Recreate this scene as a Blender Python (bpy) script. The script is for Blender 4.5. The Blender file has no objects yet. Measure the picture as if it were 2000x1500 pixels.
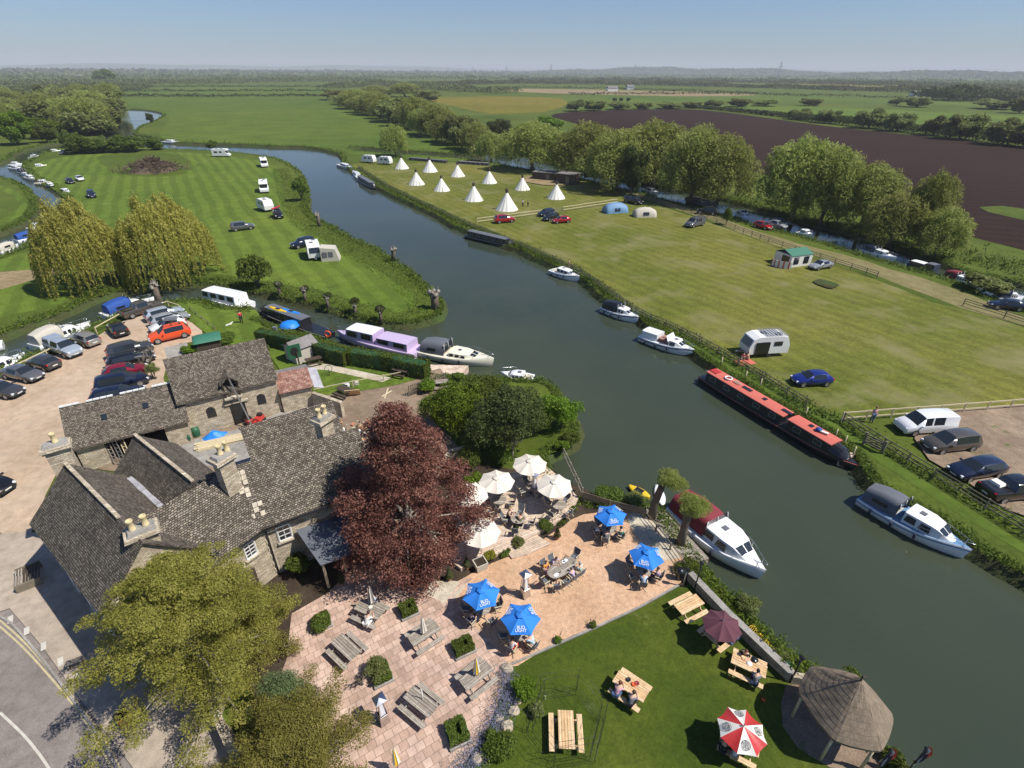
import bpy, bmesh, math, random
import numpy as np
from mathutils import Vector, Matrix, geometry
random.seed(7); RNG = np.random.default_rng(7)
S = bpy.context.scene; COL = S.collection; PI = math.pi
# ---------------------------------------------------------------- camera, sky, sun, exposure
F = 1033.0; CH = 29.0; TH = math.radians(30.6); RO = math.radians(0.35)
cd = bpy.data.cameras.new("camera"); cam = bpy.data.objects.new("camera", cd); COL.objects.link(cam); S.camera = cam
cd.sensor_width = 36.0; cd.lens = 36.0 * F / 2000.0; cd.clip_start = 0.5; cd.clip_end = 60000
_f = Vector((0, math.cos(TH), -math.sin(TH))); _u0 = Vector((0, math.sin(TH), math.cos(TH))); _r0 = Vector((1, 0, 0))
_r = math.cos(RO) * _r0 + math.sin(RO) * _u0; _u = -math.sin(RO) * _r0 + math.cos(RO) * _u0
M_ = Matrix((_r, _u, -_f)).transposed().to_4x4(); M_.translation = (0, 0, CH); cam.matrix_world = M_
W = bpy.data.worlds.new("World"); S.world = W; W.use_nodes = True
wn = W.node_tree.nodes; wl = W.node_tree.links
bg = wn["Background"]; sky = wn.new("ShaderNodeTexSky"); sky.sky_type = 'NISHITA'; sky.sun_disc = False
SUN_EL = math.radians(54); SUN_AZ = math.radians(-15)          # azimuth measured from +X towards +Y
sky.sun_elevation = SUN_EL; sky.sun_rotation = PI / 2 - SUN_AZ
sky.altitude = 100; sky.air_density = 1.0; sky.dust_density = 0.6; sky.ozone_density = 2.0
tn = wn.new("ShaderNodeMixRGB"); tn.blend_type = 'MULTIPLY'; tn.inputs[0].default_value = 1; tn.inputs[2].default_value = (.70, .90, 1.20, 1); wl.new(sky.outputs[0], tn.inputs[1]); wl.new(tn.outputs[0], bg.inputs[0]); bg.inputs[1].default_value = 0.074
sl = bpy.data.lights.new("sun", 'SUN'); sl.energy = 5.0; sl.angle = math.radians(0.5); sl.color = (1.0, 0.955, 0.88)
sun = bpy.data.objects.new("sun", sl); COL.objects.link(sun)
_sd = Vector((math.cos(SUN_EL) * math.cos(SUN_AZ), math.cos(SUN_EL) * math.sin(SUN_AZ), math.sin(SUN_EL)))
sun.rotation_euler = _sd.to_track_quat('Z', 'Y').to_euler(); sun.location = (60, -10, 120)
S.view_settings.view_transform = 'Standard'; S.view_settings.look = 'None'
S.view_settings.exposure = 0.22; S.view_settings.gamma = 1.0; S.view_settings.use_curve_mapping = False
S.cycles.max_bounces = 6; S.cycles.diffuse_bounces = 4; S.cycles.glossy_bounces = 3; S.cycles.transmission_bounces = 4
S.cycles.volume_bounces = 0; S.cycles.transparent_max_bounces = 6; S.cycles.caustics_reflective = False; S.cycles.caustics_refractive = False

def G(px, py, z=0.0):
    """point at height z on the sight line of photo pixel (px, py): survey of the place from the photograph"""
    d = _f + _r * ((px - 1000) / F) + _u * ((750 - py) / F)
    t = (z - CH) / d.z
    return Vector((d.x * t, d.y * t, z))
def PX(p):
    v = Vector(p) - Vector((0, 0, CH)); w = v.dot(_f)
    return (1000 + F * v.dot(_r) / w, 750 - F * v.dot(_u) / w, w)
def height_at(base, ytop):
    lo, hi = 0.0, 80.0
    for _ in range(30):
        m = (lo + hi) / 2
        q = PX((base.x, base.y, base.z + m))
        if q[1] > ytop and q[2] > 0: lo = m
        else: hi = m
    return lo
# ---------------------------------------------------------------- helpers
def tag(o, label=None, cat=None, group=None, kind=None):
    if label: o["label"] = label
    if cat: o["category"] = cat
    if group: o["group"] = group
    if kind: o["kind"] = kind
    return o
def thing(name, label, cat, loc=(0, 0, 0), rz=0.0, group=None, scale=1.0):
    o = bpy.data.objects.new(name, None); COL.objects.link(o); o.empty_display_size = 0.3
    o.location = loc; o.rotation_euler = (0, 0, rz); o.scale = (scale,) * 3 if isinstance(scale, (int, float)) else scale
    return tag(o, label, cat, group)
_kids = {}
def setpar(c, p):
    c.parent = p; _kids.setdefault(p.name, []).append(c)
def copy_tree(o, parent=None):
    c = o.copy(); COL.objects.link(c)
    if parent is not None: setpar(c, parent)
    for ch in _kids.get(o.name, []): copy_tree(ch, c)
    return c
def dup(o, loc, rz, label, group=None, scale=None, paint=None):
    c = copy_tree(o); c.location = loc; c.rotation_euler = (0, 0, rz); c["label"] = label
    if group: c["group"] = group
    if scale is not None: c.scale = (scale,) * 3 if isinstance(scale, (int, float)) else scale
    if paint: repaint(c, paint)
    return c
def repaint(root, d):
    """d: material name prefix -> new material, set on the object (mesh data stay shared)"""
    st = [root]
    while st:
        o = st.pop(); st += _kids.get(o.name, [])
        if o.type != 'MESH': continue
        for s in o.material_slots:
            if s.material and s.material.name in d:
                m = d[s.material.name]; s.link = 'OBJECT'; s.material = m

class MB:
    """collects polygons of one mesh"""
    def __init__(s): s.v = []; s.f = []; s.m = []; s.mats = []; s.sm = []
    def mi(s, mat):
        if mat not in s.mats: s.mats.append(mat)
        return s.mats.index(mat)
    def face(s, pts, mat, smooth=False):
        b = len(s.v); s.v += [tuple(p) for p in pts]; s.f.append(tuple(range(b, b + len(pts)))); s.m.append(s.mi(mat)); s.sm.append(smooth)
    def grid(s, rows, mat, closed=False, smooth=True, caps=False, matf=None):
        """rows: list of equal-length point lists"""
        b = len(s.v); n = len(rows[0])
        for r in rows: s.v += [tuple(p) for p in r]
        mi = s.mi(mat)
        for i in range(len(rows) - 1):
            for j in range(n if closed else n - 1):
                k = (j + 1) % n
                s.f.append((b + i * n + j, b + i * n + k, b + (i + 1) * n + k, b + (i + 1) * n + j)); s.m.append(mi); s.sm.append(smooth)
        if caps:
            s.f.append(tuple(b + j for j in range(n))[::-1]); s.m.append(mi); s.sm.append(False)
            s.f.append(tuple(b + (len(rows) - 1) * n + j for j in range(n))); s.m.append(mi); s.sm.append(False)
        return s
    def box(s, c, d, mat, rz=0.0, taper=1.0, mx=None):
        hx, hy, hz = d[0] / 2, d[1] / 2, d[2] / 2; cs, sn = math.cos(rz), math.sin(rz); P = []
        for z, k in ((-hz, 1.0), (hz, taper)):
            for x, y in ((-hx, -hy), (hx, -hy), (hx, hy), (-hx, hy)):
                p = Vector((x * k, y * k, z))
                if mx is not None: p = mx @ p
                P.append((c[0] + p.x * cs - p.y * sn, c[1] + p.x * sn + p.y * cs, c[2] + p.z))
        b = len(s.v); s.v += P; mi = s.mi(mat)
        for q in ((0, 3, 2, 1), (4, 5, 6, 7), (0, 1, 5, 4), (1, 2, 6, 5), (2, 3, 7, 6), (3, 0, 4, 7)):
            s.f.append(tuple(b + i for i in q)); s.m.append(mi); s.sm.append(False)
        return s
    def beam(s, a, b_, w, h, mat):
        a = Vector(a); b_ = Vector(b_); d = (b_ - a); L = d.length
        if L < 1e-6: return s
        d /= L; up = Vector((0, 0, 1)) if abs(d.z) < 0.95 else Vector((1, 0, 0))
        x = d.cross(up).normalized() * w / 2; y = x.cross(d).normalized() * h / 2
        A = [a - x - y, a + x - y, a + x + y, a - x + y]; B = [p + d * L for p in A]
        b = len(s.v); s.v += [tuple(p) for p in A + B]; mi = s.mi(mat)
        for q in ((0, 3, 2, 1), (4, 5, 6, 7), (0, 1, 5, 4), (1, 2, 6, 5), (2, 3, 7, 6), (3, 0, 4, 7)):
            s.f.append(tuple(b + i for i in q)); s.m.append(mi); s.sm.append(False)
        return s
    def tube(s, pts, r, mat, n=6, r2=None, caps=True):
        pts = [Vector(p) for p in pts]; rows = []
        for i, p in enumerate(pts):
            d = (pts[min(i + 1, len(pts) - 1)] - pts[max(i - 1, 0)])
            if d.length < 1e-9: d = Vector((0, 0, 1))
            d.normalize(); up = Vector((0, 0, 1)) if abs(d.z) < 0.9 else Vector((1, 0, 0))
            x = d.cross(up).normalized(); y = x.cross(d)
            t = i / max(1, len(pts) - 1)
            rr = r[i] if isinstance(r, (list, tuple)) else (r if r2 is None else r + (r2 - r) * t)
            rows.append([p + (x * math.cos(k * 2 * PI / n) + y * math.sin(k * 2 * PI / n)) * rr for k in range(n)])
        return s.grid(rows, mat, closed=True, caps=caps)
    def lathe(s, prof, mat, n=12, c=(0, 0, 0), smooth=True, caps=False):
        rows = [[(c[0] + r * math.cos(k * 2 * PI / n), c[1] + r * math.sin(k * 2 * PI / n), c[2] + z) for k in range(n)] for r, z in prof]
        return s.grid(rows, mat, closed=True, smooth=smooth, caps=caps)
    def prism(s, poly, z0, z1, mat, smooth=False):
        n = len(poly); a = sum(poly[i][0] * poly[(i + 1) % n][1] - poly[(i + 1) % n][0] * poly[i][1] for i in range(n))
        if a < 0: poly = list(poly)[::-1]
        s.face([(p[0], p[1], z1) for p in poly], mat); s.face([(p[0], p[1], z0) for p in poly][::-1], mat)
        for i in range(n):
            p, q = poly[i], poly[(i + 1) % n]
            s.face([(p[0], p[1], z0), (q[0], q[1], z0), (q[0], q[1], z1), (p[0], p[1], z1)], mat, smooth)
        return s
    def build(s, name, parent=None, uv=True, weld=False, angle=None, loc=None):
        me = bpy.data.meshes.new(name); me.from_pydata(s.v, [], s.f)
        for m in s.mats: me.materials.append(m)
        me.polygons.foreach_set("material_index", s.m); me.polygons.foreach_set("use_smooth", s.sm)
        if uv: make_uv(me)
        if weld:
            bm = bmesh.new(); bm.from_mesh(me); bmesh.ops.remove_doubles(bm, verts=bm.verts, dist=0.001); bmesh.ops.recalc_face_normals(bm, faces=bm.faces); bm.to_mesh(me); bm.free()
        if angle is not None:
            try: me.set_sharp_from_angle(angle=math.radians(angle))
            except Exception: pass
        me.update()
        o = bpy.data.objects.new(name, me); COL.objects.link(o)
        if loc is not None: o.location = loc
        if parent is not None: setpar(o, parent)
        return o
def make_uv(me):
    uvl = me.uv_layers.new(name="UVMap"); n = len(me.loops); out = np.zeros(n * 2)
    V = me.vertices
    for p in me.polygons:
        N = p.normal
        if abs(N.z) > 0.985: U = Vector((1, 0, 0)); T = Vector((0, 1, 0))
        else:
            U = Vector((-N.y, N.x, 0)).normalized(); T = N.cross(U)
        for li in p.loop_indices:
            co = V[me.loops[li].vertex_index].co; out[2 * li] = co.dot(U); out[2 * li + 1] = co.dot(T)
    uvl.data.foreach_set("uv", out)
def npmesh(name, verts, faces, mats, midx=None, smooth=False, attr=None):
    """fast mesh from numpy: verts (n,3), faces (m,k)"""
    me = bpy.data.meshes.new(name); n, k = faces.shape
    me.vertices.add(len(verts)); me.vertices.foreach_set("co", verts.astype(np.float32).ravel())
    me.loops.add(n * k); me.loops.foreach_set("vertex_index", faces.astype(np.int32).ravel())
    me.polygons.add(n); me.polygons.foreach_set("loop_start", np.arange(0, n * k, k, dtype=np.int32))
    me.polygons.foreach_set("loop_total", np.full(n, k, dtype=np.int32))
    for m in mats: me.materials.append(m)
    if midx is not None: me.polygons.foreach_set("material_index", midx.astype(np.int32))
    me.polygons.foreach_set("use_smooth", np.full(n, smooth))
    if attr is not None:
        a = me.attributes.new("tint", 'FLOAT', 'FACE'); a.data.foreach_set("value", attr.astype(np.float32))
    me.update(calc_edges=True); me.validate(); return me
def link(name, me, parent=None, loc=(0, 0, 0)):
    o = bpy.data.objects.new(name, me); COL.objects.link(o); o.location = loc
    if parent is not None: setpar(o, parent)
    return o
def frame(a, b):
    """centre and heading of a thing whose front is at ground point a and rear at b"""
    a = Vector(a); b = Vector(b); m = (a + b) / 2
    return m, math.atan2(a.y - b.y, a.x - b.x)
# ---------------------------------------------------------------- materials
def nt(name):
    m = bpy.data.materials.new(name); m.use_nodes = True; return m, m.node_tree.nodes, m.node_tree.links, m.node_tree.nodes["Principled BSDF"]
def plain(name, col, rough=0.6, metal=0.0, spec=0.5, coat=0.0, var=0.06, vs=6.0):
    """painted / moulded surface with faint blotches of wear in colour and gloss"""
    m, N, L, b = nt(name)
    b.inputs["Metallic"].default_value = metal; b.inputs["Specular IOR Level"].default_value = spec
    b.inputs["Coat Weight"].default_value = coat; b.inputs["Coat Roughness"].default_value = 0.08
    tc = N.new("ShaderNodeTexCoord"); no = N.new("ShaderNodeTexNoise"); no.inputs["Scale"].default_value = vs; no.inputs["Detail"].default_value = 6
    L.new(tc.outputs["Object"], no.inputs["Vector"])
    mx = N.new("ShaderNodeMixRGB"); mx.blend_type = 'MIX'
    mx.inputs[1].default_value = tuple(c * (1 - 2.2 * var) for c in col) + (1,); mx.inputs[2].default_value = tuple(min(1, c * (1 + 1.6 * var)) for c in col) + (1,)
    L.new(no.outputs[0], mx.inputs[0]); L.new(mx.outputs[0], b.inputs["Base Color"])
    mr = N.new("ShaderNodeMapRange"); mr.inputs[3].default_value = max(0.02, rough - 0.08); mr.inputs[4].default_value = min(1, rough + 0.12)
    L.new(no.outputs[0], mr.inputs[0]); L.new(mr.outputs[0], b.inputs["Roughness"])
    return m
def ramp(N, stops):
    r = N.new("ShaderNodeValToRGB"); e = r.color_ramp.elements
    while len(e) < len(stops): e.new(0.5)
    for i, (p, c) in enumerate(stops): e[i].position = p; e[i].color = tuple(c) + (1,)
    return r
def noise(N, L, vec, scale, detail=5, rough=0.55, dist=0.0):
    n = N.new("ShaderNodeTexNoise"); n.inputs["Scale"].default_value = scale; n.inputs["Detail"].default_value = detail
    n.inputs["Roughness"].default_value = rough; n.inputs["Distortion"].default_value = dist
    if vec is not None: L.new(vec, n.inputs["Vector"])
    return n
def mixc(N, L, fac, a, b, mode='MIX'):
    m = N.new("ShaderNodeMixRGB"); m.blend_type = mode
    for i, x in ((0, fac), (1, a), (2, b)):
        if hasattr(x, "links") or hasattr(x, "is_linked"): L.new(x, m.inputs[i])
        else: m.inputs[i].default_value = x if i == 0 else tuple(x) + (1,)
    return m.outputs[0]
def bump(N, L, b, h, strength, dist=0.05):
    bp = N.new("ShaderNodeBump"); bp.inputs["Strength"].default_value = strength; bp.inputs["Distance"].default_value = dist
    L.new(h, bp.inputs["Height"]); L.new(bp.outputs[0], b.inputs["Normal"])
TINT = {"garden_lawn_grass": (1.0, .70, .48), "mown_grass": (.88, .69, .58), "dry_mown_grass": (.76, .70, .46), "rough_grass": (1.05, .80, .60), "far_pasture_grass": (1.05, .85, .66), "ploughed_soil": (.46, .32, .25), "yellow_crop": (.75, .68, .5), "buff_gravel": (1.12, 1.06, 1.04),
 "orange_pea_gravel": (1.0, .97, 1.10), "old_asphalt_footway": (1.32, 1.20, 1.06), "worn_asphalt": (1.12, 1.05, 1.0), "worn_earth_gravel": (1.15, 1.05, 1.0), "bare_tan_earth": (.8, .8, .75), "worn_path_grass": (.82, .82, .70)}
def ground_mat(name, cols, s1, s2, s3, bs=0.3, bd=0.05, rough=0.95, stripe=None, patch=None):
    """three scales of noise between the colours (dark, mid, light); optional mowing stripes and worn patches"""
    m, N, L, b = nt(name); b.inputs["Roughness"].default_value = rough; b.inputs["Specular IOR Level"].default_value = 0.15
    cols = [tuple(x * y for x, y in zip(c, TINT.get(name, (1, 1, 1)))) for c in cols]
    tc = N.new("ShaderNodeTexCoord"); v = tc.outputs["Object"]
    n1 = noise(N, L, v, s1, 4); n2 = noise(N, L, v, s2, 6, 0.65); n3 = noise(N, L, v, s3, 3, 0.7)
    r1 = ramp(N, [(0.3, cols[0]), (0.5, cols[1]), (0.7, cols[2])]); L.new(n1.outputs[0], r1.inputs[0])
    r2 = ramp(N, [(0.3, (0.72,) * 3), (0.5, (1,) * 3), (0.72, (1.25,) * 3)]); L.new(n2.outputs[0], r2.inputs[0])
    c = mixc(N, L, 0.8, r1.outputs[0], r2.outputs[0], 'MULTIPLY')
    r3 = ramp(N, [(0.25, (0.55,) * 3), (0.5, (1,) * 3), (0.75, (1.4,) * 3)]); L.new(n3.outputs[0], r3.inputs[0])
    c = mixc(N, L, 0.75, c, r3.outputs[0], 'MULTIPLY')
    if stripe:
        ang, width, amt, dist = stripe
        mp = N.new("ShaderNodeMapping"); mp.inputs["Rotation"].default_value = (0, 0, ang); L.new(v, mp.inputs[0])
        w = N.new("ShaderNodeTexWave"); w.inputs["Scale"].default_value = 0.314 / width; w.inputs["Distortion"].default_value = dist; w.inputs["Detail"].default_value = 2; w.inputs["Detail Scale"].default_value = 0.6
        L.new(mp.outputs[0], w.inputs[0]); rw = ramp(N, [(0.35, (1 - amt,) * 3), (0.65, (1 + amt,) * 3)]); L.new(w.outputs[0], rw.inputs[0])
        c = mixc(N, L, 1.0, c, rw.outputs[0], 'MULTIPLY')
    if patch:
        pc, ps, lo, hi = patch
        n4 = noise(N, L, v, ps, 7, 0.6, 0.4); r4 = ramp(N, [(lo, (0,) * 3), (hi, (1,) * 3)]); L.new(n4.outputs[0], r4.inputs[0])
        c = mixc(N, L, r4.outputs[0], c, pc)
    L.new(c, b.inputs["Base Color"]); bump(N, L, b, n3.outputs[0], bs, bd)
    return m
def slab_mat(name, cols, w, h, mortar, msz=0.015, off=0.5, rough=0.9, bs=0.5, vs=1.2, blotch=None, sq=1.0, rot=0):
    """coursed units (stone, slates, flags, planks) laid out in each face's own plane"""
    m, N, L, b = nt(name); b.inputs["Roughness"].default_value = rough; b.inputs["Specular IOR Level"].default_value = 0.2
    tc = N.new("ShaderNodeTexCoord"); v = tc.outputs["UV"]
    if rot: mp = N.new("ShaderNodeMapping"); mp.inputs["Rotation"].default_value = (0, 0, -math.radians(rot)); L.new(v, mp.inputs[0]); v = mp.outputs[0]
    wb = noise(N, L, v, 1.3, 3); wv = N.new("ShaderNodeVectorMath"); wv.operation = 'SCALE'; wv.inputs["Scale"].default_value = 0.12
    L.new(wb.outputs["Color"], wv.inputs[0]); ad = N.new("ShaderNodeVectorMath"); L.new(v, ad.inputs[0]); L.new(wv.outputs[0], ad.inputs[1])
    br = N.new("ShaderNodeTexBrick"); L.new(ad.outputs[0] if sq != 2 else v, br.inputs[0]); br.inputs["Scale"].default_value = 1.0
    br.inputs["Brick Width"].default_value = w; br.inputs["Row Height"].default_value = h; br.inputs["Mortar Size"].default_value = msz
    br.inputs["Mortar Smooth"].default_value = 0.3; br.offset = off; br.inputs["Bias"].default_value = 0
    br.inputs["Color1"].default_value = (0, 0, 0, 1); br.inputs["Color2"].default_value = (1, 1, 1, 1); br.inputs["Mortar"].default_value = (0.5, 0.5, 0.5, 1)
    r = ramp(N, [(0.0, cols[0]), (0.45, cols[1]), (1.0, cols[2])]); L.new(br.outputs["Color"], r.inputs[0])
    n1 = noise(N, L, v, vs, 6, 0.7); r1 = ramp(N, [(0.3, (0.6,) * 3), (0.5, (1,) * 3), (0.7, (1.35,) * 3)]); L.new(n1.outputs[0], r1.inputs[0])
    c = mixc(N, L, 0.9, r.outputs[0], r1.outputs[0], 'MULTIPLY')
    if blotch:
        n4 = noise(N, L, v, 7.0, 5, 0.8); r4 = ramp(N, [(0.56, (0,) * 3), (0.66, (1,) * 3)]); L.new(n4.outputs[0], r4.inputs[0])
        c = mixc(N, L, r4.outputs[0], c, blotch)
    c = mixc(N, L, br.outputs["Fac"], c, mortar); L.new(c, b.inputs["Base Color"])
    inv = N.new("ShaderNodeMath"); inv.operation = 'SUBTRACT'; inv.inputs[0].default_value = 1; L.new(br.outputs["Fac"], inv.inputs[1])
    sm = N.new("ShaderNodeMath"); sm.operation = 'MULTIPLY_ADD'; L.new(r.outputs[0], sm.inputs[0]); sm.inputs[1].default_value = 1.5; L.new(inv.outputs[0], sm.inputs[2])
    bump(N, L, b, sm.outputs[0], bs, 0.04)
    return m
def leaf_mat(name, cols, trans=0.35, rough=0.7):
    """leaf colour drawn per leaf from the stored tint, shifted a little per plant; thin leaves let some light through"""
    m, N, L, b = nt(name); at = N.new("ShaderNodeAttribute"); at.attribute_name = "tint"; oi = N.new("ShaderNodeObjectInfo")
    r = ramp(N, [(0.0, cols[0]), (0.5, cols[1]), (1.0, cols[2])]); L.new(at.outputs["Fac"], r.inputs[0])
    hs = N.new("ShaderNodeHueSaturation"); L.new(r.outputs[0], hs.inputs["Color"])
    mr = N.new("ShaderNodeMapRange"); mr.inputs[3].default_value = 0.78; mr.inputs[4].default_value = 1.25; L.new(oi.outputs["Random"], mr.inputs[0]); L.new(mr.outputs[0], hs.inputs["Value"])
    mh = N.new("ShaderNodeMapRange"); mh.inputs[3].default_value = 0.485; mh.inputs[4].default_value = 0.51; L.new(oi.outputs["Random"], mh.inputs[0]); L.new(mh.outputs[0], hs.inputs["Hue"])
    L.new(hs.outputs[0], b.inputs["Base Color"]); b.inputs["Roughness"].default_value = rough; b.inputs["Specular IOR Level"].default_value = 0.25
    tr = N.new("ShaderNodeBsdfTranslucent"); L.new(hs.outputs[0], tr.inputs[0]); ms = N.new("ShaderNodeMixShader"); ms.inputs[0].default_value = trans
    L.new(b.outputs[0], ms.inputs[1]); L.new(tr.outputs[0], ms.inputs[2]); L.new(ms.outputs[0], N["Material Output"].inputs[0])
    return m
X = {}
X['meadow'] = ground_mat("rough_grass", [(.055, .105, .018), (.075, .135, .024), (.10, .155, .032)], .02, .25, 2.2, .5, .15)
X['island'] = ground_mat("mown_grass", [(.085, .175, .024), (.11, .205, .032), (.14, .235, .04)], .03, .4, 3, .4, .1, stripe=(math.radians(-31.4), 3.4, .11, 2.6))
X['camp'] = ground_mat("dry_mown_grass", [(.115, .155, .032), (.165, .19, .05), (.22, .225, .07)], .035, .45, 2.5, .4, .1, stripe=(math.radians(148), 2.2, .07, 4.0), patch=((.20, .185, .08), .12, .5, .72))
X['lawn'] = ground_mat("garden_lawn_grass", [(.042, .095, .014), (.058, .12, .019), (.085, .15, .028)], .25, 2.2, 9, .6, .06, patch=((.17, .18, .06), .16, .66, .74))
X['plough'] = ground_mat("ploughed_soil", [(.048, .031, .024), (.06, .038, .03), (.075, .05, .038)], .01, .2, 2.0, .5, .2, stripe=(math.radians(-70), 5, .15, 3))
X['pasture'] = ground_mat("far_pasture_grass", [(.06, .12, .02), (.08, .145, .025), (.10, .16, .03)], .008, .06, .7, .3, .2)
X['crop'] = ground_mat("yellow_crop", [(.17, .17, .03), (.21, .20, .035), (.24, .21, .04)], .01, .1, .8, .3, .2)
X['bare'] = ground_mat("bare_tan_earth", [(.26, .19, .11), (.32, .24, .14), (.36, .27, .17)], .02, .2, 1.0, .3, .1)
X['parking'] = ground_mat("buff_gravel", [(.34, .26, .18), (.40, .31, .215), (.47, .37, .27)], .15, 1.2, 18, .35, .03, patch=((.46, .365, .275), .25, .4, .8))
X['yard'] = ground_mat("worn_earth_gravel", [(.16, .125, .09), (.21, .17, .125), (.28, .23, .17)], .3, 1.5, 12, .4, .04, patch=((.09, .12, .03), .5, .6, .68))
X['pea'] = ground_mat("orange_pea_gravel", [(.50, .32, .17), (.58, .38, .21), (.64, .44, .26)], .35, 3, 14, 1.0, .05, patch=((.5, .36, .22), .12, .56, .7))
X['palegravel'] = ground_mat("pale_pea_gravel", [(.42, .36, .27), (.5, .44, .34), (.6, .53, .42)], .5, 3, 16, .8, .05)
X['asphalt'] = ground_mat("worn_asphalt", [(.17, .155, .145), (.2, .185, .175), (.235, .215, .2)], .2, 1.5, 22, .25, .02)
X['pavement'] = ground_mat("old_asphalt_footway", [(.24, .22, .195), (.28, .255, .225), (.32, .29, .26)], .2, 1.5, 20, .25, .02)
X['soil'] = ground_mat("garden_soil", [(.04, .03, .02), (.055, .04, .028), (.08, .06, .04)], .5, 3, 14, .8, .08)
X['concrete'] = ground_mat("stained_concrete", [(.24, .225, .2), (.3, .28, .25), (.36, .34, .31)], .4, 2, 16, .3, .03)
X['bank'] = ground_mat("bank_earth", [(.05, .045, .022), (.06, .07, .025), (.05, .085, .02)], .3, 2, 8, .8, .1)
X['path'] = ground_mat("worn_path_grass", [(.18, .17, .075), (.23, .2, .1), (.27, .23, .13)], .15, .9, 5, .4, .06)
X['felt'] = ground_mat("roofing_felt", [(.16, .15, .14), (.2, .185, .175), (.24, .225, .21)], .5, 3, 20, .2, .02)
X['lead'] = ground_mat("lead_sheet", [(.30, .29, .31), (.38, .37, .39), (.46, .45, .47)], .8, 3, 20, .2, .02, rough=.55)
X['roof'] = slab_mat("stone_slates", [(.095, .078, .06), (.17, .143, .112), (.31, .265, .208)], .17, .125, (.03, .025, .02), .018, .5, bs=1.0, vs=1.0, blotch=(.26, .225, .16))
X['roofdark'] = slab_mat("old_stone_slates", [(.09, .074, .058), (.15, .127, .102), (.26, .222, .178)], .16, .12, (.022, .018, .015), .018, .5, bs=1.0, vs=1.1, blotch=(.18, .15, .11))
X['stone'] = slab_mat("limestone_rubble", [(.38, .31, .22), (.50, .42, .305), (.62, .54, .41)], .34, .13, (.27, .225, .16), .014, .5, bs=.6, vs=1.5)
X['ashlar'] = slab_mat("dressed_limestone", [(.4, .34, .25), (.46, .40, .3), (.52, .46, .36)], .7, .3, (.36, .3, .22), .008, .5, bs=.3, vs=1.5)
X['flags'] = slab_mat("pink_paving_flags", [(.42, .285, .215), (.49, .34, .265), (.56, .405, .32)], .45, .45, (.22, .16, .12), .014, .5, bs=.35, vs=.8, sq=2, rot=33)
X['deck'] = slab_mat("weathered_deck_boards", [(.55, .42, .31), (.64, .50, .38), (.72, .59, .47)], 3.6, .145, (.16, .11, .08), .012, .4, bs=.4, vs=1.2, sq=2, rot=27)
X['greydeck'] = slab_mat("grey_jetty_boards", [(.22, .19, .145), (.3, .265, .21), (.38, .34, .28)], 2.4, .15, (.06, .05, .04), .014, .4, bs=.5, vs=1.5, sq=2, rot=-48)
X['redtile'] = slab_mat("rusted_roof_tiles", [(.22, .11, .08), (.3, .16, .12), (.38, .24, .19)], .25, .3, (.1, .05, .04), .015, .5, bs=.6, vs=1.6)
X['thatch'] = slab_mat("reed_thatch", [(.20, .155, .11), (.23, .18, .13), (.26, .205, .15)], .05, .5, (.18, .14, .1), .005, .3, bs=.6, vs=3)
X['pine'] = slab_mat("fresh_timber", [(.56, .36, .18), (.66, .45, .25), (.74, .54, .33)], 2.6, .14, (.3, .18, .09), .008, .3, rough=.75, bs=.2, vs=2.5)
X['oldwood'] = slab_mat("silvered_timber", [(.24, .2, .16), (.32, .28, .23), (.42, .37, .31)], 2.6, .14, (.1, .08, .06), .01, .3, rough=.9, bs=.3, vs=2.5)
X['darkwood'] = plain("dark_stained_timber", (.07, .05, .035), .8, var=.2)
X['timber'] = plain("pale_sawn_timber", (.62, .52, .33), .8, var=.12)
X['fence'] = plain("weathered_fence_timber", (.20, .17, .12), .9, var=.2)
X['bark'] = plain("tree_bark", (.14, .11, .08), .95, var=.3, vs=4)
X['palebark'] = plain("pale_bark", (.3, .26, .21), .95, var=.25, vs=4)
X['white'] = plain("white_gelcoat", (.80, .80, .78), .28, coat=.3, var=.02)
X['whitepaint'] = plain("white_paint", (.78, .77, .74), .5, var=.04)
X['cream'] = plain("cream_gelcoat", (.78, .73, .58), .3, coat=.3, var=.03)
X['glass'] = plain("dark_glass", (.02, .025, .03), .06, spec=.8, var=.05)
X['black'] = plain("black_paint", (.014, .014, .016), .3, coat=.4, var=.05)
X['rubber'] = plain("black_rubber", (.02, .02, .02), .85, var=.1)
X['chrome'] = plain("polished_steel", (.62, .62, .63), .22, metal=1.0, var=.03)
X['steel'] = plain("brushed_steel", (.5, .5, .5), .4, metal=.8, var=.05)
X['rim'] = plain("alloy_rim", (.45, .45, .46), .35, metal=.7, var=.03)
X['red'] = plain("red_paint", (.5, .035, .03), .35, coat=.3, var=.08)
X['redroof'] = plain("faded_red_paint", (.56, .135, .095), .6, var=.06)
X['navy'] = plain("navy_canvas", (.03, .04, .065), .8, var=.12)
X['greycanvas'] = plain("grey_canvas", (.12, .13, .15), .85, var=.1)
X['bluecanvas'] = plain("blue_canvas", (.015, .07, .30), .75, var=.12)
X['parasol'] = plain("blue_parasol_cloth", (.02, .20, .66), .8, var=.05, vs=3)
X['creamcloth'] = plain("cream_parasol_cloth", (.70, .64, .54), .85, var=.03)
X['purplecloth'] = plain("plum_parasol_cloth", (.11, .035, .05), .85, var=.08)
X['whitecloth'] = plain("white_canvas", (.76, .73, .66), .9, var=.05, vs=1.5)
X['burgundy'] = plain("burgundy_canvas", (.22, .025, .035), .7, var=.1)
X['lavender'] = plain("lavender_paint", (.55, .44, .62), .35, coat=.2, var=.03)
X['bluedeck'] = plain("light_blue_deck_paint", (.14, .27, .44), .6, var=.06)
X['beige'] = plain("beige_canvas", (.5, .46, .38), .85, var=.06)
X['orange'] = plain("orange_car_paint", (.72, .10, .02), .25, coat=.6, var=.02)
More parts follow.
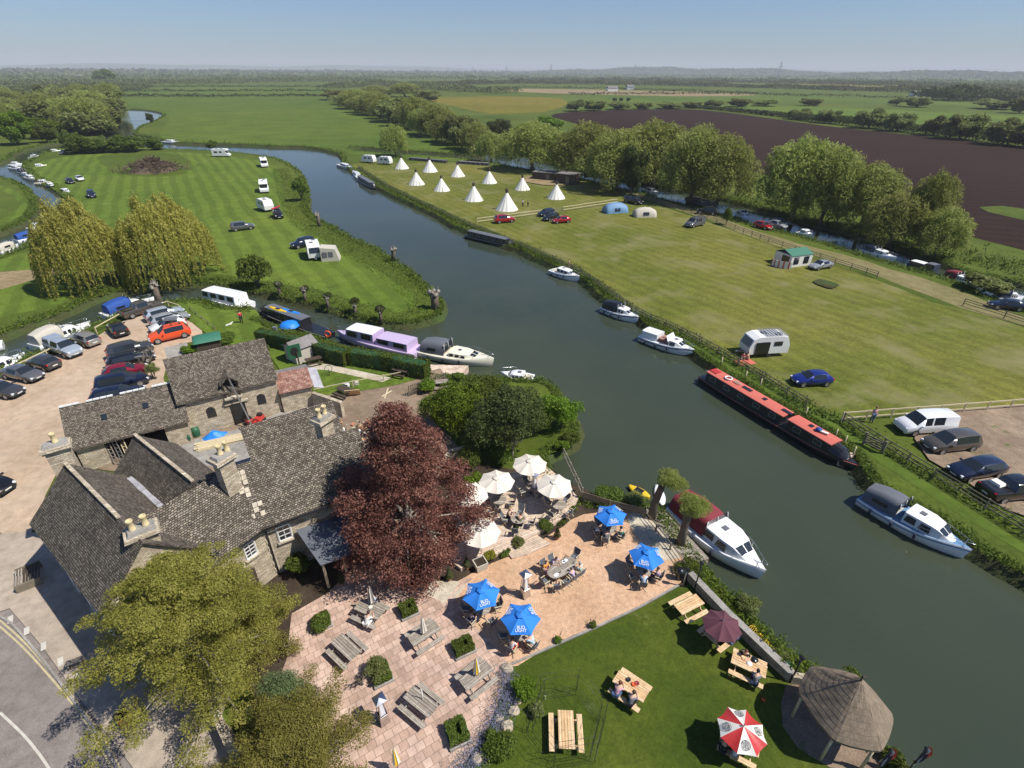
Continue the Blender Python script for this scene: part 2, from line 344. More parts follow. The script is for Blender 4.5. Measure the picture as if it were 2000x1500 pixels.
X['carpaint'] = plain("car_paint", (.3, .3, .32), .25, metal=.3, coat=.6, var=.02)
X['yellow'] = plain("yellow_plastic", (.75, .48, .02), .4, var=.05)
X['plasticgreen'] = plain("green_plastic", (.02, .1, .05), .5, var=.08)
X['greenroof'] = plain("green_tarpaulin", (.035, .16, .10), .6, var=.08)
X['bluetarp'] = plain("bright_blue_tarpaulin", (.015, .22, .72), .5, var=.12)
X['terracotta'] = plain("buff_clay_pot", (.62, .5, .28), .8, var=.1)
X['clay'] = plain("terracotta_clay", (.4, .16, .09), .85, var=.1)
X['lamp'] = plain("clear_lamp_lens", (.7, .72, .75), .1, var=.02)
X['tail'] = plain("red_lamp_lens", (.45, .02, .02), .2, var=.02)
X['plate'] = plain("number_plate_white", (.7, .7, .66), .5, var=.02)
X['rope'] = plain("pale_rope", (.5, .45, .35), .9, var=.1)
X['deadwood'] = plain("cut_brushwood", (.12, .085, .055), .95, var=.3)
X['roadpaint'] = plain("worn_road_paint", (.55, .52, .45), .8, var=.15, vs=3)
X['yellowpaint'] = plain("worn_yellow_line_paint", (.50, .42, .24), .8, var=.15, vs=3)
# water
m, N, L, b = nt("river_water"); tc = N.new("ShaderNodeTexCoord"); v = tc.outputs["Object"]
n1 = noise(N, L, v, .03, 4); r1 = ramp(N, [(.35, (.034, .046, .030)), (.65, (.052, .062, .038))]); L.new(n1.outputs[0], r1.inputs[0]); L.new(r1.outputs[0], b.inputs["Base Color"])
b.inputs["Roughness"].default_value = .12; b.inputs["IOR"].default_value = 1.33; b.inputs["Specular IOR Level"].default_value = .5
n2 = noise(N, L, v, 1.6, 5, .7, .8); n3 = noise(N, L, v, .05, 3); rr_ = N.new('ShaderNodeMapRange'); rr_.inputs[1].default_value = .35; rr_.inputs[2].default_value = .65; rr_.inputs[3].default_value = .04; rr_.inputs[4].default_value = .13; L.new(n3.outputs[0], rr_.inputs[0]); L.new(rr_.outputs[0], b.inputs['Roughness']); bump(N, L, b, n2.outputs[0], .22, .05); X['water'] = m
# leaves
X['l_willow'] = leaf_mat("willow_leaves", [(.21, .245, .05), (.28, .315, .075), (.36, .39, .12)], .5)
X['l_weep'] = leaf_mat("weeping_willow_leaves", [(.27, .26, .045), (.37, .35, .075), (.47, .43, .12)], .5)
X['l_bright'] = leaf_mat("fresh_green_leaves", [(.085, .15, .010), (.125, .20, .014), (.18, .25, .022)])
X['l_mid'] = leaf_mat("mid_green_leaves", [(.07, .11, .014), (.105, .15, .02), (.15, .20, .034)])
X['l_dark'] = leaf_mat("dark_green_leaves", [(.05, .065, .018), (.07, .09, .024), (.10, .125, .036)])
X['l_copper'] = leaf_mat("copper_beech_leaves", [(.10, .036, .028), (.19, .075, .058), (.32, .15, .115)], .35)
X['l_pine'] = leaf_mat("yellow_green_needles", [(.17, .17, .028), (.26, .255, .045), (.37, .35, .085)], .4)
X['l_blue'] = leaf_mat("blue_green_needles", [(.10, .14, .055), (.15, .20, .08), (.21, .26, .12)], .4)
X['l_olive'] = leaf_mat("olive_scrub_leaves", [(.17, .195, .055), (.22, .25, .075), (.28, .31, .11)], .5)
X['l_yellow'] = leaf_mat("yellow_variegated_leaves", [(.2, .22, .02), (.32, .34, .03), (.4, .38, .05)])
X['l_grass'] = leaf_mat("bank_grass_blades", [(.07, .105, .012), (.10, .145, .018), (.15, .195, .03)])
X['l_lav'] = leaf_mat("lavender_flowers", [(.13, .14, .2), (.2, .21, .32), (.27, .29, .42)])
X['l_far'] = leaf_mat("far_woodland_leaves", [(.09, .11, .035), (.125, .145, .05), (.165, .18, .065)])
# ---------------------------------------------------------------- ground, river and surfaces
def smooth_line(pts, step=2.0, closed=False):
    P = [Vector((p[0], p[1])) for p in pts]; n = len(P); out = []
    rng = range(n if closed else n - 1)
    for i in rng:
        a, b, c, d = (P[(i - 1) % n] if closed or i > 0 else P[0]), P[i], P[(i + 1) % n], (P[(i + 2) % n] if closed or i + 2 < n else P[-1])
        k = max(1, int((c - b).length / step))
        for j in range(k):
            t = j / k
            out.append(0.5 * ((2 * b) + (c - a) * t + (2 * a - 5 * b + 4 * c - d) * t * t + (3 * b - a - 3 * c + d) * t ** 3))
    if not closed: out.append(P[-1])
    return out
def jitter(P, amp, seed=1, closed=True):
    r = random.Random(seed); n = len(P); out = []; ph = [r.uniform(0, 6.28) for _ in range(4)]; s = 0.0
    for i in range(n):
        a, c = P[i - 1] if i else P[-1 if closed else 0], P[(i + 1) % n] if closed else P[min(i + 1, n - 1)]
        t = c - a; t = t.normalized() if t.length > 1e-6 else Vector((1, 0)); nn = Vector((-t.y, t.x)); s += (P[i] - a).length
        w = math.sin(s * .9 + ph[0]) * .4 + math.sin(s * .37 + ph[1]) * .5 + math.sin(s * 2.1 + ph[2]) * .25 + r.uniform(-.3, .3)
        out.append(P[i] + nn * w * amp)
    return out
def offset(P, d):
    n = len(P); A = sum(P[i].x * P[(i + 1) % n].y - P[(i + 1) % n].x * P[i].y for i in range(n)); sg = 1 if A > 0 else -1; out = []
    for i in range(n):
        t = (P[(i + 1) % n] - P[i - 1]); t = t.normalized() if t.length > 1e-6 else Vector((1, 0))
        out.append(P[i] + Vector((t.y, -t.x)) * d * sg)
    return out
def px_line(pts, z): return [G(x, y, z).xy for x, y in pts]
WZ = -0.8
river_px = [(2120, 1235), (2000, 1165), (1893, 1092), (1790, 1020), (1680, 955), (1650, 905), (1560, 835), (1370, 722), (1345, 700), (1250, 640), (1180, 595), (1128, 552), (1078, 527), (1010, 497), (900, 455),
 (830, 417), (745, 377), (690, 343), (668, 322), (655, 303), (600, 291), (540, 289), (450, 285), (345, 282), (318, 277), (285, 270), (260, 263), (275, 248), (305, 236), (316, 224), (280, 216), (238, 216), (222, 232), (206, 262), (215, 279), (260, 288), (330, 294), (420, 298), (480, 303), (545, 313), (590, 338), (606, 375), (612, 420), (655, 447), (700, 472), (760, 502), (822, 545), (868, 590), (872, 615), (850, 635), (800, 645), (745, 642), (690, 628), (640, 612), (590, 603), (530, 585), (480, 575), (430, 566), (380, 562),
 (330, 565), (260, 576), (180, 598), (130, 622), (60, 648), (0, 674), (-160, 720), (-160, 800), (0, 728), (50, 706), (90, 692), (180, 645), (250, 612), (324, 597), (395, 592), (440, 606), (500, 603), (508, 628), (560, 648), (640, 668), (700, 690), (815, 712), (840, 738), (960, 745), (1075, 752), (1120, 800), (1138, 850), (1128, 878),
 (1075, 905), (1090, 935), (1130, 975), (1180, 985), (1240, 975), (1290, 1000), (1330, 1050), (1385, 1110), (1420, 1155), (1470, 1185), (1500, 1235), (1560, 1295), (1620, 1330), (1700, 1440), (1740, 1475), (1790, 1540), (1900, 1700), (2500, 1900)]
left_px = [(-150, 350), (-20, 347), (40, 358), (72, 382), (84, 405), (70, 430), (30, 452), (-20, 470), (-160, 500), (-160, 545), (0, 507), (55, 478), (85, 445), (120, 405), (118, 388), (95, 372), (60, 350), (42, 330), (55, 316), (95, 298), (120, 291), (135, 286), (118, 283), (80, 289), (40, 301), (15, 318), (-60, 330), (-150, 335)]
right_px = [(690, 296), (760, 303), (850, 309), (940, 318), (1010, 330), (1100, 345), (1200, 368), (1300, 395), (1400, 420), (1480, 447), (1560, 466), (1640, 489), (1700, 509), (1790, 534), (1850, 550), (1905, 572), (1935, 590), (2000, 612), (2150, 660), (2150, 600), (2000, 566), (1945, 556), (1905, 553), (1860, 533), (1800, 508), (1700, 473), (1600, 447), (1500, 418), (1400, 392), (1300, 370), (1200, 350), (1100, 330), (1010, 302), (960, 296), (940, 308), (850, 302), (760, 296), (700, 291)]
WATER = []
for i, pl in enumerate((river_px, left_px, right_px)):
    P = smooth_line(px_line(pl, WZ), 1.6, True); WATER.append(jitter(P, .38, i + 3))
R_OUT = 17000.0
outer = [Vector((R_OUT * math.cos(a), R_OUT * math.sin(a))) for a in [k * 2 * PI / 48 for k in range(48)]]
mids = [Vector((q * math.cos(a), q * math.sin(a))) for q in (900., 3500.) for a in [k * 2 * PI / 24 for k in range(24)]]
def cdt_sheet(name, polys_in, holes, z, mat, extra=()):
    vs = []; fs = []
    for pl in list(polys_in) + list(holes):
        if sum(pl[i].x * pl[(i + 1) % len(pl)].y - pl[(i + 1) % len(pl)].x * pl[i].y for i in range(len(pl))) < 0: pl = pl[::-1]
        b = len(vs); vs += [Vector(p) for p in pl]; fs.append(list(range(b, b + len(pl))))
    vs += [Vector(p) for p in extra]
    r = geometry.delaunay_2d_cdt(vs, [], fs, 1, 1e-4, True); nin = len(polys_in)
    keep = [f for f, o in zip(r[2], r[5]) if any(k < nin for k in o) and not any(k >= nin for k in o)]
    me = bpy.data.meshes.new(name); me.from_pydata([(p.x, p.y, z) for p in r[0]], [], keep); me.materials.append(mat)
    bm = bmesh.new(); bm.from_mesh(me); bmesh.ops.delete(bm, geom=[v for v in bm.verts if not v.link_faces], context='VERTS')
    for f in bm.faces:
        if f.normal.z < 0: f.normal_flip()
    bm.to_mesh(me); bm.free(); make_uv(me)
    o = bpy.data.objects.new(name, me); COL.objects.link(o); return o
LAND = [offset(P, .75) for P in WATER]
g = cdt_sheet("ground", [outer], LAND, 0.0, X['meadow'], mids)
tag(g, "flat green floodplain meadow reaching out to the horizon", "meadow", kind="structure")
mb = MB(); mb.face([(-700, -60, WZ), (700, -60, WZ), (700, 900, WZ), (-700, 900, WZ)], X['water'])
tag(mb.build("river_water"), "calm grey green river winding between the grassy banks", "river", kind="structure")
mb = MB()
for P, Q in zip(WATER, LAND):
    IN = offset(P, -.5)
    rows = [[(q.x, q.y, .0) for q in Q], [(p.x * .4 + q.x * .6, p.y * .4 + q.y * .6, -.28) for p, q in zip(P, Q)], [(p.x, p.y, WZ + .02) for p in P], [(p.x, p.y, WZ - .4) for p in IN]]
    mb.grid(rows, X['bank'], closed=True)
tag(mb.build("river_banks"), "steep grassy earth banks along the water", "river bank", kind="structure")
_lv = [0]
def sheet(name, pts, mat, label, cat, z=None, jit=0.0, step=0, world=False, seed=5, cut=False):
    _lv[0] += 1
    P = [Vector(p) for p in pts] if world else px_line(pts, 0)
    if step: P = smooth_line(P, step, True)
    if jit: P = jitter(P, jit, seed)
    o = cdt_sheet(name, [P], LAND if cut else [], z if z else 0.004 * _lv[0], mat)
    return tag(o, label, cat, kind="structure")
# fields on both banks
sheet("camping_meadow", [(700, 335), (760, 362), (880, 418), (960, 452), (1060, 492), (1150, 537), (1240, 603), (1330, 645), (1440, 705), (1570, 785), (1660, 812), (2100, 785), (2400, 760), (2150, 660), (2000, 640), (1900, 610), (1820, 590), (1700, 540), (1560, 492), (1380, 432), (1240, 385), (1130, 352), (960, 325), (850, 316), (700, 318)], X['camp'], "sunlit dry mown camping meadow beside the river", "meadow", jit=.5, step=4)
sheet("channel_track", [(1230, 372), (1380, 415), (1480, 452), (1640, 496), (1790, 540), (1900, 578), (2000, 618), (2150, 675), (2150, 690), (2000, 636), (1880, 603), (1700, 534), (1500, 472), (1380, 428), (1240, 383)], X['path'], "strip of worn tan grass between the fence and the moored boats", "track", jit=.4, step=4)
sheet("island_meadow", [(135, 305), (200, 300), (330, 297), (420, 302), (520, 318), (548, 345), (555, 400), (590, 440), (650, 480), (740, 530), (800, 575), (812, 600), (780, 610), (700, 590), (620, 568), (540, 552), (450, 540), (360, 520), (240, 470), (150, 420), (120, 380), (70, 345), (75, 318)], X['island'], "bright green striped mown island meadow", "meadow", jit=.5, step=4)
sheet("rough_mound_patch", [(195, 305), (260, 298), (340, 300), (375, 320), (360, 340), (290, 345), (225, 338), (200, 322)], X['meadow'], "unmown darker grass patch around the brushwood heap", "rough grass", jit=.6, step=3)
sheet("willow_lawn", [(-100, 520), (0, 508), (90, 480), (140, 510), (150, 560), (130, 590), (60, 606), (-100, 630)], X['island'], "mown grass below the weeping willows", "grass", jit=.4, step=3)
sheet("bare_track", [(-80, 545), (0, 532), (60, 527), (110, 522), (118, 533), (70, 545), (0, 566), (-80, 585)], X['bare'], "bare tan earth track left of the weeping willows", "track", jit=.5, step=3)
sheet("mound_path", [(-80, 352), (0, 362), (35, 378), (52, 400), (40, 422), (0, 440), (-60, 455), (-60, 448), (0, 430), (30, 412), (38, 400), (22, 382), (-10, 370), (-80, 362)], X['island'], "mown path looping over the small grass peninsula", "path", jit=.2, step=3)
sheet("ploughed_field", [(1085, 222), (1320, 213), (1420, 220), (1600, 244), (2000, 287), (2600, 350), (2600, 640), (2000, 487), (1870, 456), (1700, 400), (1450, 330), (1200, 260)], X['plough'], "large brown ploughed field behind the willows", "field", z=.03, jit=1.0, step=20)
sheet("field_corner_grass", [(1915, 405), (1960, 403), (2050, 415), (2050, 440), (1990, 428), (1930, 414)], X['meadow'], "green grass tongue in the ploughed field", "grass", z=.06, jit=.8, step=6)
sheet("fallow_yellow_field", [(820, 192), (960, 188), (1090, 192), (1102, 206), (1060, 219), (960, 222), (880, 206)], X['crop'], "pale yellow green field behind the far willows", "field", z=.03, jit=2, step=30)
far_fields = [("pasture_field", [(1110, 186), (1480, 184), (1900, 196), (2300, 205), (2300, 218), (1900, 206), (1500, 200), (1120, 200)], 'pasture', "mid green pasture strip beyond the ploughed field"),
 ("pasture_field", [(1350, 210), (1500, 206), (1900, 222), (2400, 250), (2400, 300), (2000, 276), (1560, 226)], 'island', "bright green pasture above the dark hedge"),
 ("tan_crop_field", [(990, 173), (1200, 176), (1470, 184), (1360, 188), (1100, 183), (1000, 178)], 'bare', "tan stubble field among the far hedges"),
 ("rape_field", [(1540, 165), (1700, 161), (1790, 167), (1740, 170), (1600, 170)], 'crop', "yellow rapeseed field below the far wood"),
 ("green_hill_field", [(1840, 158), (1960, 156), (2100, 157), (2100, 172), (1940, 170)], 'pasture', "pale green field near the horizon"),
 ("meadow_strip", [(190, 176), (400, 170), (620, 172), (640, 182), (400, 186), (200, 188)], 'pasture', "flat meadow strip between the far hedge lines"),
 ("wide_meadow", [(235, 192), (640, 188), (670, 215), (930, 300), (700, 303), (640, 290), (330, 280), (330, 230), (300, 215)], 'pasture', "wide green meadow in the river bend")]
for i, (n_, pl, mt, lb) in enumerate(far_fields): sheet(n_, pl, X[mt], lb, "field", z=.012 + .01 * i, jit=1.0 if i != 6 else .3, step=12 if i < 6 else 5, cut=(i == 6))
# ground round the inn
sheet("gravel_car_park", [(-300, 800), (0, 738), (95, 700), (200, 655), (250, 622), (330, 606), (380, 630), (400, 668), (352, 672), (316, 740), (335, 800), (135, 890), (60, 1040), (-100, 1010), (-400, 960)], X['parking'], "buff gravel car park behind the inn", "car park", jit=.3, step=2)
sheet("back_yard", [(335, 800), (560, 740), (600, 760), (760, 745), (860, 720), (880, 745), (830, 800), (900, 880), (895, 930), (600, 960), (430, 950), (135, 905), (140, 880)], X['yard'], "worn earth and gravel yard among the farm buildings", "yard", jit=.2, step=2)
sheet("concrete_yard", [(345, 868), (480, 835), (560, 800), (640, 790), (650, 880), (470, 925), (380, 905)], X['concrete'], "grey concrete yard inside the buildings", "yard")
sheet("garden_terrace_soil", [(640, 930), (890, 900), (1090, 930), (1250, 1010), (1360, 1130), (1300, 1170), (1120, 1290), (980, 1330), (900, 1520), (560, 1500), (420, 1200), (560, 1040)], X['soil'], "dark garden soil around the terraces", "garden bed", z=.03)
sheet("pea_gravel_terrace", [(1140, 1005), (1240, 1000), (1265, 1010), (1340, 1100), (1325, 1142), (1245, 1187), (1160, 1226), (1085, 1258), (1010, 1300), (990, 1302), (900, 1200), (868, 1150), (905, 1130), (960, 1100), (1040, 1072), (1075, 1045), (1100, 1030)], X['pea'], "orange pea gravel terrace under the blue parasols", "gravel terrace", z=.06, jit=.05, step=1)
sheet("pale_gravel_strip", [(1225, 1010), (1262, 1008), (1330, 1090), (1300, 1095), (1255, 1060)], X['palegravel'], "paler gravel strip beside the jetty", "gravel", z=.066, jit=.08, step=.6)  # strip laid over the terrace in the paler gravel colour
sheet("pale_gravel_bed", [(800, 1150), (850, 1135), (880, 1135), (912, 1140), (898, 1160), (870, 1185), (830, 1176)], X['palegravel'], "pale pebble bed between beech tree and paving", "gravel bed", z=.066, jit=.08, step=.6)
sheet("paved_patio", [(570, 1200), (640, 1160), (700, 1100), (780, 1130), (830, 1160), (868, 1180), (905, 1130), (925, 1130), (880, 1165), (1000, 1305), (955, 1420), (880, 1530), (760, 1700), (400, 1700), (560, 1290)], X['flags'], "pink stone paved patio with picnic tables", "patio", z=.075)
sheet("lawn", [(992, 1303), (1090, 1262), (1165, 1229), (1250, 1190), (1325, 1147), (1352, 1150), (1460, 1270), (1560, 1335), (1700, 1470), (1800, 1700), (800, 1700), (930, 1480), (975, 1400)], X['lawn'], "clipped green lawn beside the river wall", "lawn", z=.05)
sheet("gazebo_floor", [(1535, 1338), (1525, 1375), (1528, 1420), (1560, 1465), (1620, 1500), (1700, 1520), (1740, 1480), (1700, 1420), (1600, 1340)], X['yard'], "dark earth floor under the thatched gazebo", "gazebo floor", z=.07)
sheet("lower_lawn", [(585, 715), (640, 692), (760, 712), (840, 735), (780, 752), (600, 772)], X['island'], "grass plot with picnic benches behind the hedge", "grass", jit=.1, step=2)
sheet("hedge_lawn", [(510, 668), (560, 650), (590, 700), (560, 735), (530, 700)], X['island'], "small lawn patch beside the shed", "grass", jit=.1, step=2)
sheet("boat_lawn", [(350, 588), (400, 596), (440, 608), (498, 606), (512, 640), (515, 664), (440, 680), (390, 640), (335, 605)], X['island'], "mown lawn by the moored cabin boat", "grass", jit=.2, step=2)
sheet("garden_path", [(600, 712), (640, 713), (765, 740), (748, 748), (640, 725), (600, 722)], X['palegravel'], "narrow pale path crossing the grass plot", "path", z=.13)
sheet("peninsula_lawn", [(1000, 875), (1090, 815), (1125, 855), (1115, 875), (1060, 895), (1020, 900)], X['lawn'], "small green lawn on the garden point", "grass", z=.12, jit=.2, step=1)
# timber edging round the gravel terrace, a real step
mb = MB(); E = [G(x, y, 0) for x, y in ((990, 1303), (1090, 1259), (1163, 1227), (1248, 1188), (1326, 1144))]
for a, b in zip(E, E[1:]): mb.beam(a + Vector((0, 0, .07)), b + Vector((0, 0, .07)), .12, .15, X['concrete'])
tag(mb.build("terrace_edging"), "pale stone edging between gravel terrace and lawn", "edging")
# decks
def deck(name, pts, z0, z1, mat, label, cat="deck"):
    mb = MB(); mb.prism([G(x, y, z1).xy for x, y in pts], z0, z1, mat); return tag(mb.build(name), label, cat)
dk = deck("timber_deck", [(905, 985), (980, 930), (1060, 905), (1085, 925), (1130, 972), (1110, 1005), (1060, 1035), (985, 1075), (900, 1110), (860, 1080), (880, 1020)], 0, .35, X['deck'], "pale timber deck under the cream parasols")
deck("deck_step", [(985, 1072), (1042, 1040), (1075, 1062), (1030, 1082), (1000, 1090)], 0, .2, X['deck'], "lower timber step between deck and gravel terrace", "step")
deck("jetty", [(1262, 985), (1300, 1000), (1385, 1090), (1355, 1102), (1335, 1090), (1262, 1000)], WZ - .5, .1, X['greydeck'], "grey timber jetty beside the burgundy roofed cruiser", "jetty")
deck("jetty", [(838, 712), (915, 714), (900, 732), (845, 728)], WZ - .5, .05, X['deck'], "brown landing stage beside the cream cruiser", "jetty")
deck("mooring_platform", [(1638, 880), (1672, 885), (1655, 897), (1640, 893)], WZ - .3, .1, X['deck'], "small wooden platform at the narrowboat bow", "jetty")
deck("concrete_pad", [(320, 680), (365, 668), (372, 692), (330, 712)], 0, .08, X['concrete'], "grey concrete pad beside the car park", "slab")
# road, kerb and paint
sheet("pavement", [(54, 1040), (-200, 1060), (-400, 1250), (-100, 1230), (20, 1190), (80, 1260), (160, 1370), (260, 1500), (330, 1650), (600, 1650), (450, 1420), (400, 1390), (330, 1300), (220, 1190), (120, 1050)], X['pavement'], "pale asphalt footway along the front of the inn", "pavement", z=.10)
sheet("road", [(-500, 1150), (-100, 1165), (20, 1180), (90, 1240), (175, 1345), (255, 1460), (340, 1650), (-500, 1800)], X['asphalt'], "grey asphalt road curving past the inn", "road", z=.02)
mb = MB(); K = smooth_line([G(x, y, 0).xy for x, y in ((-100, 1193), (0, 1205), (60, 1260), (140, 1363), (215, 1473), (300, 1650))], .6)
for a, b in zip(K, K[1:]): mb.beam((a.x, a.y, .055), (b.x, b.y, .055), .12, .115, X['concrete'])
tag(mb.build("kerb"), "low kerb between road and footway", "kerb", kind="structure")
def paint(name, pts, w, mat, label, dash=None, z=.028):
    mb = MB(); P = smooth_line([G(x, y, z).xy for x, y in pts], .4); s = 0
    for a, b in zip(P, P[1:]):
        s += (b - a).length
        if dash and (s % (dash[0] + dash[1])) > dash[0]: continue
        t = (b - a).normalized(); n = Vector((-t.y, t.x)) * w / 2
        mb.face([(*(a - n), z), (*(b - n), z), (*(b + n), z), (*(a + n), z)], mat)
    return tag(mb.build(name), label, "road marking", kind="structure")
paint("double_yellow_line", [(-20, 1212), (0, 1224), (60, 1280), (150, 1385), (190, 1450), (240, 1540)], .09, X['yellowpaint'], "outer worn yellow line at the road edge")
paint("double_yellow_line", [(-20, 1202), (0, 1212), (62, 1269), (155, 1378), (200, 1440), (255, 1540)], .09, X['yellowpaint'], "inner worn yellow line beside the kerb")
paint("centre_line", [(0, 1392), (50, 1440), (95, 1500), (130, 1570)], .11, X['roadpaint'], "faded white line in the road")
mb = MB()
for (x, y) in ((20, 1210), (52, 1232), (85, 1262), (118, 1292), (150, 1325)):
    c = G(x, y, .104); mb.box((c.x, c.y, .106), (.26, .62, .004), X['roadpaint'], math.radians(38))
tag(mb.build("footway_marking"), "row of pale worn blocks beside the road edge", "road marking", kind="structure")
# worn ground
def splat(name, px, py, rx, ry, mat, label, seed=1):
    c = G(px, py, 0); P = [Vector((c.x + rx * math.cos(a) * (1 + .08 * math.sin(3 * a + seed)), c.y + ry * math.sin(a) * (1 + .07 * math.cos(4 * a + seed)))) for a in [k * 2 * PI / 40 for k in range(40)]]
    _lv[0] += 1; return tag(cdt_sheet(name, [jitter(P, .25, seed)], [], .17 + .003 * _lv[0] % .03, mat), label, "bare patch", kind="structure")
splat("bare_patch", 1612, 556, 1.7, 2.0, X['bank'], "round burnt patch in the camping meadow")
splat("bare_patch", 1075, 352, 9, 9, X['bare'], "bare earth patch in front of the brown sheds", 6)
sheet("earth_car_park", [(1850, 812), (2100, 795), (2300, 900), (2100, 1010), (1960, 1000), (1880, 940), (1815, 900), (1790, 860)], X['yard'], "brown earth parking area beside the right bank fence", "car park", z=.15, jit=.4, step=2)
sheet("towpath", [(2000, 1065), (1900, 1000), (1800, 935), (1720, 880), (1640, 820), (1560, 780), (1440, 712), (1330, 660), (1330, 668), (1430, 722), (1550, 795), (1630, 840), (1700, 892), (1790, 950), (1890, 1015), (2000, 1080)], X['pasture'], "trodden grass path between the fence and the river", "path", z=.015, jit=.1, step=1.5)
# ---------------------------------------------------------------- vegetation
def leaves(name, P, Nn, size, aspect, mat, tint=None, jit=.9, vertical=0.0, szj=.35):
    """one small leaf-shaped face per point, facing roughly along its normal"""
    n = len(P); D = Nn + RNG.normal(0, jit, (n, 3)); D /= np.linalg.norm(D, axis=1)[:, None] + 1e-9
    A = RNG.normal(0, 1, (n, 3)); A[:, 2] = A[:, 2] * (1 - vertical) - vertical * 4
    U = A - (A * D).sum(1)[:, None] * D; U /= np.linalg.norm(U, axis=1)[:, None] + 1e-9; V = np.cross(D, U)
    s = size * np.clip(1 + RNG.normal(0, szj, n), .4, 2.2); s = s[:, None] / 2
    Q = np.stack([P - U * s, P + V * s * aspect + U * s * .1, P + U * s, P - V * s * aspect - U * s * .1], 1).reshape(-1, 3)
    Fc = np.arange(n * 4).reshape(n, 4)
    t = RNG.random(n) if tint is None else np.clip(tint + RNG.normal(0, .16, n), 0, 1)
    return npmesh(name, Q, Fc, [mat], attr=t)
def sph(n, up=-1.0):
    z = RNG.uniform(up, 1, n); a = RNG.uniform(0, 2 * PI, n); r = np.sqrt(1 - z * z)
    return np.stack([r * np.cos(a), r * np.sin(a), z], 1)
def crown_pts(lobes, n, shell=.25, up=-.55):
    """lobes: (centre, (rx, ry, rz)); leaves sit on the lobes' outer shells, with thin spots"""
    w = np.array([l[1][0] * l[1][2] for l in lobes]); w = w / w.sum(); P = []; Nn = []; T = []
    for (c, r), k in zip(lobes, w):
        m = int(n * k) + 1; d = sph(m, up); f = 1 - np.abs(RNG.normal(0, shell, m)); th = RNG.normal(0, 1, (6, 3))
        q = sum(np.sin((d @ th[i]) * (3 + i) + i) for i in range(4)); keep = RNG.random(m) < np.clip(.75 + q * .22, .15, 1)
        f = f * (1 + .12 * q / 2); p = np.array(c) + d * np.array(r) * f[:, None]
        P.append(p[keep]); Nn.append(d[keep]); T.append(np.full(keep.sum(), .5 + random.uniform(-.2, .2)) + .12 * q[keep])
    return np.concatenate(P), np.concatenate(Nn), np.concatenate(T)
def trunk_mesh(h, r, tips, mat, base_n=6):
    mb = MB(); mb.tube([(0, 0, -.1), (r * .3, 0, h * .35), (-r * .2, r * .3, h)], r, mat, 8, r * .7)
    for t in tips:
        a = Vector((random.uniform(-.1, .1), random.uniform(-.1, .1), h * random.uniform(.7, 1))); t = Vector(t)
        m = a.lerp(t, .5) + Vector((random.uniform(-.3, .3), random.uniform(-.3, .3), random.uniform(.0, .4)))
        mb.tube([a, m, t], [r * .5, r * .3, r * .08], mat, 5)
    return mb
class Kind: pass
def make_kind(name, R, H, lobn, lrad, nleaf, lsize, asp, mat, bark, style='round', seed=1, trunk_h=.2, shell=.22, vertical=0, up=-.55):
    random.seed(seed); k = Kind(); k.R, k.H, k.mat = R, H, mat; lobes = []
    for i in range(lobn):
        if style == 'round':
            d = Vector(sph(1, -.95)[0]); q = random.uniform(.45, .8); c = (d.x * R * q, d.y * R * q, H * .5 + d.z * H * .42 * q); rr = R * lrad * random.uniform(.75, 1.2)
            lobes.append((c, (rr, rr, rr * .85)))
        elif style == 'fan':      # crack willow: billowing columns fanning from a low stool
            a = i * 2.4; q = math.sqrt((i + .5) / lobn) * .72; hh = H * (.95 - .55 * q * q * random.uniform(.6, 1.2)); rr = R * lrad * random.uniform(.8, 1.2)
            z = hh - rr * 1.3; lobes.append(((R * q * math.cos(a), R * q * math.sin(a), z), (rr, rr, rr * 1.5)))
            if q > .35: lobes.append(((R * (q + .12) * math.cos(a + .2), R * (q + .12) * math.sin(a + .2), z * .5 + H * .05), (rr * .8, rr * .8, rr * 1.3)))
        elif style == 'column':
            z = H * (.25 + .7 * (i + .5) / lobn); q = R * .35 * random.uniform(.3, 1); a = i * 2.4; rr = R * lrad * (1.15 - .6 * z / H)
            lobes.append(((q * math.cos(a), q * math.sin(a), z), (rr, rr, rr * 1.3)))
        elif style == 'bush':
            d = Vector(sph(1, 0)[0]); q = random.uniform(.3, .65); rr = R * lrad * random.uniform(.8, 1.2); lobes.append(((d.x * R * q, d.y * R * q, H * .4 + d.z * H * .4 * q), (rr, rr, min(rr, H * .45))))
    P, Nn, T = crown_pts(lobes, nleaf, shell, up); P[:, 2] = np.maximum(P[:, 2], .05)
    if vertical: P[:, 2] -= 0
    k.crown = leaves(name + "_crown", P, Nn, lsize, asp, mat, T, vertical=vertical)
    tm = trunk_mesh(H * trunk_h, max(.12, R * .065), [l[0] for l in lobes[:9]], bark)
    k.trunk = tm.build("trunk"); k.trunk_me = k.trunk.data; bpy.data.objects.remove(k.trunk); k.lobes = lobes
    return k
KN = {}
KN['willow'] = [make_kind("willow", 6, 12, 17, .30, 26000, .46, .32, X['l_willow'], X['bark'], 'fan', s, .22, .2, .25, -.8) for s in (1, 2, 3)]
KN['broad'] = [make_kind("broadleaf", 5, 10, 20, .36, 15000, .5, .6, X['l_mid'], X['bark'], 'round', s, .28, up=-.95) for s in (4, 5)]
KN['bright'] = [make_kind("bright", 5, 10, 26, .30, 20000, .5, .6, X['l_bright'], X['bark'], 'round', 8, .2, up=-.95)]
KN['olive'] = [make_kind("olive", 5, 9, 18, .34, 9000, .7, .55, X['l_olive'], X['bark'], 'round', s, .22, up=-.95) for s in (9, 10)]
KN['poplar'] = [make_kind("poplar", 3.2, 13, 14, .42, 13000, .45, .35, X['l_willow'], X['bark'], 'column', 12, .15, vertical=.25)]
KN['bush'] = [make_kind("bush", 2, 2.6, 13, .42, 5200, .24, .6, X['l_mid'], X['bark'], 'bush', s, .15, up=-.2) for s in (14, 15)]
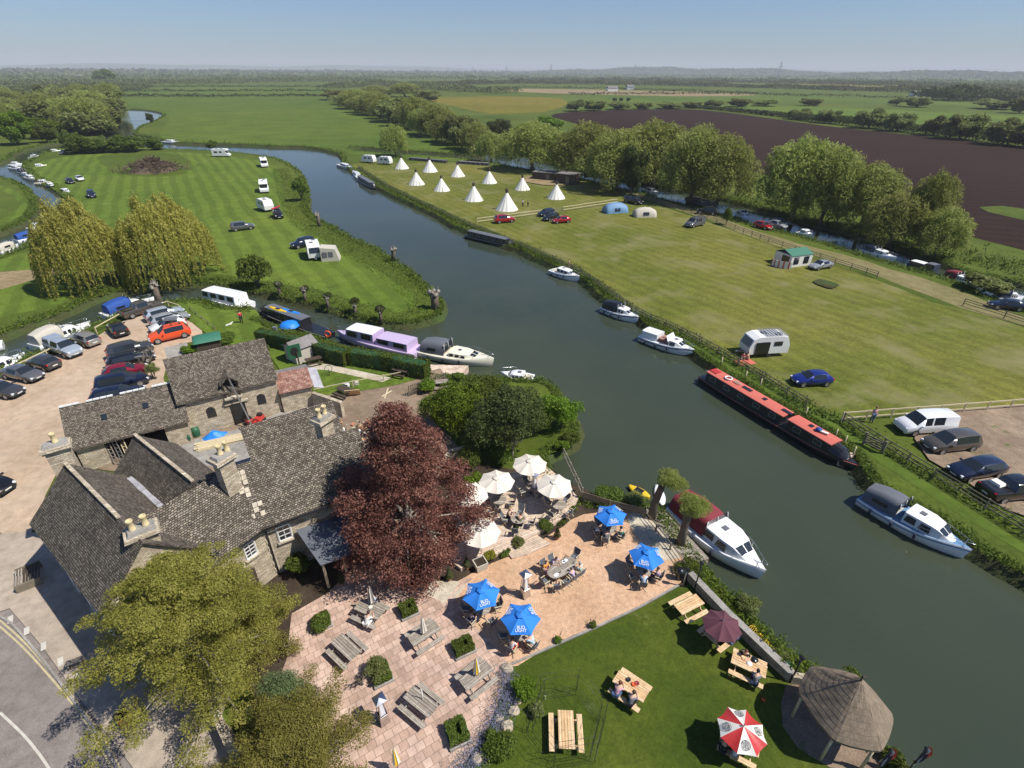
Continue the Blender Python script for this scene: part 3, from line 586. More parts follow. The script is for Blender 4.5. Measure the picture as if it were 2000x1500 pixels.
KN['darkbush'] = [make_kind("darkbush", 2, 2.6, 13, .42, 5200, .24, .6, X['l_dark'], X['bark'], 'bush', 17, .15, up=-.2)]
KN['brightbush'] = [make_kind("brightbush", 2, 2.6, 13, .42, 5200, .22, .6, X['l_bright'], X['bark'], 'bush', 18, .15, up=-.2)]
KN['dark'] = [make_kind("darktree", 5, 10, 22, .34, 15000, .45, .55, X['l_dark'], X['bark'], 'round', 19, .25, up=-.95)]
_kc = {}; ROOTS = {}
def plant(kind, loc, w, h, label, cat="tree", group=None, name=None, rz=None):
    """w = crown width, h = height"""
    ks = KN[kind]; k = ks[_kc.get(kind, 0) % len(ks)]; _kc[kind] = _kc.get(kind, 0) + 1
    t = thing(name or {"bush": "shrub", "darkbush": "shrub", "brightbush": "shrub", "willow": "willow_tree", "poplar": "willow_tree"}.get(kind, "tree"), label, cat, loc, random.uniform(0, 6.28) if rz is None else rz, group, (w / 2 / k.R, w / 2 / k.R, h / k.H))
    link("crown", k.crown, t); link("trunk", k.trunk_me, t); return t
def plant_px(kind, x0, x1, yt, yb, label, cat="tree", group=None, name=None, back=.55):
    if kind in ('willow', 'olive'): x0, x1 = x0 - (x1 - x0) * .09, x1 + (x1 - x0) * .09
    b = G((x0 + x1) / 2, yb, 0); w = (x1 - x0) * PX(b)[2] / F; d = b.xy.normalized() * (w / 2 * back); b = b + Vector((d.x, d.y, 0))
    w = (x1 - x0) * PX(b)[2] / F; h = height_at(b, yt) ; return plant(kind, b, w, max(h, .5), label, cat, group, name)
# willows along the right channel
gw = "willows along the far channel"
for kd, a, lb in (
 ('willow', (978, 1100, 232, 338), "leftmost willow of the channel row, right behind the tipis"), ('willow', (1085, 1205, 232, 352), "willow in the channel row above the brown sheds"),
 ('willow', (1140, 1262, 248, 378), "low wide willow right of the brown sheds with dark trunk"), ('willow', (1200, 1345, 228, 372), "tall willow behind the camping meadow, left of the biggest clump"),
 ('willow', (1290, 1400, 236, 402), "willow in the middle of the thick clump beside the field"), ('willow', (1340, 1455, 255, 408), "willow at the right end of the thick clump, above the red car"),
 ('willow', (1478, 1612, 258, 436), "willow just right of the gap in the row"), ('willow', (1545, 1655, 276, 446), "willow with forked trunk standing over the channel"),
 ('willow', (1620, 1735, 312, 456), "round willow above the white boats of the channel"), ('willow', (1750, 1828, 328, 486), "slim upright willow near the right end of the row"),
 ('willow', (1680, 1785, 372, 488), "low willow leaning over the channel before the slim one"), ('willow', (1780, 1862, 400, 506), "rightmost small willow of the channel row")):
    plant_px(kd, *a, lb, "willow", gw)
plant_px('dark', 1205, 1258, 268, 385, "dark ivy clad tree beside the brown sheds")
plant_px('bright', 1040, 1102, 222, 262, "fresh green tree poking up behind the willow row")
plant_px('dark', 945, 1005, 228, 272, "dark round bush tree left of the willow row")
plant_px('willow', 748, 800, 240, 308, "lone slim willow behind the first tipi", "willow")
plant_px('bush', 1408, 1428, 403, 440, "small round tree beside the silver van", "shrub")
plant_px('olive', 1880, 1955, 535, 575, "pale scrub willow bush overhanging the right channel", "bush", name="shrub")
# belt of willows in the middle distance
r = random.Random(3); gm = "willow belt in the middle distance"
rows = [(628, 700, 172, 196), (665, 730, 172, 214), (700, 770, 175, 226), (735, 812, 180, 240), (780, 850, 185, 255), (820, 890, 198, 270), (860, 930, 215, 285), (900, 960, 235, 300), (935, 985, 255, 318), (650, 690, 180, 205), (680, 720, 186, 221), (722, 760, 192, 233), (756, 800, 200, 248), (800, 845, 210, 264), (842, 885, 222, 279), (880, 925, 232, 293), (705, 760, 165, 190), (760, 820, 160, 190), (810, 860, 172, 200)]
for i, (x0, x1, yt, yb) in enumerate(rows): plant_px('willow' if i % 3 else 'olive', x0, x1, yt, yb, "olive green willow in the belt beside the wide meadow", "willow", gm, name="willow_tree")
# left woodland
plant_px('bright', 2, 75, 207, 285, "bright fresh green tree left of the upper river, nearest one")
plant_px('bright', 55, 122, 222, 272, "bright green round tree behind the brightest one at left")
plant_px('broad', 70, 118, 240, 280, "dark green tree right under the bright green pair")
gl = "olive trees of the left woodland"
for i in range(84):
    x = r.uniform(-100, 222); yb = 196 + r.random() ** 1.2 * 68
    if yb > 236 and 0 < x < 118: continue
    w = r.uniform(45, 78) * (yb - 135) / 100; plant_px('olive' if i % 4 else 'willow', x - w / 2, x + w / 2, yb - w * .75 - 6, yb + 3, "olive green tree in the woodland left of the upper river", "tree", gl, name="tree")
for i, (x0, x1, yt, yb) in enumerate(((125, 190, 262, 302), (165, 225, 268, 300), (205, 262, 262, 299), (240, 296, 262, 297), (285, 322, 268, 294), (120, 160, 250, 290))):
    plant_px('broad', x0, x1, yt, yb, "dark green bush in the thicket at the meadow's far corner", "bush", "thicket bushes at the island's far corner", name="shrub")
plant_px('broad', 185, 233, 134, 162, "tall round wood clump rising above the left horizon")
plant_px('broad', 405, 428, 272, 292, "lone round bush on the river's inner bank by the motorhome", "bush", name="shrub")
plant_px('bush', 570, 610, 348, 395, "olive bush on the island bank beside the river", "bush")
plant_px('bush', 472, 540, 494, 568, "dark green bush on the side channel bank", "bush")
plant_px('dark', 287, 303, 218, 240, "small dark tree standing at the upper river bend")
# weeping willows
def weeping(loc, R, H, seed, label, n=900):
    rr = np.random.default_rng(seed); P = []; T = []; random.seed(seed); k = 34
    for i in range(n):
        lob = i % k; a0 = lob * 2.4; q0 = math.sqrt((lob + .5) / k); a = a0 + rr.normal(0, .13); q = min(1, abs(q0 + rr.normal(0, .06))); top = H * (1 - .50 * q * q) * (1 + .06 * math.sin(lob * 5.1)) + rr.normal(0, .25)
        Ls = (2.0 + 5.5 * q) * rr.uniform(.5, 1.1); m = int(Ls * 9); t = np.linspace(0, 1, m)
        sw = rr.normal(0, .35, 2); x = R * q * math.cos(a) + sw[0] * t; y = R * q * math.sin(a) + sw[1] * t; z = top - Ls * t
        x = x + (R * .07 * q * math.cos(a)) * np.sqrt(t); y = y + (R * .07 * q * math.sin(a)) * np.sqrt(t)
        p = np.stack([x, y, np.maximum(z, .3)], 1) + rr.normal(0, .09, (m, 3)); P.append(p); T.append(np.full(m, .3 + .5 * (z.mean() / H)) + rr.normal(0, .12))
    P = np.concatenate(P); T = np.concatenate(T); Nn = P - np.array([0, 0, H * .4]); Nn /= np.linalg.norm(Nn, axis=1)[:, None]
    t = thing("weeping_willow", label, "willow", loc, 0, "weeping willows")
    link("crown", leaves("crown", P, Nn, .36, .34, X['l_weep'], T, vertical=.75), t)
    tips = [(R * .65 * math.cos(a), R * .65 * math.sin(a), H * .72) for a in (0, .9, 1.8, 2.7, 3.6, 4.5, 5.4)]
    trunk_mesh(H * .38, .55, tips, X['bark']).build("trunk", t); return t
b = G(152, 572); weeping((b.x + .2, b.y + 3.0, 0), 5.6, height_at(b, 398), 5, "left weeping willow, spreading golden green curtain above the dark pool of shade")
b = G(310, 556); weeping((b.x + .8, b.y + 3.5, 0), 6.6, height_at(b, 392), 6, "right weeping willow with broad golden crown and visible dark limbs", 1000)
# pollards
def pollard(px, py, yt, label, r=.38, cut=True, lean=0):
    b = G(px, py, 0); h = height_at(b, yt); t = thing("pollard_willow", label, "pollard tree", b, random.uniform(0, 6), "pollarded willows on the banks"); mb = MB()
    mb.tube([(0, 0, -.2), (lean * .3, .05, h * .4), (lean, 0, h * .78)], [r * 1.25, r * .95, r * 1.1], X['bark'], 9)
    hb = []
    for i in range(7):
        a = i * 2.4; d = r * random.uniform(.5, 1.3); c = (lean + d * math.cos(a), d * math.sin(a), h * .78 + random.uniform(0, h * .16)); q = r * random.uniform(.5, .8)
        mb.lathe([(0.01, -q), (q * .8, -q * .6), (q, 0), (q * .75, q * .6), (.01, q * .9)], X['palebark'], 7, c)
        for j in range(2): mb.tube([c, (c[0] + random.uniform(-.3, .3), c[1] + random.uniform(-.3, .3), c[2] + q + random.uniform(.1, .4))], .05, X['palebark'], 4, .02)
    mb.build("trunk", t)
    return t
pollard(314, 598, 550, "tall pollarded stump with knobbly head beside the pickup", .4)
pollard(624, 442, 416, "pollarded willow stump on the island bank, upper one", .35)
pollard(768, 510, 482, "leaning pollarded stump on the island bank, middle one", .35, lean=.5)
pollard(850, 602, 566, "big knobbly pollard at the tip of the island", .55)
for x, y, yt, lb in ((547, 578, 552, "small pollard furthest left on the side channel"), (597, 588, 564, "small pollard second along the side channel"), (641, 602, 580, "small pollard third along the side channel"), (695, 613, 595, "small pollard fourth along the side channel"), (745, 628, 604, "small pollard nearest the island tip on the side channel")):
    pollard(x, y, yt, lb, .22)
    b = G(x, y, 0); plant('darkbush', b + Vector((0, .4, .9)), 1.6, 1.4, lb.replace("small pollard", "leafy tuft on the pollard"), "foliage", "tufts on the small pollards", name="shrub")
# near trees: dense crowns of small leaves
def near_tree(name, cat, loc, lobes, nleaf, ls, asp, mat, bark, label, th, tr, shell=.3, up=-.6, tips=14, jit=.9, ht=0):
    t = thing(name, label, cat, loc); P, Nn, T = crown_pts(lobes, nleaf, shell, up); P[:, 2] = np.maximum(P[:, 2], .1)
    link("crown", leaves("crown", P, Nn, ls, asp, mat, T, jit=jit), t); trunk_mesh(th, tr, [l[0] for l in lobes[:tips]], bark).build("trunk", t); return t
random.seed(21)
cb = G(795, 1150, 0); chh = 12.2; lob = []
for i in range(150):
    z = .07 + .9 * ((i + .5) / 150) ** 1.15; rad = 5.5 * (1 - max(0, z - .22) ** 1.3 * 1.25) * (.75 + .25 * min(1, z / .3)); a = i * 2.4 + .3; q = rad * random.uniform(.35, .92)
    rr = random.uniform(.6, 1.15) * (1.1 - .5 * z); lob.append(((q * math.cos(a), q * math.sin(a), z * chh + random.uniform(-.3, .3)), (rr * 1.25, rr * 1.25, rr * .75)))
cbt = near_tree("copper_beech", "beech tree", (cb.x - .15, cb.y + 3.1, 0), lob, 165000, .125, .62, X['l_copper'], X['palebark'], "dark red copper beech tree beside the inn terrace", 3.2, .28, .5, -.9, 34)
def conifer(px, py, R, H, seed, label, mat, npad=90, nl=80000, ls=.13, cat="pine tree", base=.25):
    random.seed(seed); b = G(px, py, 0); lob = []
    for i in range(npad // 3):
        z = base + (1 - base) * ((i + .5) / (npad // 3)) ** .85; a = i * 2.4 + random.uniform(-.2, .2); rad = R * (1 - ((z - base) / (1 - base)) ** 2.4) ** .6 * random.uniform(.72, 1.12)
        for k, f in enumerate((.38, .66, .92, 1.08)):
            aa = a + random.uniform(-.16, .16); q = rad * f; rr = (.82, .85, .66, .42)[k] * random.uniform(.8, 1.15) * (.75 + .25 * R / 5); lob.append(((q * math.cos(aa), q * math.sin(aa), z * H - .05 * q * q / R + random.uniform(-.15, .15)), (rr * 1.1, rr * 1.1, rr * .34)))
    t = thing("conifer", label, cat, b); P, Nn, T = crown_pts(lob, nl, .4, -.5)
    link("crown", leaves("crown", P, Nn * .6 + np.array([0, 0, .4]), ls, .45, mat, T, jit=.7, szj=.4), t)
    mb = trunk_mesh(H * .8, .26, [], X['palebark'])
    for l in lob[2::4] + lob[::5]:
        c = Vector(l[0]); a = Vector((0, 0, max(.6, c.z - .5 - .15 * c.xy.length))); mb.tube([a, a.lerp(c, .6) + Vector((0, 0, -.1)), c], [.07, .045, .015], X['palebark'], 4)
    mb.build("trunk", t); return t
conifer(425, 1352, 4.7, 9.6, 31, "big yellow green pine in front of the inn roof", X['l_pine'], 126, 230000, .09)
conifer(600, 1545, 3.7, 5.6, 32, "olive pine at the bottom edge beside the patio", X['l_pine'], 72, 130000, .08)
conifer(575, 1420, 1.7, 3.6, 33, "small blue green conifer between the two pines", X['l_blue'], 36, 46000, .08)
conifer(500, 1270, 2.6, 4.8, 34, "low spreading olive pine beside the patio corner", X['l_pine'], 48, 70000, .08, base=.1)
# shrubs and garden trees near the water
gt = lambda px, py, R, H, kd, lb, cat="shrub", nm=None: plant(kd, G(px, py, 0), 2 * R, H, lb, cat, name=nm)
def near_bush(px, py, R, H, mat, label, n=9000, ls=.13, cat="shrub", name="shrub", seed=1, th=.5, loc=None, asp=.6):
    random.seed(seed); lob = []
    for i in range(16):
        d = Vector(sph(1, -.1)[0]); q = random.uniform(.3, .72); rr = R * random.uniform(.3, .48); lob.append(((d.x * R * q, d.y * R * q, H * .45 + d.z * H * .42 * q), (rr, rr, min(rr, H * .4))))
    b = loc if loc is not None else G(px, py, 0); return near_tree(name, cat, b, lob, n, ls, asp, mat, X['bark'], label, H * .35, max(.05, R * .04), .3, -.5, 8)
near_bush(985, 878, 3.7, 7.4, X['l_dark'], "tall dark brownish tree on the garden point", 42000, .17, "tree", "tree", 41)
near_bush(895, 838, 3.4, 4.8, X['l_bright'], "fresh green bushy tree left of the dark tree", 34000, .16, "tree", "tree", 42)
near_bush(945, 812, 3.0, 4.4, X['l_mid'], "green bush behind the tall dark tree", 20000, .16, "tree", "tree", 43)
near_bush(1040, 850, 1.7, 3.2, X['l_mid'], "green thicket bush right of the tall dark tree", 15000, .14, cat="bush", seed=90)
near_bush(940, 880, 1.6, 2.6, X['l_mid'], "dense green bush at the foot of the tall dark tree", 15000, .13, cat="bush", seed=91)
near_bush(1060, 810, 1.5, 1.6, X['l_olive'], "low waterside scrub behind the apple tree", 9000, .12, cat="bush", seed=92)
near_bush(1115, 865, .9, 1.1, X['l_mid'], "low bush at the tip of the garden point lawn", 7000, .1, cat="bush", seed=93)
near_bush(1095, 835, 2.2, 4.3, X['l_bright'], "apple tree with open crown at the tip of the garden point", 15000, .15, "tree", "tree", 44)
near_bush(918, 912, 1.25, 2.0, X['l_mid'], "round leafy green bush beside the deck corner", 14000, .12, seed=45)
near_bush(975, 905, 1.1, 1.6, X['l_mid'], "dark leafy bush above the cream parasols", 10000, .12, seed=46)
near_bush(925, 945, 1.0, .9, X['l_bright'], "low bright green plants left of the top parasol", 8000, .12, seed=47)
near_bush(1100, 880, .8, .9, X['l_bright'], "low waterside shrub on the edge of the garden point", 6000, .1, seed=48)
near_bush(895, 755, .9, 2.2, X['l_mid'], "ivy covered gatepost shrub beside the landing stage", 9000, .12, seed=49)
near_bush(1190, 980, 1.5, .9, X['l_mid'], "waterside shrubs behind the terrace fence", 12000, .1, seed=50)
near_bush(1235, 985, 1.0, .9, X['l_olive'], "pale flowering shrub at the water's edge", 7000, .09, seed=51)
near_bush(585, 1120, .8, 1.9, X['l_mid'], "dark green climber shrub beside the porch", 9000, .1, seed=52)
near_bush(578, 1092, .55, 2.3, X['l_yellow'], "yellow variegated bush beside the inn wall", 6000, .1, seed=53)
near_bush(630, 1225, .8, .9, X['l_mid'], "low green shrub at the patio's inner corner", 8000, .09, seed=54)
near_bush(1025, 1355, .75, 1.1, X['l_bright'], "feathery green bush at the patio edge by the lawn", 9000, .09, seed=55)
near_bush(975, 1465, .9, .9, X['l_mid'], "green shrub below the lavender bed", 9000, .09, seed=56)
near_bush(1050, 1395, .45, .8, X['l_olive'], "grey green herb clump beside the lavender", 5000, .07, seed=57)
near_bush(1065, 1035, .62, .95, X['l_mid'], "large rounded clipped bush at the deck step", 9000, .07, cat="topiary", seed=58)
near_bush(1012, 1068, .48, .85, X['l_olive'], "clipped yellowish round bush beside the deck step", 7000, .07, cat="topiary", seed=59)
near_bush(958, 1092, .45, .8, X['l_yellow'], "bright yellow green clipped bush next to the white planter", 7000, .07, cat="topiary", seed=60)
near_bush(1120, 1000, .36, .6, X['l_bright'], "small round topiary ball at the corner of the deck", 5000, .06, cat="topiary", seed=61)
near_bush(985, 1082, .5, .35, X['l_mid'], "low green border between the two clipped bushes", 5000, .08, seed=62)
near_bush(1097, 1020, .45, .3, X['l_mid'], "low green border beside the deck's right end", 4000, .08, seed=63)
near_bush(1157, 1224, .27, .5, X['l_bright'], "box ball on the gravel edge, upper one", 4500, .05, cat="topiary", seed=64)
near_bush(1089, 1255, .26, .48, X['l_bright'], "box ball on the gravel edge, lower one", 4500, .05, cat="topiary", seed=65)
near_bush(1345, 1120, 1.0, .8, X['l_mid'], "green shrubs below the second pollard", 9000, .1, seed=66)
near_bush(1460, 1190, .8, .9, X['l_olive'], "grey green bush at the river wall above the plum parasol", 7000, .08, seed=67)
near_bush(1520, 1285, .8, .6, X['l_olive'], "straggly bush outside the river wall by the gazebo", 6000, .08, seed=68)
near_bush(1740, 1490, .7, .7, X['l_mid'], "green bush at the water beside the flag", 6000, .09, seed=69)
near_bush(432, 670, 2.0, 1.0, X['l_mid'], "ivy bank behind the barn roof", 15000, .14, seed=70)
near_bush(375, 690, 1.2, .9, X['l_bright'], "green scrub beside the concrete pad", 8000, .13, seed=71)
near_bush(515, 690, .9, .9, X['l_mid'], "green plants beside the barn's right gable", 7000, .12, seed=72)
near_bush(527, 718, .35, 1.2, X['l_dark'], "small dark cypress beside the barn", 4000, .08, seed=73)
near_bush(305, 742, .7, 2.6, X['l_olive'], "thin climber on the bare tree at the barn corner", 4000, .12, seed=74)
near_bush(835, 765, 1.0, 1.6, X['l_bright'], "green shrub overhanging the garden fence", 10000, .13, seed=75)
near_bush(1660, 1320, .5, .5, X['l_mid'], "small shrub behind the gazebo", 2500, .08, seed=76)
near_bush(1745, 370 + 1120, .5, .4, X['l_bright'], "grassy tuft below the flag pole", 2500, .08, seed=77)
# bare tree
def bare_tree(px, py, h, label, seed, mat=None, spread=.5):
    random.seed(seed); b = G(px, py, 0); t = thing("bare_tree", label, "bare tree", b); mb = MB()
    def br(p, d, L, r, dep):
        q = p + d * L; mb.tube([p, p.lerp(q, .5) + Vector((random.uniform(-.05, .05) * L,) * 3), q], r, mat or X['palebark'], 4, r * .6)
        if dep:
            for _ in range(3): br(p.lerp(q, random.uniform(.5, 1)), (d + Vector((random.uniform(-1, 1), random.uniform(-1, 1), random.uniform(-.2, .6))) * spread).normalized(), L * .62, r * .6, dep - 1)
    br(Vector((0, 0, 0)), Vector((0, 0, 1)), h * .4, .1, 4); mb.build("branches", t); return t
bare_tree(300, 738, 4.5, "leafless grey tree at the barn corner", 4)
bare_tree(1000, 900, 4.2, "bare grey branches in front of the dark tree", 6)
bare_tree(708, 1338, 1.6, "spindly bare shrub on the paved patio", 7, X['bark'], .9)
near_bush(738, 1322, .75, 1.5, X['l_olive'], "fine grey green shrub in the middle planter", 7000, .07, seed=78)
# jetty pollards with fresh leaf mops
def mop(px, py, yt, lx, label, seed):
    random.seed(seed); b = G(px, py, 0); h = height_at(b, yt); t = thing("pollard_tree", label, "pollard tree", b, 0, "leafy pollards on the jetty"); mb = MB()
    mb.tube([(0, 0, -.3), (.05, 0, h * .35), (lx * .4, 0, h * .7), (lx, .05, h * .82)], [.34, .27, .25, .32], X['bark'], 10)
    for i in range(5): a = i * 1.26; mb.tube([(lx, 0, h * .8), (lx + .5 * math.cos(a), .5 * math.sin(a), h * .93)], .1, X['bark'], 5, .05)
    mb.build("trunk", t); lob = [((lx + .25 + .85 * math.cos(i * 2.4) * math.sqrt(i / 15), .85 * math.sin(i * 2.4) * math.sqrt(i / 15), h * .9 + random.uniform(-.45, .25)), (.46, .46, .42)) for i in range(16)]
    P, Nn, T = crown_pts(lob, 24000, .35, -.9); link("crown", leaves("crown", P, Nn, .09, .3, X['l_willow'], T), t)
mop(1272, 1012, 925, .75, "left leafy pollard leaning over the jetty", 1); mop(1328, 1063, 975, .1, "right leafy pollard in front of the burgundy boat roof", 2)
# brushwood heap
mb = MB(); c = G(300, 333, 0)
for i in range(1100):
    a = random.uniform(0, 6.28); q = abs(random.gauss(0, .42)); p = Vector((c.x + 11 * q * math.cos(a), c.y + 9 * q * math.sin(a), 0)); z = max(.2, 3.6 * (1 - q * .9)) * random.uniform(.4, 1)
    d = Vector((random.uniform(-1, 1), random.uniform(-1, 1), random.uniform(-.25, .6))).normalized() * random.uniform(1, 2.6); mb.beam((p.x, p.y, z), (p.x + d.x, p.y + d.y, z + d.z), .14, .14, X['deadwood'])
mb.lathe([(7.5, -.1), (6, .7), (4, 1.7), (2, 2.3), (.01, 2.4)], X['deadwood'], 20, (c.x, c.y, 0)); tag(mb.build("brushwood_heap"), "big heap of brown cut brushwood on the island", "brushwood heap")
# hedges: clipped
def clipped(name, pts, w, h, mat, label, cat="hedge", n=400, ls=.1, group=None, z0=0.0):
    """pts: ground line in metres; body plus a skin of small leaves"""
    t = thing(name, label, cat, (pts[0][0], pts[0][1], z0), 0, group); o = Vector((pts[0][0], pts[0][1], 0)); mb = MB(); P = []; Nn = []
    for a, b in zip(pts, pts[1:]):
        a = Vector((*a[:2], 0)) - o; b = Vector((*b[:2], 0)) - o; d = b - a; L = d.length; d.normalize(); s = Vector((-d.y, d.x, 0))
        mb.beam(a + Vector((0, 0, h * .48)) - d * w * .35, b + Vector((0, 0, h * .48)) + d * w * .35, w * .84, h * .9, X['plasticgreen'])
        m = int(n * L); u = RNG.uniform(-w / 2, L + w / 2, m); k = RNG.random(m); top = k < w / (w + 2 * h)
        v = np.where(top, RNG.uniform(-w / 2, w / 2, m), np.where(RNG.random(m) < .5, -w / 2, w / 2)); zz = np.where(top, h, RNG.uniform(0, h, m))
        P.append(np.array(a) + u[:, None] * np.array(d) + v[:, None] * np.array(s) + zz[:, None] * np.array([0, 0, 1.]))
        Nn.append(np.where(top[:, None], np.array([0, 0, 1.]), np.sign(v)[:, None] * np.array(s)))
        for e, sg in ((a - d * w / 2, -1), (b + d * w / 2, 1)):
            m2 = int(n * w * h); q = np.stack([np.zeros(m2), RNG.uniform(-w / 2, w / 2, m2), RNG.uniform(0, h, m2)], 1)
            P.append(np.array(e) + q[:, 1:2] * np.array(s) + q[:, 2:3] * np.array([0, 0, 1.])); Nn.append(np.tile(np.array(d) * sg, (m2, 1)))
    P = np.concatenate(P); P += RNG.normal(0, ls * .35, P.shape); P += (np.sin(P[:, :1] * 3.1) + np.sin(P[:, 1:2] * 2.7)) * ls * .35
    body = mb.build("stems", t); link("foliage", leaves("foliage", P, np.concatenate(Nn), ls, .6, mat, None, jit=.6), t); return t
hl = lambda *p: [tuple(G(x, y, 0).xy) for x, y in p]
clipped("hedge", hl((520, 672), (600, 690), (672, 712)), 1.3, 1.9, X['l_mid'], "tall clipped dark hedge, left half, beside the black narrowboat", n=900, ls=.13)
clipped("hedge", hl((700, 712), (760, 722), (825, 736)), 1.3, 1.9, X['l_mid'], "tall clipped dark hedge, right half, beside the cream cruiser", n=900, ls=.13)
# planters on the patio
def planter(px, py, rz, w, d, label, mat=None):
    c = G(px, py, .075); t = thing("box_planter", label, "planter", c, rz, "box hedge planters on the patio"); mb = MB()
    mb.box((0, -d / 2, .08), (w + .16, .08, .16), X['concrete']); mb.box((0, d / 2, .08), (w + .16, .08, .16), X['concrete']); mb.box((-w / 2 - .04, 0, .08), (.08, d - .08, .16), X['concrete']); mb.box((w / 2 + .04, 0, .08), (.08, d - .08, .16), X['concrete'])
    mb.box((0, 0, .06), (w, d - .08, .12), X['soil']); mb.build("stone_edging", t)
    P = []; Nn = []; th = .3; m = 5200; u = RNG.uniform(-w / 2, w / 2, m); v = RNG.uniform(-d / 2 + .04, d / 2 - .04, m); edge = (np.abs(u) > w / 2 - th) | (np.abs(v) > d / 2 - th)
    z = np.where(edge, RNG.uniform(.1, .62, m) ** .6, RNG.uniform(.12, .3, m)); P = np.stack([u * (1 + .05 * np.sin(v * 9)), v * (1 + .06 * np.sin(u * 8)), z * np.where(edge, .85, 1)], 1)
    link("box_hedge", leaves("box_hedge", P, np.tile([0, 0, 1.], (m, 1)), .085, .6, mat or X['l_mid'], None, jit=1.0), t); return t
planter(798, 1195, math.radians(30), 1.0, .95, "box hedge planter beside the pale pebble bed"); planter(905, 1268, math.radians(28), 1.15, .95, "box hedge planter between two folded parasol tables")
planter(745, 1320, math.radians(30), .95, 1.2, "box hedge planter with the fine shrub in it"); planter(893, 1435, math.radians(25), 1.0, 1.2, "lowest box hedge planter near the lavender")
planter(632, 1218, math.radians(30), .8, .9, "box hedge planter at the upper left corner of the patio")
# lavender and rockery
mb = MB(); rr = random.Random(4); path = smooth_line([G(x, y, 0).xy for x, y in ((985, 1320), (990, 1365), (975, 1400), (955, 1440), (925, 1480), (900, 1520))], .3)
P = np.array([[p.x + RNG.normal(0, .36), p.y + RNG.normal(0, .36), abs(RNG.normal(.26, .12))] for p in path for _ in range(420)])
t = link("lavender_bed", leaves("lavender", P, np.tile([0, 0, 1.], (len(P), 1)), .06, .5, X['l_lav'], None, jit=.8, vertical=.4)); tag(t, "blue grey lavender bed winding between patio and lawn", "lavender", kind="stuff")
P = np.array([[p.x + RNG.normal(0, .36), p.y + RNG.normal(0, .36), abs(RNG.normal(.08, .1))] for p in path for _ in range(200)])
t = link("lavender_leaves", leaves("lavender_leaves", P, np.tile([0, 0, 1.], (len(P), 1)), .09, .3, X['l_olive'], None, jit=.8)); tag(t, "grey green leaves under the lavender flowers", "lavender", kind="stuff")
def rock(px, py, r, seed, label):
    random.seed(seed); c = G(px, py, 0); bm = bmesh.new(); bmesh.ops.create_icosphere(bm, subdivisions=2, radius=r)
    for v in bm.verts: v.co *= 1 + random.uniform(-.22, .2); v.co.z *= .62
    me = bpy.data.meshes.new("rock"); bm.to_mesh(me); bm.free(); me.materials.append(X['stone']); return tag(link("rock", me, None, (c.x, c.y, r * .3)), label, "rock", "rockery stones beside the lavender")
for i, (x, y, r_) in enumerate(((990, 1308, .33), (1003, 1390, .30), (990, 1420, .34), (975, 1405, .24), (932, 1482, .3), (1010, 1372, .2), (996, 1340, .22), (960, 1450, .2))): rock(x, y, r_, i, ["rockery stone at the gravel corner of the bed", "tall rockery stone in the middle of the bed", "largest squat rockery stone below the middle", "small rockery stone on the patio side", "square rockery stone near the bottom edge", "rockery stone by the feathery bush", "rockery stone just below the gravel corner", "rockery stone by the lowest planter"][i])
# bank vegetation
def tufts(name, lines, wid, dens, size, label, mats='l_grass', z=0.0, kind="stuff", cat="bank grass", inward=0.0, zj=.25):
    P = []
    for ln in lines:
        for a, b in zip(ln, ln[1:]):
            a = Vector(a[:2]); b = Vector(b[:2]); L = (b - a).length
            if L < 1e-4: continue
            d = (b - a) / L; s = Vector((-d.y, d.x)); m = RNG.poisson(L * dens)
            u = RNG.random(m); v = RNG.uniform(-wid, wid, m) + inward
            for i in range(m):
                p = a + (b - a) * u[i] + s * v[i]; P.append((p.x, p.y, z + abs(RNG.normal(0, zj)) * (.4 + abs(math.sin(p.x * .7) * math.sin(p.y * .6)))))
    P = np.array(P); o = link(name, leaves(name, P, np.tile([0, 0, .6], (len(P), 1)), size, .28, X[mats], None, jit=.9, vertical=.35, szj=.5)); return tag(o, label, cat, kind=kind)
near = lambda P, dmax: [p for p in P if p.length < dmax and p.y > -5]
def runs(P, f):
    out = []; cur = []
    for p in list(P) + [P[0]]:
        if f(p): cur.append(p)
        else:
            if len(cur) > 1: out.append(cur)
            cur = []
    if len(cur) > 1: out.append(cur)
    return out
nearf = lambda p: p.length < 75 and p.y > 0 and p.x > -70
midf = lambda p: not nearf(p) and p.length < 190 and p.y > 0
farf = lambda p: 190 <= p.length < 520
LD = lambda d: [offset(P, .75 + d) for P in WATER]
allr = [q for P in LD(.25) for q in runs(P, nearf)]; tufts("bank_grass", allr, .55, 190, .24, "long tufted grass and weeds on the near river banks", zj=.2)
allr = [q for P in LD(.6) for q in runs(P, midf)]; tufts("bank_grass", allr, 1.0, 60, .4, "rough grass fringe on the banks further upstream", zj=.28)
allr = [q for P in LD(.8) for q in runs(P, farf)]; tufts("bank_grass", allr, 1.0, 10, .7, "bank grass and reeds along the distant river", zj=.3)
ml = smooth_line([G(x, y, 0).xy for x, y in ((700, 328), (760, 366), (880, 424), (960, 458), (1060, 498), (1150, 543), (1240, 608), (1330, 650), (1440, 710), (1570, 790), (1640, 822), (1720, 872), (1820, 930), (2020, 1050))], 1)
tufts("fence_weeds", [ml], .8, 90, .32, "dark weeds growing along the riverside fence", 'l_mid', zj=.35)
il = smooth_line([G(x, y, 0).xy for x, y in ((548, 330), (570, 400), (610, 445), (680, 485), (760, 530), (815, 575), (835, 605), (800, 622), (720, 612), (640, 590), (560, 567), (480, 556), (400, 548))], 1)
tufts("island_weeds", [il], 2.6, 80, .28, "deep rough weeds between the mown island and the water", 'l_grass', zj=.15)
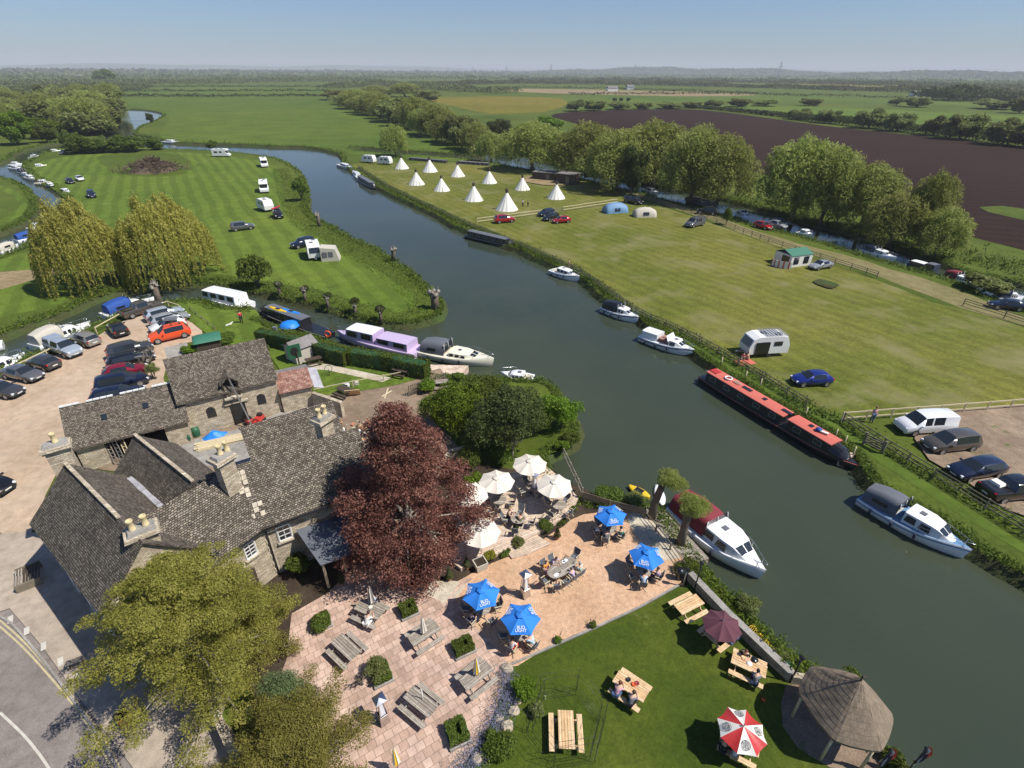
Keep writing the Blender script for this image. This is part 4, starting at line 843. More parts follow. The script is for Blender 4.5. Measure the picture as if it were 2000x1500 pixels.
wl_ = smooth_line([G(x, y, 0).xy for x, y in ((1345, 1110), (1400, 1160), (1440, 1200), (1490, 1250), (1540, 1300), (1600, 1330))], .5)
tufts("wall_weeds", [wl_], .7, 420, .2, "ferns and nettles between the river wall and the water", 'l_bright', zj=.35)
wl2 = smooth_line([G(x, y, 0).xy for x, y in ((1450, 335), (1600, 452), (1700, 474), (1840, 512), (1900, 545), (2000, 560))], 1)
tufts("channel_scrub", [smooth_line([G(x, y, 0).xy for x, y in ((960, 296), (1100, 320), (1300, 360), (1450, 390), (1600, 424), (1750, 462), (1870, 497), (2000, 528), (2100, 543))], 1)], 4.5, 60, .6, "tall weeds and scrub along the far side of the channel", 'l_mid', zj=.8)
gr = [(p.x, p.y) for p in []]
# ---------------------------------------------------------------- buildings
class Fr:
    """ground frame: origin, direction s, left normal t"""
    def __init__(s, o, deg): s.o = Vector((o[0], o[1])); a = math.radians(deg); s.a = a; s.d = Vector((math.cos(a), math.sin(a))); s.n = Vector((-math.sin(a), math.cos(a)))
    def p(s, u, v, z): q = s.o + s.d * u + s.n * v; return Vector((q.x, q.y, z))
def slab(mb, q, th, mat, under=None):
    q = [Vector(p) for p in q]; n = (q[1] - q[0]).cross(q[2] - q[0]).normalized()
    if n.z < 0: q = q[::-1]; n = -n
    b = [p - n * th for p in q]; mb.face(q, mat); mb.face(b[::-1], under or X['darkwood'])
    for i in range(len(q)): j = (i + 1) % len(q); mb.face([b[i], b[j], q[j], q[i]], mat)
def gable_roof(mb, fr, u0, u1, wn, wp, ze, zr, mat, ov=.22, th=.14, ends=(1, 1), matn=None):
    """ridge along s at t = 0; eaves at t = -wn and t = +wp"""
    a = u0 - ov * ends[0]; b = u1 + ov * ends[1]; nseg = max(2, int((b - a) / .9)); r = random.Random(int(abs(u0 * 10 + zr * 7)))
    for sg, w in ((-1, wn), (1, wp)):
        sl = (zr - ze) / w; wo = w + ov; zo = zr - sl * wo; m = 5; rows = []
        for i in range(m + 1):
            t = i / m; rows.append([fr.p(a + (b - a) * k / nseg, sg * wo * t, zr + (zo - zr) * t - (.05 * math.sin(PI * t) + r.uniform(0, .05)) * (1 if 0 < i else .3)) for k in range(nseg + 1)])
        if sg > 0: rows = [x[::-1] for x in rows]
        mt = (matn or mat) if sg < 0 else mat; mb.grid(rows, mt, smooth=False)
        low = [[p - Vector((0, 0, th)) for p in x] for x in rows]; mb.grid([x[::-1] for x in low], X['darkwood'], smooth=False)
        mb.grid([low[-1], rows[-1]][::-1] if False else [rows[-1], low[-1]], mt, smooth=False)
        for e in (0, -1): mb.grid([[x[e] for x in rows], [x[e] for x in low]], mt, smooth=False)
def ridge_tiles(mb, fr, u0, u1, zr, mat, w=.3):
    n = int((u1 - u0) / .42)
    for i in range(n):
        u = u0 + (u1 - u0) * (i + .5) / n; dz = random.uniform(-.012, .012); a = fr.p(u - .2, 0, zr + .05 + dz); b = fr.p(u + .2, 0, zr + .05 + dz)
        mb.beam(a, b, w, .12, mat)
def gable_walls(mb, fr, u0, u1, wn, wp, ze, zr, mat, z0=0.0, ends=(1, 1), sides=(1, 1), th=.4):
    dz = .10
    for e, u, sg in ((0, u0, 1), (1, u1, -1)):
        if not ends[e]: continue
        for (v0, v1, za, zb) in ((-wn, 0, ze - dz, zr - dz), (0, wp, zr - dz, ze - dz)):
            A = [fr.p(u, v0, z0), fr.p(u, v1, z0), fr.p(u, v1, zb), fr.p(u, v0, za)]; B = [fr.p(u + sg * th, v0, z0), fr.p(u + sg * th, v1, z0), fr.p(u + sg * th, v1, zb), fr.p(u + sg * th, v0, za)]
            mb.face(A if e == 0 else A[::-1], mat) if False else mb.face(A[::-1] if e == 0 else A, mat); mb.face(B if e == 0 else B[::-1], mat)
    for k, v in ((0, -wn), (1, wp)):
        if not sides[k]: continue
        A = [fr.p(u0, v, z0), fr.p(u1, v, z0), fr.p(u1, v, ze - dz), fr.p(u0, v, ze - dz)]; v2 = v + (th if k == 0 else -th)
        B = [fr.p(u0, v2, z0), fr.p(u1, v2, z0), fr.p(u1, v2, ze - dz), fr.p(u0, v2, ze - dz)]
        mb.face(A if k == 0 else A[::-1], mat); mb.face(B[::-1] if k == 0 else B, mat)
def sash(parent, fr, u, v, z, w, h, out, cols=3, rows=4, name="window"):
    """window in a wall facing local direction out (-1: t negative, +1: t positive)"""
    o = bpy.data.objects.new(name, None); COL.objects.link(o); setpar(o, parent)
    mb = MB(); P = lambda du, dz, dv: fr.p(u + du, v + out * dv, z + dz)
    for du in (-w / 2, w / 2): mb.beam(P(du, 0, .03), P(du, h, .03), .09, .09, X['whitepaint'])
    for dz in (0, h): mb.beam(P(-w / 2, dz, .03), P(w / 2, dz, .03), .1, .09, X['whitepaint'])
    for i in range(1, cols): mb.beam(P(-w / 2 + w * i / cols, 0, .02), P(-w / 2 + w * i / cols, h, .02), .035, .05, X['whitepaint'])
    for i in range(1, rows): mb.beam(P(-w / 2, h * i / rows, .02), P(w / 2, h * i / rows, .02), .05 if i * 2 == rows else .035, .05, X['whitepaint'])
    mb.build("frame", o); m2 = MB(); m2.face([P(-w / 2, 0, .012), P(w / 2, 0, .012), P(w / 2, h, .012), P(-w / 2, h, .012)][::(1 if out < 0 else -1)], X['glass']); m2.build("pane", o)
    m3 = MB(); m3.beam(P(-w / 2 - .12, -.09, .08), P(w / 2 + .12, -.09, .08), .22, .1, X['ashlar']); m3.build("sill", o)
    return o
def chimney(parent, c, rz, w, d, z0, z1, pots, label=None, mat='stone'):
    o = bpy.data.objects.new("chimney", None); COL.objects.link(o); setpar(o, parent); mb = MB()
    mb.box((c[0], c[1], (z0 + z1) / 2), (w, d, z1 - z0), X[mat], rz); mb.build("stack", o)
    m2 = MB(); m2.box((c[0], c[1], z1 + .06), (w + .22, d + .22, .14), X['ashlar'], rz); m2.box((c[0], c[1], z1 + .23), (w + .42, d + .42, .2), X['stone'], rz, .94); m2.box((c[0], c[1], z1 + .42), (w + .1, d + .1, .2), X['concrete'], rz, .82); m2.build("chimney_cap", o)
    for k in pots:
        x = c[0] + k * math.cos(rz); y = c[1] + k * math.sin(rz); m3 = MB()
        m3.lathe([(.16, 0), (.17, .08), (.145, .1), (.13, .5), (.16, .54), (.17, .58), (.17, .64), (.16, .66), (.11, .66), (.1, .3), (.01, .28)], X['terracotta'], 16, (x, y, z1 + .5)); m3.build("chimney_pot", o)
    return o
# --- the inn
inn = thing("stone_inn", "old limestone inn with several steep stone slate roofs and tall chimneys", "inn")
fA = Fr((-27.45, 25.45), -36.2); fB = Fr(G(264, 850, 7.2).xy, -36.2); fC = Fr((-20.24, 22.05), 57.5); fD = Fr((-17.55, 26.0), 33.0); fE = Fr(G(474, 833, 6.6).xy, 34.0)
mw = MB()
gable_walls(mw, fA, 0, 10.2, 2.6, 2.5, 5.4, 8, X['stone']); gable_walls(mw, fB, 0, 6.0, 1.6, 1.9, 5.3, 7.2, X['stone'], ends=(1, 0))
gable_walls(mw, fC, -1.7, 4.3, 3.0, 2.2, 4.8, 7.5, X['stone'], ends=(1, 0)); gable_walls(mw, fD, 0, 7.7, 2.85, 1.9, 4.8, 7.5, X['stone'], ends=(0, 1))
gable_walls(mw, fE, 0, 6.2, 1.8, 2.6, 5.0, 6.6, X['stone'])
mw.build("wall", inn)
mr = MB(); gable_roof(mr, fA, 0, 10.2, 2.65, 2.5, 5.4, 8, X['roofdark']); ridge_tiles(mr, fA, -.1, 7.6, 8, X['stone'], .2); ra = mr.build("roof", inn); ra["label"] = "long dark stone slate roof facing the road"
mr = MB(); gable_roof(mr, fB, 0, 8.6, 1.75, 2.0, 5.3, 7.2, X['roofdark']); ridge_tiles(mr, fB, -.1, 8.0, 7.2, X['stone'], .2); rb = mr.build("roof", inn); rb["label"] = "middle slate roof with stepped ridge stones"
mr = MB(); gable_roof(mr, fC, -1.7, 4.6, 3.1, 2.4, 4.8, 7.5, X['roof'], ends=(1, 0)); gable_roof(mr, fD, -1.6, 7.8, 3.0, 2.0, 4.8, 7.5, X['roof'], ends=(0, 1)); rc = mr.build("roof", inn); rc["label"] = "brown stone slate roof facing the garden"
mr = MB(); gable_roof(mr, fE, 0, 6.3, 1.95, 2.7, 5.0, 6.6, X['roof']); re_ = mr.build("roof", inn); re_["label"] = "small rear slate roof behind the garden range"
ml_ = MB()
for i in range(7):
    u = 1.0 + i * 1.05; ml_.box(tuple(fA.p(u, 2.62 + .02 * math.sin(i * 3), 5.47 + .02 * (i % 2))), (1.0, .55, .05), X['lead'], fA.a + .02 * (i % 3 - 1))
ml_.build("valley_gutter", inn)
mp = MB(); rp = random.Random(5)
def on_roof(fr, u, v, ze, zr, w): return fr.p(u, -v, zr - (zr - ze) / w * v + .035)
for (u0, v0, nu, nv) in ((-.35, .35, 3, 4), (-.1, 1.2, 2, 2), (.05, 2.0, 3, 3)):
    for i in range(nu):
        for j in range(nv):
            if rp.random() < .25: continue
            a = on_roof(fD, u0 + i * .3, v0 + j * .24, 4.8, 7.5, 3); b = on_roof(fD, u0 + i * .3 + .27, v0 + j * .24, 4.8, 7.5, 3); c = on_roof(fD, u0 + i * .3 + .27, v0 + j * .24 + .22, 4.8, 7.5, 3); d = on_roof(fD, u0 + i * .3, v0 + j * .24 + .22, 4.8, 7.5, 3); slab(mp, [a, b, c, d], .02, X['palegravel'])
mp.build("new_slates", inn)
mg = MB(); mg.tube([fC.p(-1.8, -3.4, 4.42), fC.p(4.3, -3.35, 4.42)], .07, X['black'], 6); mg.tube([fD.p(.4, -3.3, 4.45), fD.p(7.8, -3.3, 4.45)], .07, X['black'], 6); mg.tube([fC.p(4.1, -3.12, 4.4), fC.p(4.1, -3.12, .1)], .05, X['black'], 6); mg.build("gutter", inn)
chimney(inn, (-28.1, 26.0, 0), math.radians(35), 1.2, .65, 3, 8.75, (.1,)); chimney(inn, (-19.55, 20.05, 0), math.radians(38), 1.25, .75, 4, 7.75, (-.3, .3)); chimney(inn, (-17.35, 24.95, 0), math.radians(60), .95, .7, 4, 8.75, (0, .45)); chimney(inn, (-12.9, 29.8, 0), math.radians(60), 1.0, .7, 3, 8.3, (-.25, .25))
sash(inn, fC, -.55, -3.0, 2.5, 1.5, 1.5, -1, 3, 4); sash(inn, fC, 2.9, -3.0, 2.9, .7, 1.1, -1, 2, 4); sash(inn, fC, -.55, -3.0, .3, 1.0, 1.3, -1); sash(inn, fD, 1.6, -2.85, 2.7, .8, 1.2, -1, 2, 3); sash(inn, fD, 5.4, -2.85, 2.7, .8, 1.1, -1, 2, 3)
for u in (2.2, 4.9, 7.4): sash(inn, fA, u, -2.6, 3.2, .95, 1.3, -1); sash(inn, fA, u, -2.6, .9, .95, 1.4, -1)
mdr = MB(); q = fC.p(2.3, -3.04, 0); mdr.box((q.x, q.y, 1.02), (.95, .1, 2.0), X['darkwood'], fC.a); mdr.build("door", inn)
mq = MB()
for u in (-1.68, 4.28):
    for i in range(14): mq.box(tuple(fC.p(u + (.12 if i % 2 else .05) * (1 if u < 0 else -1), -3.0, .17 + .33 * i)), (.42 if i % 2 else .28, .1, .31), X['ashlar'], fC.a)
mq.box(tuple(fC.p(-.55, -3.02, 4.15)), (1.8, .12, .24), X['ashlar'], fC.a); mq.build("quoins", inn)
ms_ = MB(); q = fC.p(2.0, -3.03, 2.3); ms_.box((q.x, q.y, 2.3), (.55, .05, .5), X['cream'], fC.a); tag(ms_.build("wall_sign", inn), "small cream sign board on the garden wall")
# porch over the garden door
pc = thing("porch_canopy", "dark lead roofed porch canopy on posts beside the beech tree", "porch"); mb = MB()
pp = [G(578, 1035, 3.3), G(626, 1104, 2.6), G(722, 1072, 2.6), G(678, 1002, 3.3)]; slab(mb, pp, .08, X['lead'] if False else X['greycanvas'], X['darkwood']); mb.build("roof", pc)
for x, y in ((628, 1100), (668, 1085), (718, 1068)):
    q = G(x, y, 2.5); mb = MB(); mb.box((q.x, q.y + .12, 1.27), (.12, .12, 2.42), X['timber']); mb.build("post", pc)
# --- barn with hoist dormer
bn = thing("stone_barn", "two storey stone barn with slate roof and hoist dormer", "barn"); fr = Fr((-30.6, 41.2), 32.6)
mb = MB(); zr, ze = 7.0, 4.0; gable_walls(mb, fr, 0, 8.0, 2.55, 2.6, ze + .1, zr, X['stone']); mb.build("wall", bn)
mb = MB(); gable_roof(mb, fr, 0, 8.0, 2.65, 2.65, 4.1, zr, X['roof']); mb.build("roof", bn)
def opening(parent, fr, u, v, z0, w, h, arch, name, out=-1, mat='black'):
    mb = MB(); P = [fr.p(u - w / 2, v + out * .03, z0), fr.p(u + w / 2, v + out * .03, z0), fr.p(u + w / 2, v + out * .03, z0 + h)]
    if arch: P += [fr.p(u + w / 2 * math.cos(a), v + out * .03, z0 + h + w / 2 * math.sin(a)) for a in [PI * k / 8 for k in range(1, 8)]]
    P.append(fr.p(u - w / 2, v + out * .03, z0 + h)); Q = [p + Vector((*(fr.n * .06 * -out), 0)) for p in P]; mb.face(P if out < 0 else P[::-1], X[mat])
    for i in range(len(P)): j = (i + 1) % len(P); mb.face([Q[i], Q[j], P[j], P[i]], X['ashlar'])
    return mb.build(name, parent)
opening(bn, fr, 2.1, -2.55, 1.5, .75, .75, True, "arched_window"); opening(bn, fr, 6.4, -2.55, 1.5, .75, .75, True, "arched_window"); opening(bn, fr, 4.3, -2.55, 0.02, 1.3, 2.3, False, "door")
mb = MB(); mb.beam(fr.p(3.3, -2.62, 2.45), fr.p(5.3, -2.62, 2.45), .18, .18, X['ashlar']); mb.box(tuple(fr.p(4.2, -2.75, 3.1)), (1.5, .5, .15), X['ashlar'], fr.a); mb.build("lintel", bn)
dm = bpy.data.objects.new("dormer", None); COL.objects.link(dm); setpar(dm, bn); mb = MB()
for du in (-.6, .6): mb.beam(fr.p(4.2 + du, -2.75, 3.1), fr.p(4.2 + du, -2.75, 4.75), .12, .12, X['darkwood']); mb.face([fr.p(4.2 + du, -2.7, 3.1), fr.p(4.2 + du, -2.7, 4.75), fr.p(4.2 + du, -1.3, 4.9), fr.p(4.2 + du, -1.3, 3.9)], X['darkwood'])
mb.face([fr.p(3.6, -2.4, 3.15), fr.p(4.8, -2.4, 3.15), fr.p(4.8, -2.4, 4.7), fr.p(4.2, -2.4, 5.3), fr.p(3.6, -2.4, 4.7)], X['black']); mb.build("frame", dm)
mb = MB(); slab(mb, [fr.p(3.4, -3.0, 4.65), fr.p(4.2, -3.0, 5.4), fr.p(4.2, -1.0, 5.4), fr.p(3.4, -1.0, 4.65)], .09, X['roof']); slab(mb, [fr.p(4.2, -3.0, 5.4), fr.p(5.0, -3.0, 4.65), fr.p(5.0, -1.0, 4.65), fr.p(4.2, -1.0, 5.4)], .09, X['roof']); mb.build("dormer_roof", dm)
mb = MB(); mb.beam(fr.p(4.25, -2.95, 5.2), fr.p(5.0, -4.2, .1), .09, .09, X['steel']); mb.build("hoist_pole", bn)
# barn side lean-to with rusty roof
ln = thing("stone_outhouse", "low stone outhouse with rusty tile roof at the barn's right end", "outhouse"); f2 = Fr(fr.p(8.05, -2.9, 0).xy, 28)
mb = MB(); mb.prism([f2.p(0, 0, 0).xy, f2.p(2.9, 0, 0).xy, f2.p(2.9, 3.2, 0).xy, f2.p(0, 3.2, 0).xy], 0, 2.3, X['stone']); mb.build("wall", ln)
mb = MB(); slab(mb, [f2.p(-.05, -.3, 2.4), f2.p(3.1, -.3, 2.4), f2.p(3.1, 2.3, 3.3), f2.p(-.05, 2.3, 3.3)], .08, X['redtile']); slab(mb, [f2.p(-.05, 2.32, 3.3), f2.p(3.1, 2.32, 3.3), f2.p(3.1, 3.4, 3.1), f2.p(-.05, 3.4, 3.1)], .08, X['felt']); mb.build("roof", ln)
mb = MB(); slab(mb, [f2.p(3.14, -.3, 2.3), f2.p(4.0, -.3, 2.0), f2.p(4.0, 3.0, 2.6), f2.p(3.14, 3.0, 2.9)], .05, X['lead']); mb.build("side_roof", ln)
mb = MB(); mb.beam(f2.p(2.9, -.3, .9), f2.p(5.0, -3.4, .9), .35, 1.8, X['stone']); tag(mb.build("yard_wall"), "stone wall running down from the outhouse", "wall")
# --- open fronted shed
sh = thing("cart_shed", "long low open fronted cart shed with slate roof behind the inn", "shed"); f3 = Fr((-37.0, 36.35), 31.0)
mb = MB(); gable_walls(mb, f3, 0, 8.2, 2.6, 2.4, 2.7, 5.0, X['stone'], sides=(0, 1)); 
for u, w in ((1.1, 1.9), (7.3, 1.8)):
    mb.prism([f3.p(u - w / 2, -2.6, 0).xy, f3.p(u + w / 2, -2.6, 0).xy, f3.p(u + w / 2, -2.25, 0).xy, f3.p(u - w / 2, -2.25, 0).xy], 0, 2.5, X['stone'])
mb.build("wall", sh)
mb = MB(); gable_roof(mb, f3, 0, 8.2, 2.7, 2.5, 2.7, 5.0, X['roof']); mb.build("roof", sh)
mb = MB()
for i in range(18):
    if i % 5 != 3: mb.beam(f3.p(-.2 + i * .47, 0, 5.09), f3.p(.22 + i * .47, 0, 5.09), .2, .1, X['whitepaint'])
mb.build("ridge_capping", sh)
mb = MB()
for u in (3.2, 4.8): mb.beam(f3.p(u, -2.5, 0), f3.p(u, -2.5, 2.5), .16, .16, X['darkwood'])
mb.beam(f3.p(2, -2.5, 2.5), f3.p(6.4, -2.5, 2.5), .2, .2, X['darkwood']); mb.build("post_frame", sh)
for u, v in ((2.6, 1.1), (5.6, 1.0)):
    mb = MB(); sl = (5.0 - 2.7) / 2.7
    mb.face([f3.p(u - .2, -v, 5.06 - sl * v), f3.p(u - .2, -v - .4, 5.06 - sl * (v + .4)), f3.p(u + .2, -v - .4, 5.06 - sl * (v + .4)), f3.p(u + .2, -v, 5.06 - sl * v)], X['glass']); mb.build("skylight", sh)
for i in range(3):
    mb = MB(); u = 2.4 + i * .5; a = f3.p(u, -3.0 - .1 * i, .05); b = f3.p(u - .2, -2.3, 2.6)
    for k in (-.18, .18): mb.beam(a + Vector((k, 0, 0)), b + Vector((k, 0, 0)), .06, .05, [X['oldwood'], X['steel'], X['timber']][i])
    for j in range(8): q = a.lerp(b, (j + .5) / 8); mb.beam(q + Vector((-.18, 0, 0)), q + Vector((.18, 0, 0)), .04, .04, [X['oldwood'], X['steel'], X['timber']][i])
    tag(mb.build("ladder"), ["grey wooden ladder leaning on the cart shed", "metal ladder leaning on the cart shed", "pale timber ladder leaning on the cart shed"][i], "ladder")
# --- pink shed, green roof hut
ps = thing("garden_shed", "pink timber garden shed with grey felt roof beside the hedge", "shed"); c = G(590, 700, 0); f4 = Fr(c.xy, 52); mb = MB(); gable_walls(mb, f4, -1.3, 1.6, 1.1, 1.1, 1.9, 2.6, X['pine'] if False else X['beige'], th=.06); mb.build("wall", ps)
mb = MB(); gable_roof(mb, f4, -1.3, 1.6, 1.15, 1.15, 1.95, 2.6, X['felt'], ov=.12, th=.05); mb.build("roof", ps)
gh = thing("green_roofed_hut", "low hut with green tarpaulin roof behind the barn", "hut"); c = G(402, 688, 0); f5 = Fr((c.x, c.y + 1), 30); mb = MB(); mb.prism([f5.p(a, b, 0).xy for a, b in ((-1.3, -1.0), (1.3, -1.0), (1.3, 1.0), (-1.3, 1.0))], 0, 1.3, X['darkwood']); mb.build("wall", gh)
mb = MB(); mb.grid([[f5.p(-1.5 + .25 * k, v, 1.35 + .45 * math.sqrt(max(0, 1 - (v / 1.25) ** 2)) * (1 if 1 < k < 11 else .75)) for v in (-1.25, -.95, -.4, 0, .4, .95, 1.25)] for k in range(13)], X['greenroof'], caps=True); mb.build("roof", gh)
# --- inn sign
sg = thing("inn_sign", "hanging green inn sign board with dark round emblem on a post", "sign"); c = G(590, 735, 0); mb = MB(); mb.box((c.x, c.y, 1.5), (.12, .12, 3.0), X['darkwood']); mb.build("post", sg)
mb = MB(); h = height_at(c, 672); mb.box((c.x - .25, c.y, h - .9), (1.35, .08, 1.6), X['plasticgreen'], math.radians(35)); mb.build("board", sg)
mb = MB(); nn = Vector((math.sin(math.radians(35)), -math.cos(math.radians(35)), 0)) * .045; d = Vector((math.cos(math.radians(35)), math.sin(math.radians(35)), 0)); o = Vector((c.x - .25, c.y, h - .9)) + nn
mb.face([o + d * .42 * math.cos(a) + Vector((0, 0, .5 * math.sin(a))) for a in [k * PI / 10 for k in range(20)]], X['black']); mb.build("emblem", sg)
# --- brown sheds by the tipis
for x0, x1, y, yt, lb in ((1040, 1085, 350, 336, "long brown timber shed with flat roof beyond the tipis"), (1086, 1119, 358, 339, "square brown timber shed nearest the willows")):
    a = G(x0, y, 0); b = G(x1, y + 4, 0); t = thing("timber_shed", lb, "shed", (a + b) / 2, math.atan2(b.y - a.y, b.x - a.x), "brown timber sheds beyond the tipis"); L = (b - a).length; mb = MB(); h = height_at(a, yt); mb.box((0, 2.2, h / 2), (L, 4.4, h), X['darkwood']); mb.build("wall", t)
    mb = MB(); mb.box((0, 2.2, h + .08), (L + .3, 4.8, .16), X['felt']); mb.build("roof", t); mb = MB(); mb.box((L * .15, -.03, h * .42), (1.2, .08, h * .8), X['fence']); mb.build("door", t)
# --- thatched gazebo
gc = Vector((16.47, 14.37, 0)); gz = thing("thatched_gazebo", "six sided gazebo with reed thatched roof by the river", "gazebo", gc); mb = MB(); GA = [109, 46, -14, -75, -132, 161]; rows = []
def hexa(q, z):
    C_ = [Vector((2.13 * q * math.cos(math.radians(a)), 2.13 * q * math.sin(math.radians(a)))) for a in GA[::-1]]; out = []
    for k in range(6):
        A, B = C_[k], C_[(k + 1) % 6]; Z = C_[k - 1]
        out += [tuple(A.lerp(Z, .06)) + (z,), tuple((A.lerp(B, .03) + A.lerp(Z, .03)) / 2 * .985) + (z - .01,)]
        for j in range(6): s_ = .06 + .88 * j / 6; out.append((*(A.lerp(B, s_) * (1 + .045 * math.sin(PI * s_))), z + (.02 * math.sin(k * 3 + j * 1.9 + q * 17) if q > .1 else 0)))
    return out
for q, z in ((.90, 2.12), (.97, 2.08), (1.0, 2.16), (1.0, 2.3)): rows.append(hexa(q, z))
for i in range(10):
    q = 1 - (i + 1) * .095; rows.append(hexa(q, 2.3 + (1 - q) * 2.15)); 
    if i < 9: rows.append(hexa(q - .004, 2.3 + (1 - q) * 2.15 + .022))
mb.grid(rows, X['thatch'], closed=True, smooth=False); mb.face(rows[-1][::-1], X['thatch']); mb.build("thatched_roof", gz)
for a in GA:
    mb = MB(); a = math.radians(a); mb.tube([(1.85 * math.cos(a), 1.85 * math.sin(a), 0.05), (1.85 * math.cos(a), 1.85 * math.sin(a), 2.2)], .07, X['timber'], 7); mb.beam((1.85 * math.cos(a), 1.85 * math.sin(a), 1.7), (1.5 * math.cos(a), 1.5 * math.sin(a), 2.15), .06, .06, X['timber']); mb.build("post", gz)
mb = MB(); mb.tube([(.02, 0, 4.4), (.02, 0, 4.85)], .05, X['darkwood'], 6, .03); mb.beam((-.3, 0, 4.62), (.25, 0, 4.66), .05, .05, X['darkwood']); mb.build("finial", gz)
# --- garden wall by the river
gw_ = [G(x, y, 0) for x, y in ((1345, 1132), (1360, 1148), (1420, 1212), (1480, 1270), (1542, 1330))]; mb = MB()
for a, b in zip(gw_, gw_[1:]): mb.beam(a + Vector((0, 0, .2)), b + Vector((0, 0, .2)), .36, .9, X['stone']); mb.beam(a + Vector((0, 0, .69)), b + Vector((0, 0, .69)), .44, .08, X['concrete'])
a = gw_[-1]; b = G(1590, 1338, 0); mb.beam(a + Vector((0, 0, .2)), b + Vector((0, 0, .2)), .34, .88, X['stone']); tag(mb.build("river_wall"), "low stone wall with flat coping between lawn and river", "wall")
mb = MB()
for pts in (((850, 940), (880, 895), (935, 880)),):
    P = [G(x, y, 0) for x, y in pts]
    for a, b in zip(P, P[1:]): mb.beam(a + Vector((0, 0, .4)), b + Vector((0, 0, .4)), .35, .9, X['stone'])
tag(mb.build("garden_wall"), "curving stone garden wall behind the beech tree", "wall")
mb = MB(); P = [G(x, y, 0) for x, y in ((430, 1270), (450, 1330), (425, 1400), (470, 1500), (520, 1600))]
for a, b in zip(P, P[1:]): mb.beam(a + Vector((0, 0, .5)), b + Vector((0, 0, .5)), .4, 1.2, X['stone'])
tag(mb.build("front_wall"), "stone boundary wall under the big pines", "wall")
# ---------------------------------------------------------------- cars
CARS = {
 # stations: x(front=0), half width, shoulder z, roof z, roof half width ; kind of side between this and next: h hood, w windscreen, s side glass, p pillar, r rear glass, t tail
 'hatch': (4.1, [(0, .62, .58, .60, .5, 'h'), (.12, .78, .66, .70, .6, 'h'), (.55, .84, .78, .84, .68, 'h'), (1.05, .87, .88, .95, .72, 'w'), (1.75, .88, .93, 1.40, .6, 's'), (2.35, .88, .95, 1.46, .62, 's'), (3.15, .87, .97, 1.43, .6, 'p'), (3.45, .85, .98, 1.36, .58, 'r'), (3.95, .80, .97, 1.02, .66, 't'), (4.1, .72, .86, .9, .6, 't')]),
 'estate': (4.7, [(0, .62, .58, .60, .5, 'h'), (.12, .80, .66, .70, .62, 'h'), (.6, .86, .80, .86, .70, 'h'), (1.2, .88, .88, .96, .74, 'w'), (1.95, .89, .92, 1.40, .62, 's'), (2.8, .89, .94, 1.46, .64, 's'), (4.0, .88, .97, 1.42, .62, 'p'), (4.2, .86, .98, 1.36, .60, 'r'), (4.58, .82, .96, 1.0, .66, 't'), (4.7, .75, .8, .84, .6, 't')]),
 'saloon': (4.6, [(0, .62, .56, .58, .5, 'h'), (.12, .80, .64, .68, .62, 'h'), (.6, .86, .78, .84, .70, 'h'), (1.25, .88, .86, .93, .74, 'w'), (2.0, .89, .9, 1.36, .6, 's'), (2.7, .89, .92, 1.41, .62, 's'), (3.3, .88, .94, 1.36, .6, 'r'), (3.95, .86, .95, 1.0, .7, 't'), (4.48, .82, .92, .95, .68, 't'), (4.6, .74, .8, .82, .6, 't')]),
 'suv': (4.6, [(0, .68, .72, .74, .56, 'h'), (.1, .84, .86, .90, .68, 'h'), (.55, .90, 1.0, 1.06, .74, 'h'), (1.15, .92, 1.05, 1.14, .78, 'w'), (1.8, .93, 1.08, 1.68, .68, 's'), (2.7, .93, 1.1, 1.76, .7, 's'), (3.9, .92, 1.12, 1.72, .68, 'p'), (4.15, .91, 1.12, 1.66, .66, 'r'), (4.45, .88, 1.12, 1.18, .76, 't'), (4.6, .8, .9, .94, .7, 't')]),
 'mpv': (4.8, [(0, .66, .62, .64, .54, 'h'), (.12, .84, .76, .80, .66, 'h'), (.5, .90, .92, .98, .74, 'h'), (1.0, .92, .98, 1.08, .78, 'w'), (1.95, .93, 1.0, 1.62, .66, 's'), (2.9, .93, 1.02, 1.72, .68, 's'), (4.2, .92, 1.04, 1.68, .66, 'p'), (4.45, .9, 1.04, 1.6, .64, 'r'), (4.72, .86, 1.0, 1.05, .72, 't'), (4.8, .8, .8, .84, .66, 't')]),
 'van': (5.0, [(0, .74, .70, .72, .6, 'h'), (.1, .90, .86, .90, .74, 'h'), (.5, .94, 1.02, 1.10, .8, 'h'), (.9, .96, 1.10, 1.2, .82, 'w'), (1.65, .96, 1.12, 1.88, .74, 's'), (2.3, .96, 1.15, 1.96, .78, 'p'), (2.45, .96, 1.15, 1.97, .78, 's'), (3.5, .96, 1.15, 1.97, .78, 'p'), (4.85, .95, 1.15, 1.94, .77, 'p'), (5.0, .9, 1.1, 1.85, .72, 't')]),
}
WHX = {'hatch': (.75, 3.35), 'estate': (.85, 3.75), 'saloon': (.85, 3.75), 'suv': (.85, 3.75), 'mpv': (.85, 3.9), 'van': (.95, 4.1), 'pickup': (.95, 4.25)}
CARS['pickup'] = (5.2, [(0, .68, .74, .76, .56, 'h'), (.1, .84, .88, .92, .68, 'h'), (.6, .90, 1.0, 1.06, .74, 'h'), (1.3, .92, 1.05, 1.14, .78, 'w'), (1.95, .92, 1.08, 1.68, .66, 's'), (2.7, .92, 1.1, 1.74, .68, 's'), (3.35, .92, 1.1, 1.68, .66, 'r'), (3.6, .92, 1.1, 1.12, .82, 't'), (5.1, .91, 1.08, 1.1, .82, 't'), (5.2, .9, .9, .94, .8, 't')])
